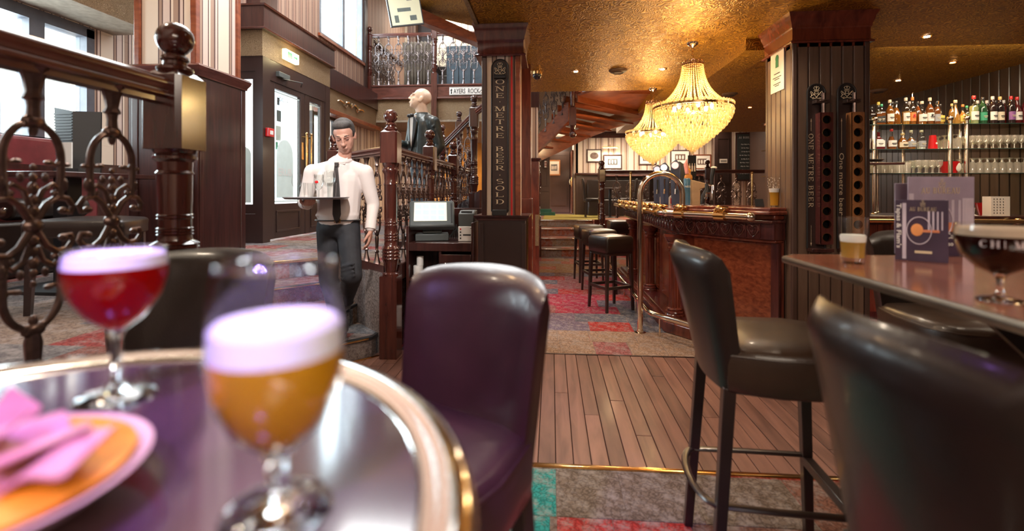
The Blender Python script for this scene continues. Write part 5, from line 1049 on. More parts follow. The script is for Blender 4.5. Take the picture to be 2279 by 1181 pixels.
def square_stool(x, y, rz, label):
    t = thing('backless_bar_stool', label, 'stool', (x, y, 0), rz, 'leather-topped backless stools along the bar')
    cushion(.36, .36, .17).build('seat', M['leather'], t, (0, 0, .63), ang=60)
    q = MB(); q.box(-.165, .165, -.165, .165, .60, .635); q.build('seat_frame', M['leg_wood'], t)
    for sx in (-1, 1):
        for sy in (-1, 1):
            q = MB(); a, b = .15, .168; q.loft([[(sx * b + i * .013, sy * b + j * .013, 0) for i, j in ((-1, -1), (1, -1), (1, 1), (-1, 1))], [(sx * a + i * .019, sy * a + j * .019, .61) for i, j in ((-1, -1), (1, -1), (1, 1), (-1, 1))]]); q.build('leg', M['leg_wood'], t, bevel=.003)
    for k, (p, r_) in enumerate((((0, .162), (.16, .011)), ((0, -.162), (.16, .011)), ((.162, 0), (.011, .16)), ((-.162, 0), (.011, .16)))):
        z = .24; MB().box(p[0] - r_[0], p[0] + r_[0], p[1] - r_[1], p[1] + r_[1], z, z + .032).build('stretcher', M['leg_wood'], t, bevel=.003)
    return t
s0 = square_stool(.645, 5.36, R(28.7), 'backless bar stool nearest the camera beside the bar')
for x, y, a, lb in ((.60, 6.22, 14, 'second backless bar stool along the bar'), (.53, 7.02, 10, 'third backless bar stool along the bar'), (1.12, 8.12, 4, 'farthest backless bar stool, by the far end of the bar')): copy_tree(s0, (x, y, 0), R(a), lb)

# ------------------------------------------------------------ high chairs (back rest, round footring)
def high_chair(label, seat_m, back_m, loc, rz):
    """faces +x in its own frame; back at x = -.22"""
    t = thing('high_bar_chair', label, 'chair', loc, rz, 'high leather bar chairs around the tables')
    # padded seat, D shaped
    q = MB(); pts = [(-.20, -.19), (-.20, .19), (-.05, .225), (.12, .225), (.20, .18), (.235, .08), (.235, -.08), (.20, -.18), (.12, -.225), (-.05, -.225)]
    def sc(k, z): return [Vector((x * k, y * k, z)) for x, y in pts]
    fine = lambda ps: [ps[i].lerp(ps[(i + 1) % len(ps)], f_) for i in range(len(ps)) for f_ in (0, .5)]
    rings = [fine(sc(.95, .655)), fine(sc(.985, .665)), fine(sc(1, .70)), fine(sc(1, .765)), fine(sc(.975, .785)), fine(sc(.90, .797)), fine(sc(.5, .805))]
    q.loft(rings); q.build('seat', seat_m, t, ang=70)
    q = MB(); q.tube([p + Vector((0, 0, 0)) for p in fine(sc(.992, .772))], .004, 6, closed=True); q.build('seat_piping', seat_m, t)
    # back: curved padded slab leaning slightly back
    q = MB(); rings = []; nz = 10; ny = 14
    def bp(u, v):    # u across -1..1, v up 0..1 -> centre line point and half thickness
        z = .66 + v * (.44 - .02 * abs(u) ** 8); y = u * (.185 + .025 * v); x = -.205 - .055 * v - .085 * (1 - u * u) * (.3 + .7 * v) + .035 ; return Vector((x, y, z))
    for j in range(nz + 1):
        v = j / nz; rg = []
        hh = .034 * (1 if v < .88 else math.sqrt(max(0, 1 - ((v - .88) / .12) ** 2)) * .9 + .1)
        for i in range(ny + 1): u = -1 + 2 * i / ny; e = math.sqrt(max(0.0, 1 - abs(u) ** 16)) * .35 + .65; rg.append(bp(u, v) + Vector((hh * e, 0, -.012 * (u * u) * v)))
        for i in range(ny, -1, -1): u = -1 + 2 * i / ny; e = math.sqrt(max(0.0, 1 - abs(u) ** 16)) * .35 + .65; rg.append(bp(u, v) + Vector((-hh * e, 0, -.012 * (u * u) * v)))
        rings.append(rg)
    q.loft(rings); q.build('backrest', back_m, t, ang=75)
    # legs
    for s in (-1, 1):
        for (xt, xb, sy, yt) in ((-.19, -.235, .185, .165), (.17, .195, .185, .17)):
            q = MB(); w = .019; q.loft([[(xb + i * .015, s * sy + j * .015, 0) for i, j in ((-1, -1), (1, -1), (1, 1), (-1, 1))], [(xt + i * w, s * yt + j * w, .67) for i, j in ((-1, -1), (1, -1), (1, 1), (-1, 1))]]); q.build('leg', M['leg_wood'], t, bevel=.003)
    # foot rest: curved rail behind, straight bar in front, side bars
    q = MB(); z = .33; q.tube([(.18, -.18, z - .03), (-.05, -.178, z - .03), (-.215, -.17, z - .03)] + [(-.215 - .06 * math.cos(R(a)), -.17 * math.cos(R(90 + a)) * -1 if 0 else .17 * math.sin(R(a)), z - .03) for a in range(-80, 81, 20)] + [(-.215, .17, z - .03), (-.05, .178, z - .03), (.18, .18, z - .03)], .0135, 8, flat=.6); q.build('footrest_ring', M['leg_wood'], t)
    MB().box(.165, .20, -.18, .18, z - .06, z - .03).build('footrest_bar', M['leg_wood'], t, bevel=.003)
    return t
CH = [('high chair with olive-brown seat, second from the camera at the wooden high table', M['leather_olive'], M['leather'], (.745, 1.70, 0), R(-3)),
      ('large high chair back nearest the camera at the right', M['leather_olive'], M['leather'], (.735, .735, 0), R(2)),
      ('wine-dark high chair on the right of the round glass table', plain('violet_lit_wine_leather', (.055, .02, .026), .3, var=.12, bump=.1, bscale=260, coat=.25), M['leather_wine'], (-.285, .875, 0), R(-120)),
      ('high chair behind the red beer glass, seen over the round table', M['leather'], M['leather'], (-1.0, 1.10, 0), R(-88)),
      ('high chair at the far end of the wooden table, mostly hidden', M['leather_olive'], M['leather'], (1.60, 2.02, 0), R(-90))]
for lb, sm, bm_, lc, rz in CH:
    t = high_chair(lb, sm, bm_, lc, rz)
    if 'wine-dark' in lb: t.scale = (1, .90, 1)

# ------------------------------------------------------------ wooden high table
ht = thing('high_table', 'long reddish wooden high table with a metal edge', 'table', (1.25, 1.2, 0))
q = MB(); poly = [(.83, .2), (2.1, .2), (2.1, 1.80), (.86, 1.80), (.80, 1.74), (.80, .23)]; q.prism(poly, 1.028, 1.05); q.build('tabletop', M['table_wood'], ht, world=True, bevel=.006)
q = MB(); q.sweep([(-.004, 0), (.003, 0), (.006, .006), (.006, .016), (.003, .022), (-.004, .0228)], [Vector((x, y, 1.028)) for x, y in [(2.1, .2), (2.1, 1.8), (.86, 1.80), (.80, 1.74), (.80, .23), (.83, .2)]], closed=True); q.build('metal_edge', plain('aged_bronze_edge', (.34, .28, .22), .3, .9), ht, world=True)
q = MB(); q.box(1.36, 1.46, 1.38, 1.48, .03, 1.0); q.build('pedestal', M['black'], ht, world=True, bevel=.004); q = MB(); q.box(1.10, 1.72, 1.39, 1.47, 0, .03); q.box(1.37, 1.45, 1.1, 1.75, 0, .03); q.build('pedestal_foot', M['black'], ht, world=True, bevel=.004)
q = MB(); q.box(1.10, 1.75, 1.40, 1.46, .985, 1.028); q.slab([(1.36, 1.42, .75), (1.12, 1.42, .985), (1.18, 1.42, .985), (1.36, 1.42, .82)], (0, .02, 0)); q.slab([(1.44, 1.38, .75), (1.44, 1.06, .99), (1.44, 1.13, .99), (1.44, 1.38, .82)], (.02, 0, 0)); q.box(1.42, 1.48, .35, 1.75, .985, 1.028); q.build('brace', M['black'], ht, world=True)
# half-pint glass
t = thing('beer_glass', 'straight tumbler half full of pale beer on the wooden high table', 'glass', (.935, 1.585, 1.051))
t.scale = (1.12, 1.12, 1); q = MB(); q.lathe([(0, 0), (.026, .0), (.0285, .01), (.036, .143), (.0345, .143), (.0275, .018), (0, .016)], n=36, close=False); q.build('glass_body', M['glass'], t)
q = MB(); q.lathe([(0, .018), (.0268, .018), (.0302, .066), (0, .066)], n=32, close=False); q.build('beer', liquid('hazy_pale_beer', (.80, .52, .12), (1, .78, .35)), t)
q = MB(); q.lathe([(0, .066), (.0302, .066), (.0314, .084), (.029, .088), (0, .087)], n=32, close=False); q.build('foam', M['foam'], t)
# menus
def menu(t, w, h, mats):
    q = MB(); q.box(0, w, 0, .004, 0, h); return q.build('card', mats, t, bevel=.0008)
LIL = plain('lilac_print', (.36, .30, .40), .4, coat=.4); NAVY = plain('dark_violet_print', (.055, .035, .07), .35, coat=.5); PALE = plain('pale_lilac_print', (.62, .55, .66), .4, coat=.4)
t = thing('menu_stand', 'large lilac menu card standing behind a smaller one', 'menu', (1.25, 1.775, 1.051), R(3))
t.scale = (.91, 1, 1.05); t.location.x = 1.228
q = MB(); q.box(0, .245, 0, .004, 0, .26); q.box(0, .245, .06, .064, 0, .24); q.build('card', LIL, t, bevel=.001)
q = MB(); q.box(.004, .02, -.001, 0, .0, .205); q.box(.20, .242, -.001, 0, 0, .19)
for k in range(4): q.box(.135 + .024 * k, .147 + .024 * k, -.0012, 0, .09, .185)
q.build('printed_stripes', PALE, t); MB().box(.0, .20, -.0015, -.0005, .0, .085).build('printed_block', NAVY, t); MB().box(.11, .17, -.0025, -.001, .08, .11).build('printed_tray', plain('orange_print', (.7, .25, .12), .5), t)
q = MB(); serif(q, 'AU BUREAU', (.048, -.001, .205), (1, 0, 0), (0, 0, 1), .019, w=.72); q.build('lettering', M['gold_paint'], t)
crest(.125, -.001, .237, .028, t, world=False)
sans('Car', (.135, -.003, .058), (1, 0, 0), (0, 0, 1), .017, xs=1.1, bold=.02).build('lettering', M['white_paint'], t); sans('sso', (.135, -.003, .034), (1, 0, 0), (0, 0, 1), .014, xs=1.1, bold=.02).build('lettering', M['white_paint'], t)
q = MB(); q.tube(arc((.10, -.002, .115), .062, 0, 360, 28)[:-1], .002, 6, closed=True); q.build('printed_bubble', PALE, t)
t = thing('menu_stand', 'smaller dark violet menu card lettered with tapas, in front', 'menu', (1.117, 1.672, 1.051))
t.rotation_euler = (0, 0, R(-38)); t.scale = (.70, 1, 1); LW = .185
q = MB(); q.box(0, LW, 0, .004, 0, .195); q.build('card', NAVY, t, bevel=.001)
q = MB(); q.box(.026, .040, -.001, 0, .006, .185)
for k in range(4): q.box(.115 + .015 * k, .123 + .015 * k, -.001, 0, .10, .16)
q.build('printed_stripes', PALE, t)
q = MB(); serif(q, 'AU BUREAU', (.052, -.0008, .160), (1, 0, 0), (0, 0, 1), .012, w=.75); q.build('lettering', M['gold_paint'], t); crest(.098, -.001, .183, .02, t, world=False)
sans("Tapas & Flam's", (.006, -.001, .183), (0, 0, -1), (1, 0, 0), .0165, xs=1.02, bold=.02).build('lettering', M['white_paint'], t)
q = MB(); q.tube(arc((.085, -.002, .098), .043, 0, 360, 28)[:-1], .0018, 6, closed=True); q.build('printed_bubble', PALE, t)
q = MB(); q.ball((.078, -.0015, .10), .022, 12, (1, .05, .9)); q.build('printed_flame', plain('orange_flame_print', (.85, .35, .12), .5), t); q = MB(); q.box(.095, .155, -.0018, -.0008, .093, .101); q.build('printed_tray', bpy.data.materials['orange_print'], t); q = MB(); q.box(.07, .13, -.0018, -.0008, .026, .034); q.build('printed_line', M['gold_paint'], t)
# dark beer goblet
t = thing('beer_goblet', 'wide stemmed goblet of dark red-brown beer at the right edge', 'glass', (.905, 1.055, 1.051))
gob = [(.038, .0), (.036, .004), (.012, .010), (.006, .018), (.006, .042), (.012, .052), (.040, .068), (.062, .092), (.071, .120), (.072, .138), (.069, .155)]
q = MB(); q.lathe(gob[5:], n=40, close=False); q.build('glass_body', M['glass'], t)
q = MB(); q.lathe([(0, 0)] + gob[:6] + [(.006, .055), (0, .054)], n=36, close=False); q.build('stem', M['solid_glass'], t)
q = MB(); q.tube(arc((0, 0, .155), .069, 0, 360, 40, 'xy')[:-1], .0014, 6, closed=True); q.build('glass_rim', M['glass'], t)
q = MB(); q.lathe([(0, .056), (.014, .056), (.039, .071), (.060, .095), (.069, .121), (.0695, .132), (0, .132)], n=36, close=False); q.build('beer', liquid('dark_red_beer', (.030, .003, .002), (.16, .012, .006), .12), t)
q = MB(); q.lathe([(0, .132), (.0695, .132), (.069, .146), (.066, .149), (0, .147)], n=36, close=False); q.build('foam', plain('tan_foam', (.62, .46, .34), .8), t)
q = MB(); ang0 = -148
for k, ch in enumerate('CHIMAY'):
    a = R(ang0 + k * 13); rr0 = .0725; c_ = Vector((rr0 * math.cos(a), rr0 * math.sin(a), .112)); u_ = Vector((-math.sin(a), math.cos(a), 0)); serif(q, ch, c_ - u_ * .007, u_, (0, 0, 1), .014, w=.85, stroke=.24)
q.build('printed_lettering', plain('pink_white_print', (.75, .6, .62), .5), t)
t = thing('glass_tumbler', 'low dark tumbler at the far right of the wooden table', 'glass', (1.37, 1.42, 1.051)); q = MB(); q.lathe([(0, 0), (.030, 0), (.038, .10), (.0365, .10), (.029, .006), (0, .006)], n=28, close=False); q.build('glass_body', M['glass'], t)

# ------------------------------------------------------------ round cocktail table with its metal rim
TX, TY, TR = -.429, .259, .380
rt = thing('round_table', 'round dark high table with a polished raised metal rim, front left', 'table', (TX, TY, 0))
q = MB(); q.lathe([(0, 1.03), (TR - .012, 1.03), (TR - .012, 1.048), (0, 1.048)], n=96); q.build('tabletop', M['table_dark'], rt)
q = MB(); q.lathe([(TR - .038, 1.047), (TR - .034, 1.052), (TR - .024, 1.052), (TR - .016, 1.055), (TR - .008, 1.057), (TR, 1.054), (TR + .004, 1.048), (TR + .002, 1.034), (TR - .006, 1.024), (TR - .038, 1.024), (TR - .038, 1.047)], n=96, close=False); q.build('metal_rim', M['chrome'], rt, ang=60)
q = MB(); q.lathe([(.035, .03), (.035, .98), (.10, 1.0), (.12, 1.03)], n=24); q.build('column', M['chrome'], rt); q = MB(); q.lathe([(0, 0), (.24, 0), (.24, .012), (.06, .03), (0, .03)], n=40); q.build('foot_disc', M['chrome'], rt)
# red beer
t = thing('beer_goblet', 'stemmed glass of ruby red beer with violet-lit foam on the round table', 'glass', (-.470, .487, 1.049))
t.scale = (.9, .9, 1); g1 = [(.040, 0), (.038, .003), (.014, .008), (.006, .016), (.0055, .062), (.009, .072), (.030, .086), (.046, .108), (.0525, .130), (.052, .146), (.049, .158)]
q = MB(); q.lathe(g1[5:], n=40, close=False); q.build('glass_body', M['glass'], t)
q = MB(); q.lathe([(0, 0)] + g1[:6] + [(.006, .074), (0, .073)], n=36, close=False); q.build('stem', M['solid_glass'], t)
q = MB(); q.tube(arc((0, 0, .158), .049, 0, 360, 40, 'xy')[:-1], .0014, 6, closed=True); q.build('glass_rim', M['solid_glass'], t)
q = MB(); q.lathe([(0, .074), (.010, .075), (.029, .089), (.0445, .110), (.051, .131), (.0508, .142), (0, .142)], n=36, close=False); q.build('beer', liquid('ruby_beer', (.30, .004, .004), (.95, .05, .02), .30), t)
q = MB(); q.lathe([(0, .142), (.0508, .142), (.0495, .153), (.046, .156), (0, .155)], n=36, close=False); q.build('foam', M['foam'], t)
# golden beer
t = thing('beer_glass', 'blurred tulip glass of golden beer with white foam, closest to the camera', 'glass', (-.190, .322, 1.049))
g2 = [(.036, 0), (.034, .003), (.013, .008), (.0075, .014), (.0075, .036), (.012, .044), (.030, .060), (.041, .085), (.0445, .110), (.043, .140), (.038, .172)]
q = MB(); q.lathe(g2[5:], n=40, close=False); q.build('glass_body', M['glass'], t)
q = MB(); q.lathe([(0, 0)] + g2[:6] + [(.006, .046), (0, .045)], n=36, close=False); q.build('stem', M['solid_glass'], t)
q = MB(); q.tube(arc((0, 0, .172), .038, 0, 360, 40, 'xy')[:-1], .0014, 6, closed=True); q.build('glass_rim', M['solid_glass'], t)
q = MB(); q.lathe([(0, .046), (.012, .047), (.029, .062), (.0395, .086), (.043, .110), (.0428, .112), (0, .112)], n=36, close=False); q.build('beer', liquid('golden_beer', (.90, .46, .02), (1, .62, .06), .08), t)
q = MB(); q.lathe([(0, .112), (.0430, .112), (.0424, .129), (.038, .133), (0, .134)], n=36, close=False); q.build('foam', M['foam'], t)
# food basket
t = thing('food_bowl', 'pale wooden bowl of melted orange cheese topped with pink ham', 'bowl of food', (-.386, .292, 1.049)); t.scale = (1, 1, .62)
q = MB(); q.lathe([(0, 0), (.055, 0), (.075, .02), (.098, .048), (.094, .048), (.07, .022), (.05, .008), (0, .008)], n=40, close=False); q.build('bowl', plain('pale_wood_bowl', (.55, .36, .24), .5), t)
q = MB(); q.lathe([(0, .01), (.06, .018), (.085, .042), (.088, .05), (.05, .056), (0, .058)], n=36, close=False); q.build('cheese_topping', plain('melted_orange_cheese', (.80, .30, .015), .35, var=.25, scale=30, coat=.3), t)
HAM = plain('pink_ham', (.52, .21, .19), .45, var=.2, scale=30)
for cx_, cy_, a0, ln in ((-.02, -.01, 20, .085), (.02, .02, -30, .07), (.045, .0, 15, .07), (-.04, .03, 70, .06)):
    rg = []
    for i in range(12):
        s_ = i / 11; row = []
        for j in range(6): w_ = (j / 5 - .5) * .05; z = .061 + .009 * math.sin(s_ * 9 + cx_ * 40) + .012 * s_ * (j / 5) + (.022 * s_ ** 4 + .012 * (1 - s_) ** 4); row.append((s_ * ln - ln / 2, w_, z))
        rg.append(row)
    q = MB(); q.M = Matrix.Translation((cx_, cy_, 0)) @ Matrix.Rotation(R(a0), 4, 'Z')
    q.loft([[*r_, *[(p[0], p[1], p[2] - .003) for p in r_[::-1]]] for r_ in rg]); q.build('ham_slice', HAM, t)

# ------------------------------------------------------------ till cabinet
tc = thing('till_cabinet', 'dark wooden service cabinet with open shelves between tall post and column', 'cabinet', (-.90, 4.05, 0))
X0, X1, Y0, Y1 = -1.165, -.615, 3.80, 4.30
q = MB(); q.box(X0, X0 + .022, Y0, Y1, 0, 1.0); q.box(X1 - .022, X1, Y0, Y1, 0, 1.03); q.box(X0, X1, Y1 - .018, Y1, 0, 1.13); q.box(X0 + .022, X1 - .022, Y0 + .02, Y1, .0, .09); q.build('carcass', M['dark_wood'], tc, world=True, bevel=.003)
MB().box(X0 + .022, X1 - .022, Y0 - .004, Y1 - .018, .80, .868).build('worktop', M['dark_wood'], tc, world=True, bevel=.004)
for z in (.56, .15): MB().box(X0 + .022, -.90, Y0 + .01, Y1 - .02, z, z + .02).build('shelf', M['dark_wood'], tc, world=True)
MB().box(-.90, -.88, Y0 + .01, Y1 - .02, .09, .80).build('divider', M['dark_wood'], tc, world=True)
for z0, z1 in ((.63, .775), (.10, .615)):
    d = MB().box(-.885, X1 - .024, Y0 - .006, Y0 + .012, z0, z1).build('drawer' if z0 > .5 else 'door', M['dark_wood'], tc, world=True, bevel=.003); q = MB(); q.ball((-.84, Y0 - .018, (z0 + z1) / 2), .010, 10); q.cyl((-.84, Y0 - .014, (z0 + z1) / 2), (-.84, Y0 - .004, (z0 + z1) / 2), .004, n=6)
    q.v = [tuple(Vector(v) - Vector(tc.location)) for v in q.v]; q.build('knob', M['chrome'], d)
    d.matrix_parent_inverse = Matrix.Identity(4)
for nm, x_, z_, n_, lb in (('paper_roll', -1.075, .581, 1, 'white paper roll on the upper cabinet shelf'), ('paper_roll', -1.06, .64, 1, ''), ('white_cup', -1.10, .171, 2, 'stack of white cups on the lower cabinet shelf')):
    if nm == 'paper_roll' and lb:
        t = thing('paper_roll', 'wide white paper roll under a smaller one on the cabinet shelf', 'paper roll', (-1.09, Y0 + .09, .581)); q = MB(); q.lathe([(.012, 0), (.038, 0), (.040, .004), (.040, .086), (.038, .09), (.012, .09), (.012, 0)], n=24, close=False); q.build('roll', M['white'], t)
        t = thing('paper_roll', 'narrow white paper roll standing on the wide one', 'paper roll', (-1.075, Y0 + .09, .672)); q = MB(); q.lathe([(.01, 0), (.028, 0), (.028, .075), (.01, .075), (.01, 0)], n=24, close=False); q.build('roll', M['white'], t)
for k in range(3):
    t = thing('white_cup', ('bottom', 'middle', 'top')[k] + ' white cup in the stack on the lowest cabinet shelf', 'cup', (-1.10, Y0 + .10, .171 + k * .052), 0, 'white cups on the lowest cabinet shelf'); q = MB(); q.lathe([(0, 0), (.030, 0), (.042, .055), (.040, .055), (.028, .003), (0, .003)], n=20, close=False); q.build('cup_body', M['white'], t)
# touch screen till
t = thing('touch_screen_till', 'grey touch screen till lit on top of the service cabinet', 'till', (-1.0, 3.99, .869), R(14)); t.scale = (1.14, 1.14, 1.14)
q = MB(); q.box(-.12, .12, -.06, .10, 0, .05); q.slab([(-.07, .0, .05), (-.07, .06, .05), (-.07, .09, .15), (-.07, .02, .15)], (.14, 0, 0)); q.build('stand', M['grey'], t, bevel=.006)
rot = Matrix.Rotation(R(-38), 3, 'X'); q = MB(); q.cbox((0, -.02, .185), (.325, .055, .23), rot); q.build('housing', M['grey'], t, bevel=.012)
q = MB(); q.cbox(rot @ Vector((-.012, -.0285, .012)) + Vector((0, -.02, .185)), (.235, .003, .165), rot); sm = emit('lit_till_screen', (.80, .78, .62), .35); q.build('screen', sm, t)
q = MB(); q.cbox(rot @ Vector((.14, -.029, .0)) + Vector((0, -.02, .185)), (.010, .004, .17), rot); q.build('card_slot', M['black'], t)
q = MB()
for i in range(4):
    for j in range(3): q.cbox(rot @ Vector((-.10 + .055 * i, -.0305, -.045 + .05 * j)) + Vector((0, -.02, .185)), (.045, .001, .04), rot)
q.build('screen_buttons', emit('till_screen_tiles', (.45, .68, .62), .45), t)
t = thing('receipt_printer', 'dark receipt printer standing on a white switch box', 'printer', (-.70, 4.02, .991)); q = MB(); q.slab([(-.065, -.09, 0), (-.065, .09, 0), (-.065, .09, .13), (-.065, -.02, .13), (-.065, -.09, .105)], (.13, 0, 0)); q.build('housing', M['grey'], t, bevel=.008); MB().box(-.045, .045, -.075, -.05, .112, .124).build('paper_slot', M['black'], t)
t = thing('switch_box', 'white box with four round sockets and a black slot beside the till', 'control box', (-.695, 3.97, .869)); MB().box(-.07, .07, -.05, .09, 0, .122).build('housing', M['white'], t, bevel=.004)
for k in range(4): MB().cyl((-.05, -.054, .025 + .025 * k), (-.05, -.05, .025 + .025 * k), .0065, n=12).build('socket', M['red'] if k == 3 else M['black'], t)
MB().box(-.03, .035, -.052, -.05, .047, .058).build('slot', M['black'], t)
for k, (z, w_) in enumerate(((.105, .03), (.08, .018), (.03, .022))): MB().box(.06 - w_, .06, -.0512, -.05, z, z + .004).build('printed_line', M['black_paint'], t)
t = thing('till_cables', 'tangle of grey cables behind the till stand', 'cables', (-.83, 4.05, .869)); q = MB()
for k in range(5): q.tube([(-.05 + .02 * k, 0, .01), (-.02 + .01 * k, .02, .05 + .02 * k), (.02, .0, .09 + .01 * k), (.05, .02, .04), (.04 + .01 * k, .05, .008)], .004, 5)
q.build('cable', M['grey'], t)

# ------------------------------------------------------------ chandeliers
def chandelier(x, y, label, seed):
    t = thing('crystal_chandelier', label, 'chandelier', (x, y, 2.6), 0, 'crystal bead chandeliers over the bar')
    q = MB(); q.lathe([(0, 0), (.055, 0), (.055, -.006), (.045, -.02), (.02, -.035), (.008, -.045), (0, -.05)][::-1], n=24); q.build('canopy', M['gold_brass'], t)
    for k in range(5):
        q = MB(); c = (0, 0, -.062 - .026 * k); pts = [(.0085 * math.cos(a), 0, .017 * math.sin(a)) for a in [2 * PI * i / 12 for i in range(12)]]
        if k % 2: pts = [(0, p[0], p[2]) for p in pts]
        q.tube([Vector(p) + Vector(c) for p in pts], .0022, 5, closed=True); q.build('chain_link', M['brass'], t)
    zt = -.205; R0, R1, zr = .088, .335, -.575
    q = MB(); q.lathe([(R0 - .01, zt), (R0 + .004, zt), (R0 + .004, zt + .012), (R0 - .01, zt + .012)], n=32, close=False)
    for k in range(14):
        a = 2 * PI * k / 14; q.tube([(R0 * math.cos(a + d_), R0 * math.sin(a + d_), zt + z_) for d_, z_ in ((-.2, .012), (-.18, .03), (0, .042), (.18, .03), (.2, .012))], .0035, 5)
    for k in range(4): a = PI / 4 + PI / 2 * k; q.tube([(0, 0, -.19), (R0 * .6 * math.cos(a), R0 * .6 * math.sin(a), zt), (R0 * math.cos(a), R0 * math.sin(a), zt)], .003, 5)
    q.build('crown_ring', plain('rose_brass', (.65, .4, .3), .2, 1) if 'rose_brass' not in bpy.data.materials else bpy.data.materials['rose_brass'], t)
    def rad(s): return R0 + (R1 - R0 - .015) * (s ** 2.6 * .8 + s * .2)
    q = MB(); nb = 26
    for k in range(nb): s = k / (nb - 1); q.ball((rad(s), 0, zt + (zr - zt) * (s ** .9)), .0064 + .0020 * s, 6)
    bm2 = q.mesh('bead_strand', M['crystal'], ang=10)
    for k in range(32): o = put('bead_strand', bm2, t, (0, 0, 0), 2 * PI * k / 32)
    q = MB(); q.lathe([(R1 - .004, zr - .012), (R1 + .003, zr - .012), (R1 + .003, zr + .008), (R1 - .004, zr + .008), (R1 - .004, zr - .012)], n=64, close=False); q.lathe([(R1 - .004, zr - .028), (R1 + .002, zr - .028), (R1 + .002, zr - .022), (R1 - .004, zr - .022)], n=64, close=False); q.build('rim_band', M['brass'], t)
    q = MB(); q.ball((0, 0, 0), .015, 8, (1, .6, 1.1)); am = q.mesh('rim_crystal', M['crystal'], ang=10)
    for k in range(60): a = 2 * PI * k / 60; put('rim_crystal', am, t, ((R1 + .002) * math.cos(a), (R1 + .002) * math.sin(a), zr + .018), a + PI / 2)
    # tiers of drops forming the inverted cone
    drop = MB(); drop.lathe([(0, 0), (.0075, -.012), (.0105, -.026), (.006, -.038), (0, -.046)], n=6, close=False)
    rows = [(1.0, -.02), (.985, -.05), (.95, -.08), (.89, -.11), (.83, -.14), (.76, -.165), (.69, -.19), (.61, -.215), (.53, -.24), (.45, -.262), (.37, -.285), (.29, -.305), (.21, -.325), (.13, -.345), (.05, -.365)]
    rn = random.Random(seed)
    dm = drop.mesh('crystal_drop', M['crystal'], ang=10)
    for ir, (f_, dz) in enumerate(rows):
        r_ = R1 * f_; q = MB(); n_ = max(5, int(2 * PI * r_ / .0215))
        if ir < 3:
            for k in range(n_): a = 2 * PI * k / n_ + rn.random() * .05; put('crystal_drop', dm, t, (r_ * math.cos(a), r_ * math.sin(a), zr + dz + .01), rn.uniform(0, 2))
            continue
        for k in range(n_):
            a = 2 * PI * k / n_ + rn.random() * .05; q.M = Matrix.Translation((r_ * math.cos(a), r_ * math.sin(a), zr + dz + .01)) @ Matrix.Rotation(rn.uniform(0, 2), 4, 'Z') @ Matrix.Rotation(rn.uniform(-.2, .2), 4, 'X'); q.add(drop.v, drop.f)
        o = q.build('crystal_tier', M['crystal'], t, ang=10); o['kind'] = 'stuff'
    q = MB(); q.ball((0, 0, zr - .40), .016, 10, (1, 1, 1.3)); q.build('bottom_drop', M['crystal'], t, ang=10)
    q = MB()
    for k in range(6): a = R(30 + 60 * k); q.tube([(0, 0, zr - .03), (.16 * math.cos(a), .16 * math.sin(a), zr - .06), (.16 * math.cos(a), .16 * math.sin(a), zr - .03)], .005, 5)
    q.build('lamp_arms', M['brass'], t)
    for k in range(6): a = R(30 + 60 * k); q = MB(); q.ball((.16 * math.cos(a), .16 * math.sin(a), zr - .0), .018, 8, (1, 1, 1.5)); q.build('bulb', M['bulb'], t)
    lamp('chandelier_lamp', 'POINT', (x, y, 2.6 + zr - .10), 6.5, (1, .78, .48), .10)
    lamp('chandelier_lamp', 'POINT', (x, y, 2.6 + zr + .10), 15, (1, .68, .28), .05)
    return t
chandelier(1.25, 4.41, 'larger-looking crystal chandelier, in front', 1); chandelier(1.291, 6.30, 'farther crystal chandelier, partly behind the front one', 2)
for x, y, k in SPOTS[:8]:
    lb = {(.28, 3.61): 'ceiling downlight, topmost and left of the two at the top edge', (1.36, 3.61): 'ceiling downlight at the top edge, left of the boarded pillar', (3.18, 4.38): 'ceiling downlight right of the pillar crown, nearest', (.265, 5.33): 'greenish-white downlight left of the round ceiling vent', (1.19, 5.31): 'small downlight left of the front chandelier', (4.09, 6.07): 'white downlight above the bottle shelves', (4.08, 5.28): 'amber downlight above the bottles', (3.08, 7.80): 'amber downlight right of the front chandelier'}[(x, y)]
    t = thing('ceiling_downlight', lb, 'ceiling light', (x, y, 2.6)); q = MB(); q.lathe([(.036, -.001), (.048, -.001), (.048, -.006), (.034, -.008), (.034, -.001)], n=24, close=False); q.build('trim_ring', M['brass'], t)
    q = MB(); q.lathe([(0, -.005), (.022, -.005), (.022, -.002), (0, -.002)], n=20); q.build('bulb', M['spot_amber'] if k == 'amber' else M['spot_on'], t)
for x, y, lb in ((.72, 5.33, 'round dark ceiling vent left of the front chandelier'), (2.39, 6.72, 'round dark ceiling vent left of the boarded pillar'), (4.23, 6.64, 'round dark ceiling vent above the left end of the bottles')):
    t = thing('ceiling_vent', lb, 'vent', (x, y, 2.6)); q = MB(); q.lathe([(0, -.03), (.07, -.03), (.095, -.012), (.10, -.001), (0, -.001)], n=32); q.build('vent_cover', plain('brown_vent', (.12, .07, .045), .5) if 'brown_vent' not in bpy.data.materials else bpy.data.materials['brown_vent'], t); q = MB(); q.tube(arc((0, 0, -.032), .055, 0, 360, 24, 'xy')[:-1], .004, 5, closed=True); q.build('vent_ring', M['black'], t)
t = thing('security_camera', 'dome security camera on the ceiling right of the lettered column', 'camera', (-.16, 5.34, 2.6)); q = MB(); q.lathe([(0, -.03), (.06, -.03), (.065, -.001), (0, -.001)], n=24); q.build('mount', M['brass'], t); q = MB(); q.ball((0, 0, -.035), .052, 16); q.build('dome', plain('smoked_dome', (.03, .03, .04), .05, coat=1), t)

# ================================================================== WAITER
wt = thing('person', 'waiter in white shirt and dark tie carrying a tray of glasses down the steps', 'person', (-1.62, 3.55, 0))
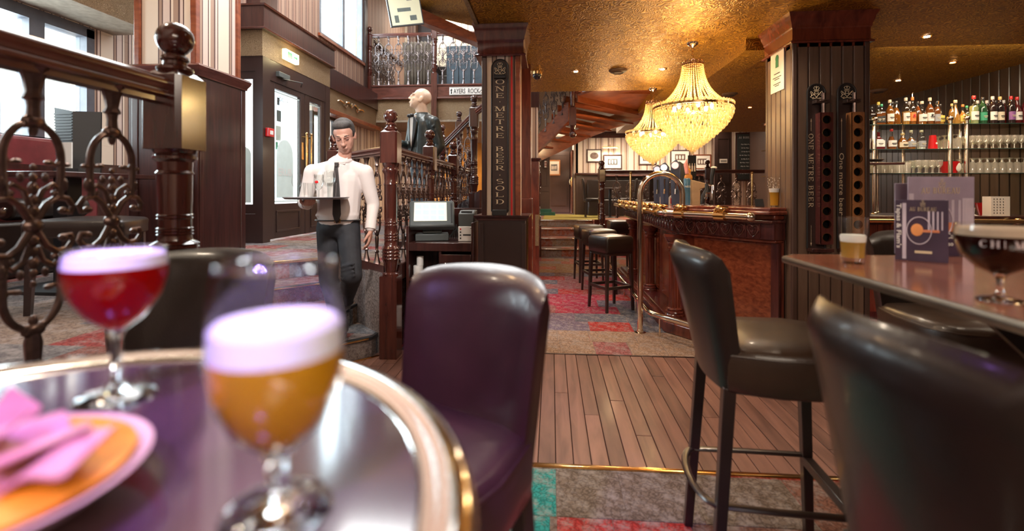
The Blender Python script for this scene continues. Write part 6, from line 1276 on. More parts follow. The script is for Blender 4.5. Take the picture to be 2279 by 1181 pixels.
# joints in the waiter's own frame: x to the right of the picture, -y towards the camera
hd = Vector((.075, -.055, 1.69)); nk = Vector((.035, .0, 1.50))
hand_R = Vector((.255, -.035, .93))      # hanging hand
tilt = Matrix.Rotation(R(26), 3, 'X') @ Matrix.Rotation(R(16), 3, 'Z')
def HP(x, y, z): return hd + tilt @ Vector((x, y, z))
def hand(wrist, palm_dir, across, fwd, curl, thumb_side, sc=1.0):
    """palm with four curled fingers and a thumb"""
    w = Vector(wrist); p = Vector(palm_dir).normalized(); a = Vector(across).normalized(); f = Vector(fwd).normalized(); P_ = []
    P_.append(('c', w, w + p * .045 * sc, .024 * sc, .030 * sc, .6)); 
    for i, ln in enumerate((.068, .078, .073, .056)):
        b = w + p * .078 * sc + a * ((i - 1.5) * .0205 * sc); P_.append(('c', w + p * .03 * sc + a * ((i - 1.5) * .014 * sc), b, .014 * sc, .0105 * sc))
        d1 = (p * math.cos(curl * .5) + f * math.sin(curl * .5)); d2 = (p * math.cos(curl) + f * math.sin(curl)); d3 = (p * math.cos(curl * 1.5) + f * math.sin(curl * 1.5))
        k1 = b + d1 * ln * .45 * sc; k2 = k1 + d2 * ln * .32 * sc; k3 = k2 + d3 * ln * .23 * sc
        P_ += [('c', b, k1, .0098 * sc, .009 * sc), ('c', k1, k2, .009 * sc, .0082 * sc), ('c', k2, k3, .0082 * sc, .007 * sc)]
    t0 = w + p * .02 * sc + a * thumb_side * .022 * sc; t1 = t0 + (p * .6 + a * thumb_side * .7 + f * .35).normalized() * .035 * sc; t2 = t1 + (p * .85 + a * thumb_side * .2 + f * .4).normalized() * .03 * sc; t3 = t2 + (p + f * .5).normalized() * .022 * sc
    P_ += [('c', t0, t1, .015 * sc, .0115 * sc), ('c', t1, t2, .0115 * sc, .010 * sc), ('c', t2, t3, .010 * sc, .008 * sc)]
    return P_
def head_prims(HP, k=1.0):
    P_ = []
    for c, r in (((0, .012, .035), (.075, .094, .088)), ((0, -.018, -.03), (.062, .072, .082)), ((0, -.05, -.085), (.036, .034, .028)), ((0, -.045, -.04), (.055, .045, .055))):
        P_.append(('el', c, r))
    return P_
def ellip(HP, c, r, n=18, m=14, rotm=None):
    q = MB(); q.ball((0, 0, 0), 1, n, r); return [HP(v[0] + c[0], v[1] + c[1], v[2] + c[2]) for v in q.v], q.f
def head_mesh_prims(HP):
    L_ = []
    for c, r in (((0, .012, .035), (.076, .094, .085)), ((0, -.015, -.03), (.064, .074, .085)), ((0, -.052, -.092), (.030, .026, .022)), ((0, -.04, -.055), (.056, .045, .055)),
                 ((0, -.082, .022), (.052, .016, .013)),                                  # brow
                 ((0, -.096, -.012), (.0105, .016, .030)), ((0, -.108, -.032), (.0155, .013, .012)), ((.011, -.098, -.035), (.009, .011, .008)), ((-.011, -.098, -.035), (.009, .011, .008)),   # nose
                 ((.030, -.060, -.030), (.026, .018, .034)), ((-.030, -.060, -.030), (.026, .018, .034)),          # cheeks
                 ((0, -.088, -.062), (.024, .008, .0055)), ((0, -.087, -.072), (.021, .009, .006)),    # lips
                 ((.078, .012, -.008), (.010, .020, .034)), ((-.078, .012, -.008), (.010, .020, .034))):           # ears
        L_.append(ellip(HP, c, r))
    return L_
def organic_raw(name, prims, raws, voxel, mat, parent, it=2):
    # same as organic but with extra raw pieces merged in
    global _raw; q = MB()
    for v, f_ in raws: q.add(v, f_)
    return organic2(name, prims, q, voxel, mat, parent, it)
def organic2(name, prims, q0, voxel, mat, parent, it):
    mb = MB(); mb.add(q0.v, q0.f)
    for p in prims:
        if p[0] == 'c':
            a, b, ra, rb = Vector(p[1]), Vector(p[2]), p[3], p[4]; pts = []; rs = []; d = (b - a).normalized()
            for i in range(4): q_ = R(84 - 21 * i); pts.append(a - d * ra * math.sin(q_)); rs.append(max(.001, ra * math.cos(q_)))
            pts += [a, b]; rs += [ra, rb]
            for i in range(4): q_ = R(21 * (i + 1)); pts.append(b + d * rb * math.sin(q_)); rs.append(max(.001, rb * math.cos(q_)))
            mb.tube(pts, rs, 14, flat=p[5] if len(p) > 5 else 1)
        elif p[0] == 'e': 
            q_ = MB(); q_.ball(p[1], 1, 18, p[2]); mb.add(q_.v, q_.f)
    me = mb.mesh(name, mat, False); o = bpy.data.objects.new('tmp', me); COL.objects.link(o)
    r = o.modifiers.new('r', 'REMESH'); r.mode = 'VOXEL'; r.voxel_size = voxel
    if it: s = o.modifiers.new('s', 'SMOOTH'); s.factor = .5; s.iterations = it
    dg = bpy.context.evaluated_depsgraph_get(); m2 = bpy.data.meshes.new_from_object(o.evaluated_get(dg)); bpy.data.objects.remove(o); m2.name = name
    m2.materials.clear(); m2.materials.append(mat); m2.polygons.foreach_set('use_smooth', [True] * len(m2.polygons))
    return put(name, m2, parent)
V = Vector
SL, EL, WL = V((-.205, .01, 1.425)), V((-.27, .02, 1.19)), V((-.135, -.20, 1.185))
SR, ER, WR = V((.212, .01, 1.42)), V((.262, .045, 1.18)), V((.262, -.015, .985))
HL, KL, AL = V((-.085, .0, .99)), V((-.045, -.055, .62)), V((.045, -.04, .25))
HRr, KR, AR = V((.095, .0, .99)), V((.165, -.12, .66)), V((.0, .17, .40))
body = [('c', nk + V((0, .02, -.06)), hd + V((0, .03, -.05)), .054, .048), ('c', V((.02, .02, 1.38)), V((.01, .01, 1.10)), .085, .085), ('c', V((-.17, .015, 1.42)), V((.18, .015, 1.42)), .045, .045), ('e', V((.005, .01, 1.0)), (.15, .10, .11)),
        ('c', SL, EL, .042, .034), ('c', EL, WL, .034, .024), ('c', SR, ER, .042, .034), ('c', ER, WR, .034, .024), ('c', HL, KL, .07, .048), ('c', KL, AL, .045, .030), ('c', HRr, KR, .07, .048), ('c', KR, AR, .045, .030)]
body += hand(WL, (.55, -.75, .12), (1, .6, 0), (0, 0, 1), .35, -1); body += hand(WR, (-.05, -.12, -1), (.25, -1, .1), (-1, -.3, 0), .65, 1)
organic2('body', body, (lambda q: ([q.add(v, f_) for v, f_ in head_mesh_prims(HP)], q)[1])(MB()), .0058, M['skin'], wt, 2)
# eyes looking down: lids and brows
for s in (-1, 1):
    q = MB(); v, f_ = ellip(HP, (s * .029, -.079, .004), (.014, .010, .008), 12); q.add(v, f_); q.build('eyelid', plain('shaded_eyelid', (.36, .17, .13), .5) if 'shaded_eyelid' not in bpy.data.materials else bpy.data.materials['shaded_eyelid'], wt)
    q = MB(); q.tube([HP(s * .017, -.0885, -.002), HP(s * .029, -.0915, -.004), HP(s * .042, -.086, -.001)], .0014, 5); q.build('eyelashes', M['black'], wt)
    q = MB(); q.tube([HP(s * .014, -.094, .026), HP(s * .030, -.093, .031), HP(s * .047, -.082, .026)], [.003, .0042, .002], 6); q.build('eyebrow', M['hair'], wt)
q = MB(); q.tube([HP(-.020, -.0945, -.066), HP(0, -.0985, -.066), HP(.020, -.0945, -.066)], [.0015, .0025, .0015], 6); q.build('lip_line', bpy.data.materials['shaded_eyelid'], wt)
hr = MB()
for c, r in (((0, .028, .055), (.083, .094, .078)), ((0, .062, .0), (.074, .058, .075)), ((0, -.022, .094), (.068, .056, .030)), ((.062, .02, .03), (.022, .05, .05)), ((-.062, .02, .03), (.022, .05, .05))):
    v, f_ = ellip(HP, c, r); hr.add(v, f_)
organic2('hair', [], hr, .007, M['hair'], wt, 2)
# shirt
sh = [('c', V((.02, .0, 1.44)), V((.0, .0, 1.08)), .115, .125), ('c', V((-.05, .01, 1.36)), V((-.035, .0, 1.08)), .115, .112), ('c', V((.07, .01, 1.36)), V((.05, .0, 1.08)), .115, .112), ('c', V((-.15, .01, 1.43)), V((.03, .015, 1.475)), .062, .062), ('c', V((.17, .01, 1.43)), V((.03, .015, 1.475)), .062, .062), ('c', V((.035, .015, 1.44)), V((.04, .008, 1.52)), .075, .062),
      ('c', SL, SL.lerp(EL, .5), .062, .054), ('c', SL.lerp(EL, .5), EL, .054, .050), ('c', EL, WL, .050, .036), ('c', SR, SR.lerp(ER, .5), .062, .054), ('c', SR.lerp(ER, .5), ER, .054, .048), ('c', ER, WR + V((0, .0, .02)), .048, .036), ('e', V((.005, -.005, 1.10)), (.163, .122, .085))]
for k in range(5): sh.append(('c', V((-.12 + .02 * k, -.085, 1.10 + .03 * k)), V((-.02 + .015 * k, -.112, 1.13 + .035 * k)), .014, .008))
organic2('shirt', sh, MB(), .0075, M['shirt'], wt, 3)
q = MB()
for s in (-1, 1): q.slab([(.045, -.100, 1.482), (.045 + s * .030, -.078, 1.515), (.04 + s * .056, -.030, 1.530), (.045 + s * .050, -.082, 1.478)], (0, -.006, .002))
q.tube([(.04 + .062 * math.cos(a), -.022 + .066 * math.sin(a), 1.508 + .014 * math.sin(a)) for a in [2 * PI * i / 24 for i in range(24)]], .016, 8, closed=True); q.build('shirt_collar', M['shirt'], wt, bevel=.001)
for k in range(2):
    w0 = (WL, WR + V((0, 0, .02)))[k]; e0 = (EL, ER)[k]; d = (e0 - w0).normalized(); q = MB(); q.cyl(w0 - d * .01, w0 + d * .05, .040, .041, 16); q.build('cuff', M['shirt'], wt)
# tie and buttons
q = MB(); rg = []
for x, y, z, w_ in ((.050, -.116, 1.478, .018), (.048, -.130, 1.462, .014), (.050, -.136, 1.40, .020), (.053, -.136, 1.30, .025), (.056, -.140, 1.20, .029), (.058, -.142, 1.11, .032), (.058, -.142, 1.07, .020), (.058, -.142, 1.045, .003)):
    rg.append([V((x - w_, y, z)), V((x, y - .007, z)), V((x + w_, y, z)), V((x, y + .008, z))])
q.loft(rg); q.build('tie', M['tie'], wt, ang=80)
q = MB(); q.slab([(.033, -.118, 1.49), (.067, -.118, 1.49), (.060, -.128, 1.455), (.040, -.128, 1.455)], (0, -.015, 0)); q.build('tie_knot', M['tie'], wt, bevel=.004)
# trousers, belt, shoes
tr = [('e', V((.005, .0, 1.0)), (.158, .118, .10)), ('c', V((-.072, 0, 1.0)), KL, .090, .070), ('c', KL, AL + V((0, 0, .02)), .072, .055), ('c', V((.082, 0, 1.0)), KR, .090, .072), ('c', KR, AR + V((0, -.01, .03)), .073, .055), ('c', V((-.07, 0, 1.03)), V((.08, 0, 1.03)), .085, .085)]
for k in range(4): tr.append(('c', KR + V((-.06, -.045, -.02 + .03 * k)), KR + V((.04, -.065, .01 + .03 * k)), .012, .010))
tr += [('e', AL + V((0, -.015, -.01)), (.060, .07, .03)), ('e', AR + V((0, -.01, .0)), (.056, .06, .03))]
organic2('trousers', tr, MB(), .0085, M['trousers'], wt, 3)
q = MB(); rg = [(.163 * math.cos(a) + .005, .124 * math.sin(a), 1.062) for a in [2 * PI * i / 28 for i in range(28)]]; q.tube(rg, .013, 6, closed=True, flat=.4); q.build('belt', M['black'], wt); MB().box(.035, .08, -.136, -.122, 1.048, 1.078).build('belt_buckle', M['brass'], wt)
for a_, d_, zg in ((V((.05, -.07, .157)), V((.02, -1, 0)), .157), (V((-.015, .15, .314)), V((-.1, -1, 0)), .314)):
    d_.normalize(); P_ = [('c', a_ + V((0, .02, .055)) , a_ + d_ * .05 + V((0, 0, .045)), .042, .036), ('c', a_ + d_ * .04 + V((0, 0, .035)), a_ + d_ * .155 + V((0, 0, .026)), .038, .026), ('c', a_ + V((0, .045, .03)), a_ + d_ * .1 + V((0, 0, .022)), .030, .030), ('c', a_ + V((0, .03, .05)), a_ + V((0, .02, .10)), .04, .036)]
    organic2('shoe', P_, MB(), .005, M['shoe'], wt, 2)
    q = MB(); q.prism([(a_.x + x_, a_.y + y_) for x_, y_ in ((-.032, .07), (.032, .07), (.036, -.05), (.040, -.12), (.02, -.185), (-.02, -.185), (-.040, -.12), (-.036, -.05))], zg + .001, zg + .010); q.build('shoe_sole', M['black'], wt)
# tray and its glasses
TC = V((-1.652, 3.285, 1.222))
ty = thing('serving_tray', 'round grey tray held up on the waiter\'s right hand', 'tray', TC); q = MB(); q.lathe([(0, 0), (.205, 0), (.222, .014), (.220, .016), (.203, .004), (0, .004)], n=48, close=False); q.build('tray_disc', plain('grey_tray', (.20, .19, .21), .3, coat=.3), ty)
TG = [(-.13, -.03, 'stem', 'empty stemmed glass at the left edge of the tray'), (-.075, -.075, 'tum', 'tumbler at the front left of the tray'), (-.06, .05, 'tum', 'tumbler at the back left of the tray'), (-.02, -.08, 'tum', 'tumbler in the front row of the tray, second from left'), (0, .03, 'stem', 'tallest stemmed glass in the middle of the tray'), (.045, -.06, 'stem', 'stemmed glass with red print at the front right of the tray'), (.07, .05, 'big', 'large balloon glass at the back right of the tray'), (.12, -.02, 'tum', 'tumbler nearest the waiter\'s tie on the tray'), (.03, .11, 'big', 'large stemmed glass at the back of the tray')]
gp_ = {'tum': [(.026, 0), (.032, .11)], 'stem': [(.030, 0), (.028, .004), (.005, .01), (.005, .06), (.022, .075), (.033, .11), (.030, .17)], 'big': [(.034, 0), (.032, .004), (.006, .01), (.006, .08), (.026, .095), (.043, .135), (.036, .20)]}
for x_, y_, k, lb in TG:
    t = thing('empty_glass', lb, 'glass', TC + V((x_, y_, .0045)), 0, 'empty glasses on the tray'); q = MB(); q.lathe([(0, 0)] + gp_[k], n=20, close=False); q.build('glass_body', M['glass'], t)
    if 'red' in lb: q = MB(); q.ball((0, -.032, .115), .010, 8, (1.4, .2, 1)); q.build('red_print', M['red'], t)

# ================================================================== STATUE
stt = thing('butler_statue', 'painted bald butler statue in a dark tuxedo looking up to the left', 'statue', (-1.50, 5.50, .63))
MB().box(-.26, .24, -.25, .25, 0, .10).build('plinth', M['dark_wood'], stt, bevel=.01)
Rz = Matrix.Rotation(R(-42), 3, 'Z')      # body turned to the left of the picture
def Q(x, y, z): v = Rz @ V((x, y, 0)); return V((v.x, v.y, z))
hc = Q(0, -.02, 1.715) + V((0, 0, 0)); tl = Matrix.Rotation(R(-78), 3, 'Z') @ Matrix.Rotation(R(-22), 3, 'X')
def HS(x, y, z): return hc + tl @ (V((x, y, z)) * 1.12)
raw = MB(); [raw.add(v, f_) for v, f_ in head_mesh_prims(HS)]
sbody = [('c', Q(0, .02, 1.50), hc + V((.0, .0, -.06)), .078, .066), ('c', Q(0, 0, 1.45), Q(0, 0, 1.0), .11, .11)] + hand(Q(-.10, -.24, 1.20), Q(.3, -.6, .1) - Q(0, 0, 0), Q(0, .3, 1), Q(.8, .2, 0), .8, 1, 1.15)
organic2('body', sbody, raw, .0075, M['statue_skin'], stt, 2)
jk = [('c', Q(0, .01, 1.44), Q(0, .01, 1.08), .145, .13), ('c', Q(-.07, 0, 1.40), Q(-.05, -.01, 1.05), .12, .12), ('c', Q(.07, 0, 1.40), Q(.05, -.01, 1.05), .12, .12), ('c', Q(-.17, .01, 1.45), Q(0, .02, 1.50), .07, .065), ('c', Q(.17, .01, 1.45), Q(0, .02, 1.50), .07, .065),
      ('c', Q(.21, .02, 1.43), Q(.25, .08, 1.17), .075, .062), ('c', Q(.25, .08, 1.17), Q(.19, -.02, 1.0), .060, .048), ('c', Q(-.21, .02, 1.43), Q(-.22, -.03, 1.18), .072, .06), ('c', Q(-.22, -.03, 1.18), Q(-.11, -.21, 1.20), .058, .045), ('c', Q(-.06, .10, 1.1), Q(-.07, .14, .62), .09, .05), ('c', Q(.06, .10, 1.1), Q(.07, .14, .62), .09, .05)]
for k in range(5): jk.append(('c', Q(.27, -.02 + .02 * k, 1.38 - .05 * k), Q(.20, .09, 1.33 - .05 * k), .014, .012))
organic2('jacket', jk, MB(), .010, M['tuxedo'], stt, 3)
q = MB(); q.slab([Q(-.055, -.135, 1.52), Q(.055, -.135, 1.52), Q(.045, -.142, 1.30), Q(0, -.140, 1.14), Q(-.045, -.142, 1.30)], Q(0, .03, 0)); q.build('shirt_front', M['white'], stt, bevel=.004)
for s in (-1, 1):
    q = MB(); q.slab([Q(s * .045, -.143, 1.51), Q(s * .095, -.135, 1.44), Q(s * .085, -.146, 1.32), Q(0, -.148, 1.10), Q(s * .03, -.148, 1.30)], Q(0, .02, 0)); q.build('lapel', M['black'], stt, bevel=.003)
    q = MB(); q.ball(Q(s * .028, -.150, 1.515), .024, 10, (1.2, 1, .9)); q.build('bow_tie', M['black'], stt)
q = MB(); q.slab([Q(-.07, -.13, 1.15), Q(.07, -.13, 1.15), Q(.08, -.135, 1.04), Q(0, -.15, .98), Q(-.08, -.135, 1.04)], Q(0, .03, 0)); q.build('waistcoat', M['tuxedo'], stt, bevel=.006)
organic2('trousers', [('e', Q(0, 0, 1.0), (.15, .14, .12)), ('c', Q(-.085, 0, .98), Q(-.09, -.02, .58), .09, .068), ('c', Q(-.09, -.02, .58), Q(-.09, .0, .17), .067, .055), ('c', Q(.085, 0, .98), Q(.09, -.02, .58), .09, .068), ('c', Q(.09, -.02, .58), Q(.09, .0, .17), .067, .055)], MB(), .010, M['blue_trousers'], stt, 3)
for s in (-1, 1): organic2('shoe', [('c', Q(s * .09, .03, .135), Q(s * .10, -.15, .125), .038, .028)], MB(), .007, M['shoe'], stt, 1)

# ================================================================== BACK BAR: shelves, glasses, bottles
gs = thing('glass_shelving', 'chrome post shelving with three glass shelves behind the pillar', 'shelving', (3.9, 5.4, 1.05))
SZ = (1.955, 1.705, 1.46); SY0, SY1 = 5.20, 5.62; SX1 = 4.845
for z in SZ:
    MB().box(2.75, SX1, SY0, SY1, z, z + .006).build('glass_shelf', M['shelf_glass'], gs, world=True)
    MB().box(2.75, SX1, SY0 - .002, SY0, z, z + .006).build('shelf_edge', plain('dark_green_glass_edge', (.03, .07, .055), .15, coat=.5) if 'dark_green_glass_edge' not in bpy.data.materials else bpy.data.materials['dark_green_glass_edge'], gs, world=True)
for x_, y_ in ((3.295, SY0 + .03), (4.02, SY0 + .03), (4.175, SY0 + .03), (3.55, SY1 - .03), (3.82, SY1 - .03), (4.40, SY1 - .03), (2.8, SY0 + .03)):
    q = MB(); q.cyl((x_, y_, 1.05), (x_, y_, 2.0), .019 if y_ < 5.4 else .014, n=14); q.ball((x_, y_, 2.02), .030, 12); q.lathe([(.03, 1.05), (.028, 1.06), (.019, 1.07)], (x_, y_, 0), 12); q.build('chrome_post', M['gold_brass'], gs, world=True)
bc = thing('back_counter', 'low counter with brass-edged top under the glass shelves', 'counter', (3.6, 5.3, 0))
MB().box(2.6, SX1, 5.05, 5.75, .98, 1.04).build('counter_top', M['dark_wood'], bc, world=True, bevel=.008); MB().box(2.65, SX1, 5.12, 5.75, 0, .98).build('cabinet_body', M['bar_dark'], bc, world=True)
q = MB(); q.tube([(2.62, 4.98, .995), (SX1, 4.98, .995)], .02, 10)
for k in range(4): q.ball((2.8 + .55 * k, 5.0, .995), .035, 8, (1.2, 1, 1)); q.tube([(2.8 + .55 * k, 4.98, .995), (2.8 + .55 * k, 5.06, .95)], .012, 6)
q.build('brass_rail', M['brass'], bc, world=True)
for k in range(18): MB().box(2.66 + .118 * k, 2.66 + .118 * k + .112, 5.108, 5.12, .08, .95).build('board', M['bar_wood'], bc, world=True)
M['bottle_glass'] = glassy('clear_bottle_wall', (.93, .93, .9), .10, .03, .35)
MATC = {}
def cm_(name, col, rough=.3, clear=False):
    if name not in MATC: MATC[name] = (glassy(name, col, .08, .03) if clear else plain(name, col, rough, coat=.4, var=.06))
    return MATC[name]
GL = {'clear': ('clear_bottle_glass', (.93, .95, .93), .1, True), 'amber': ('whisky_amber', (.30, .10, .015), .1, False), 'gold': ('golden_spirit', (.42, .22, .05), .1, False), 'dark': ('black_bottle_glass', (.02, .012, .012), .08, False), 'green': ('dark_green_bottle', (.02, .07, .03), .08, False), 'lime': ('pale_green_spirit', (.35, .42, .2), .1, False), 'wine': ('wine_red_bottle', (.10, .012, .014), .08, False), 'red': ('bright_red_bottle', (.6, .02, .02), .2, False), 'brown': ('brown_spirit', (.22, .07, .02), .1, False)}
PT = {'white': (.80, .76, .70), 'black': (.03, .03, .03), 'cream': (.72, .62, .45), 'red': (.6, .03, .03), 'green': (.05, .35, .18), 'orange': (.75, .25, .06), 'yellow': (.7, .55, .1), 'grey': (.35, .36, .38), 'gold': (.7, .5, .2), 'purple': (.25, .1, .3), 'silver': (.6, .6, .6)}
SHAPE = {'round': [(1, 0), (1.03, .03), (1, .05), (1, .56), (.92, .62), (.5, .72), (.33, .78), (.33, .92)], 'tall': [(1, 0), (1, .58), (.85, .66), (.42, .78), (.34, .84), (.34, .94)], 'flask': [(.8, 0), (1.05, .08), (1.1, .3), (.95, .5), (.6, .66), (.35, .75), (.32, .9)], 'squat': [(1.1, 0), (1.15, .3), (1.05, .45), (.5, .58), (.36, .66), (.36, .88)], 'wine': [(1, 0), (1, .60), (.9, .68), (.5, .78), (.38, .84), (.36, .95)], 'bell': [(1.25, 0), (1.2, .15), (.85, .40), (.5, .62), (.33, .75), (.3, .93)]}
def bottle(x, y, z, h, r, shape, glass, cap, lab, label, group, square=False, labh=(.14, .44), emblem=None):
    t = thing('bottle', label, 'bottle', (x, y, z), 0, group); n = 4 if square else 14; g = GL[glass]; q = MB(); prof = [(a * r * (1.25 if square else 1), b * h) for a, b in SHAPE[shape]]
    if square: q.M = Matrix.Rotation(R(45), 4, 'Z')
    seethru = glass in ('amber', 'gold', 'lime', 'brown')
    q.lathe([(0, 0)] + prof, n=n, close=not seethru); q.build('bottle_body', M['bottle_glass'] if seethru else cm_(g[0], g[1], g[2], g[3]), t, ang=60, bevel=.004 if square else 0)
    if seethru:
        fill = random.uniform(.42, .82) * h; pl = [(a * .93, max(b, .004)) for a, b in prof if b < fill]; nx = [p for p in prof if p[1] >= fill][0]; pr_ = [p for p in prof if p[1] < fill][-1]; tt = (fill - pr_[1]) / (nx[1] - pr_[1]); rf_ = (pr_[0] + (nx[0] - pr_[0]) * tt) * .93
        q = MB(); q.M = Matrix.Rotation(R(45), 4, 'Z') if square else None; q.lathe([(0, .004)] + pl + [(rf_, fill), (0, fill)], n=n); q.build('spirit', cm_(g[0], g[1], g[2], g[3]), t, ang=60)
    if glass == 'clear':
        q = MB(); pl = [(a * .9, b) for a, b in prof if b < h * .45]; q.lathe([(0, .004)] + [(a, max(b, .004)) for a, b in pl] + [(pl[-1][0], h * .40)], n=14); q.build('spirit', cm_('clear_amber_spirit' if 'amber' in label else 'clear_spirit', (.55, .25, .06) if 'amber' in label else (.6, .6, .55), .1), t)
    q = MB(); q.lathe([(r * .38, h * .88), (r * .42, h * .89), (r * .42, h * .985), (r * .36, h), (0, h)], n=10); q.build('cap', cm_(cap + '_cap', PT[cap]), t)
    if lab:
        q = MB(); m = max(a for a, b in prof if b <= h * labh[1] + .01) * (1.015 if not square else .72); n2 = 10
        if square: q.box(-m * .86, m * .86, -m - .002, -m, h * labh[0], h * labh[1])
        else: q.loft([[(m * math.sin(R(a)), -m * math.cos(R(a)), zz) for a in range(-65, 66, 13)] for zz in (h * labh[0], h * labh[1])], closed_ring=False, cap=False)
        lo = q.build('paper_label', cm_(lab + '_label', PT[lab], .6), t)
        q = MB(); zc = h * (labh[0] + labh[1]) / 2; ec = emblem or ('black' if lab in ('white', 'cream', 'yellow', 'orange') else 'cream'); q.box(-m * .5, m * .5, -m - .0035, -m - .0005, zc - .002, zc + .005); q.box(-m * .35, m * .35, -m - .0035, -m - .0005, zc - .014, zc - .009)
        if emblem: q.ball((0, -m - .001, zc + .018), .012, 8, (1, .3, 1))
        q.build('label_print', cm_(ec + '_print', PT[ec], .6), t)
    return t
def px2x(p): return 3.295 + (p - 1952) * .004546
TOP = [ # px, height, radius, shape, glass, cap, label paper, words
 (1941, .19, .030, 'round', 'green', 'black', 'black', 'small dark green bottle at the left end of the top shelf, beside the pillar', 0),
 (1955, .20, .030, 'round', 'dark', 'black', 'black', 'square dark whiskey bottle with black label, first behind the left finial', 1),
 (1966, .21, .030, 'round', 'brown', 'black', 'black', 'square whiskey bottle with black label and black cap', 1),
 (1976, .23, .031, 'round', 'brown', 'green', 'black', 'square whiskey bottle with black label and green cap', 1),
 (1991, .27, .036, 'round', 'amber', 'cream', 'white', 'amber whisky bottle with large white label and tan cap', 0),
 (2007, .26, .040, 'flask', 'amber', 'black', None, 'round-shouldered amber decanter bottle without a label', 0),
 (2025, .29, .035, 'tall', 'gold', 'cream', 'white', 'tall pale gold bottle with long white label', 0),
 (2042, .30, .032, 'tall', 'amber', 'orange', 'orange', 'amber bottle with orange label, red seal and a steel pourer', 0),
 (2059, .25, .037, 'squat', 'amber', 'cream', 'white', 'squat amber bottle with wide white label', 0),
 (2079, .29, .036, 'round', 'brown', 'cream', 'white', 'brown bottle with oval white emblem and pale cap', 0),
 (2091, .25, .030, 'tall', 'brown', 'black', 'grey', 'small brown bottle with grey and red label behind the second finial', 0),
 (2101, .22, .030, 'bell', 'gold', 'black', 'yellow', 'pale yellow sloping bottle left of the second finial', 0),
 (2122, .22, .026, 'tall', 'gold', 'gold', None, 'small golden bottle between the two middle finials, left', 0),
 (2133, .26, .038, 'bell', 'gold', 'cream', None, 'bell-shaped decanter of golden spirit between the two middle finials', 0),
 (2145, .21, .030, 'squat', 'gold', 'orange', 'yellow', 'small golden bottle with orange cap left of the third finial', 0),
 (2157, .20, .028, 'tall', 'lime', 'green', 'green', 'small yellow-green bottle with green cap', 0),
 (2168, .30, .040, 'tall', 'lime', 'red', 'white', 'pale green bottle with bright red cap and white label', 0),
 (2190, .285, .037, 'tall', 'green', 'black', 'green', 'square-shouldered bottle with bright green label', 0),
 (2207, .29, .036, 'wine', 'dark', 'silver', 'white', 'dark bottle with silver cap and low white label', 0),
 (2226, .29, .036, 'wine', 'dark', 'gold', 'cream', 'dark bottle with gold cap and cream label', 0),
 (2245, .29, .035, 'wine', 'dark', 'red', 'purple', 'dark bottle with red neck and violet label', 0),
 (2261, .285, .037, 'flask', 'wine', 'red', 'white', 'round dark bottle with dark red cap and broad white label', 0),
 (2276, .29, .036, 'wine', 'wine', 'red', None, 'dark red bottle at the right edge of the picture', 0)]
for i, (p, h, r, sh_, gl, cp_, lb_, words_, sq_) in enumerate(TOP):
    h *= .97; t = bottle(px2x(p), SY0 + .075 + .02 * (i % 2), SZ[0] + .006, h, r * .98, sh_, gl, cp_, lb_, words_, 'spirit bottles on the top glass shelf', bool(sq_), emblem='red' if 'seal' in words_ else ('black' if 'emblem' in words_ else None))
    if 'pourer' in words_: q = MB(); q.tube([(0, 0, h), (0, 0, h + .03), (.008, 0, h + .05)], [.006, .004, .003], 6); q.build('pourer', M['chrome'], t)
BK = [(1947, 'green', 'black', 'back-row green bottle at the far left of the top shelf'), (1985, 'amber', 'yellow', 'back-row amber bottle with yellow cap'), (2015, 'clear', 'black', 'back-row clear bottle behind the label-less decanter, amber inside'), (2052, 'amber', 'grey', 'back-row amber bottle with grey cap'), (2070, 'brown', 'black', 'back-row brown bottle left of the oval emblem bottle'), (2112, 'gold', 'gold', 'back-row golden bottle behind the second finial'), (2198, 'green', 'silver', 'back-row dark green bottle with silver cap'), (2218, 'dark', 'silver', 'back-row dark bottle left of the cream label'), (2236, 'dark', 'black', 'back-row dark bottle with black cap'), (2253, 'wine', 'silver', 'back-row bottle with silver neck'), (2268, 'dark', 'red', 'back-row dark bottle with red cap, far right')]
for p, gl, cp_, words_ in BK: bottle(px2x(p) * 1.012 - .02, SY0 + .24, SZ[0] + .006, .27, .034, 'tall', gl, cp_, None, words_, 'back row of bottles on the top glass shelf')
MID = [(1969, .21, .044, 'squat', 'wine', 'black', 'white', 'square dark red bottle with square white label on the middle shelf', 1), (1998, .215, .036, 'bell', 'brown', 'red', 'white', 'brown bottle with red neck ribbon on the middle shelf', 0), (2022, .17, .042, 'flask', 'amber', 'gold', 'cream', 'round flask with oval label on the middle shelf', 0), (2040, .20, .036, 'squat', 'amber', 'cream', 'grey', 'amber bottle with grey label on the middle shelf', 0), (2062, .20, .038, 'tall', 'clear', 'cream', 'grey', 'clear bottle with dark blue-grey label on the middle shelf', 0)]
for p, h, r, sh_, gl, cp_, lb_, words_, sq_ in MID: bottle(px2x(p), SY0 + .10, SZ[1] + .006, h, r, sh_, gl, cp_, lb_, words_, 'bottles on the middle glass shelf', bool(sq_))
t = thing('red_tumbler', 'tapered red cup on the middle glass shelf', 'cup', (px2x(2086), SY0 + .10, SZ[1] + .006)); q = MB(); q.lathe([(0, 0), (.042, 0), (.028, .145), (.026, .145), (.03, .01), (0, .01)], n=24, close=False); q.build('cup_body', M['red'], t); q = MB(); q.ball((.012, -.036, .06), .008, 6, (1.3, .3, 1.3)); q.build('white_print', M['white_paint'], t)
for k, (p, w_, lb) in enumerate(((2126, 1, 'red bucket on the lowest glass shelf'),)):
    t = thing('ice_bucket', lb, 'bucket', (px2x(2124), SY0 + .12, SZ[2] + .006)); q = MB(); q.lathe([(0, 0), (.065, 0), (.085, .12), (.082, .12), (.06, .006), (0, .006)], n=28, close=False); q.build('bucket_body', M['red'], t); q = MB(); q.ball((.035, -.072, .06), .03, 10, (.9, .2, 1.5)); q.build('printed_figure', M['paper'], t)
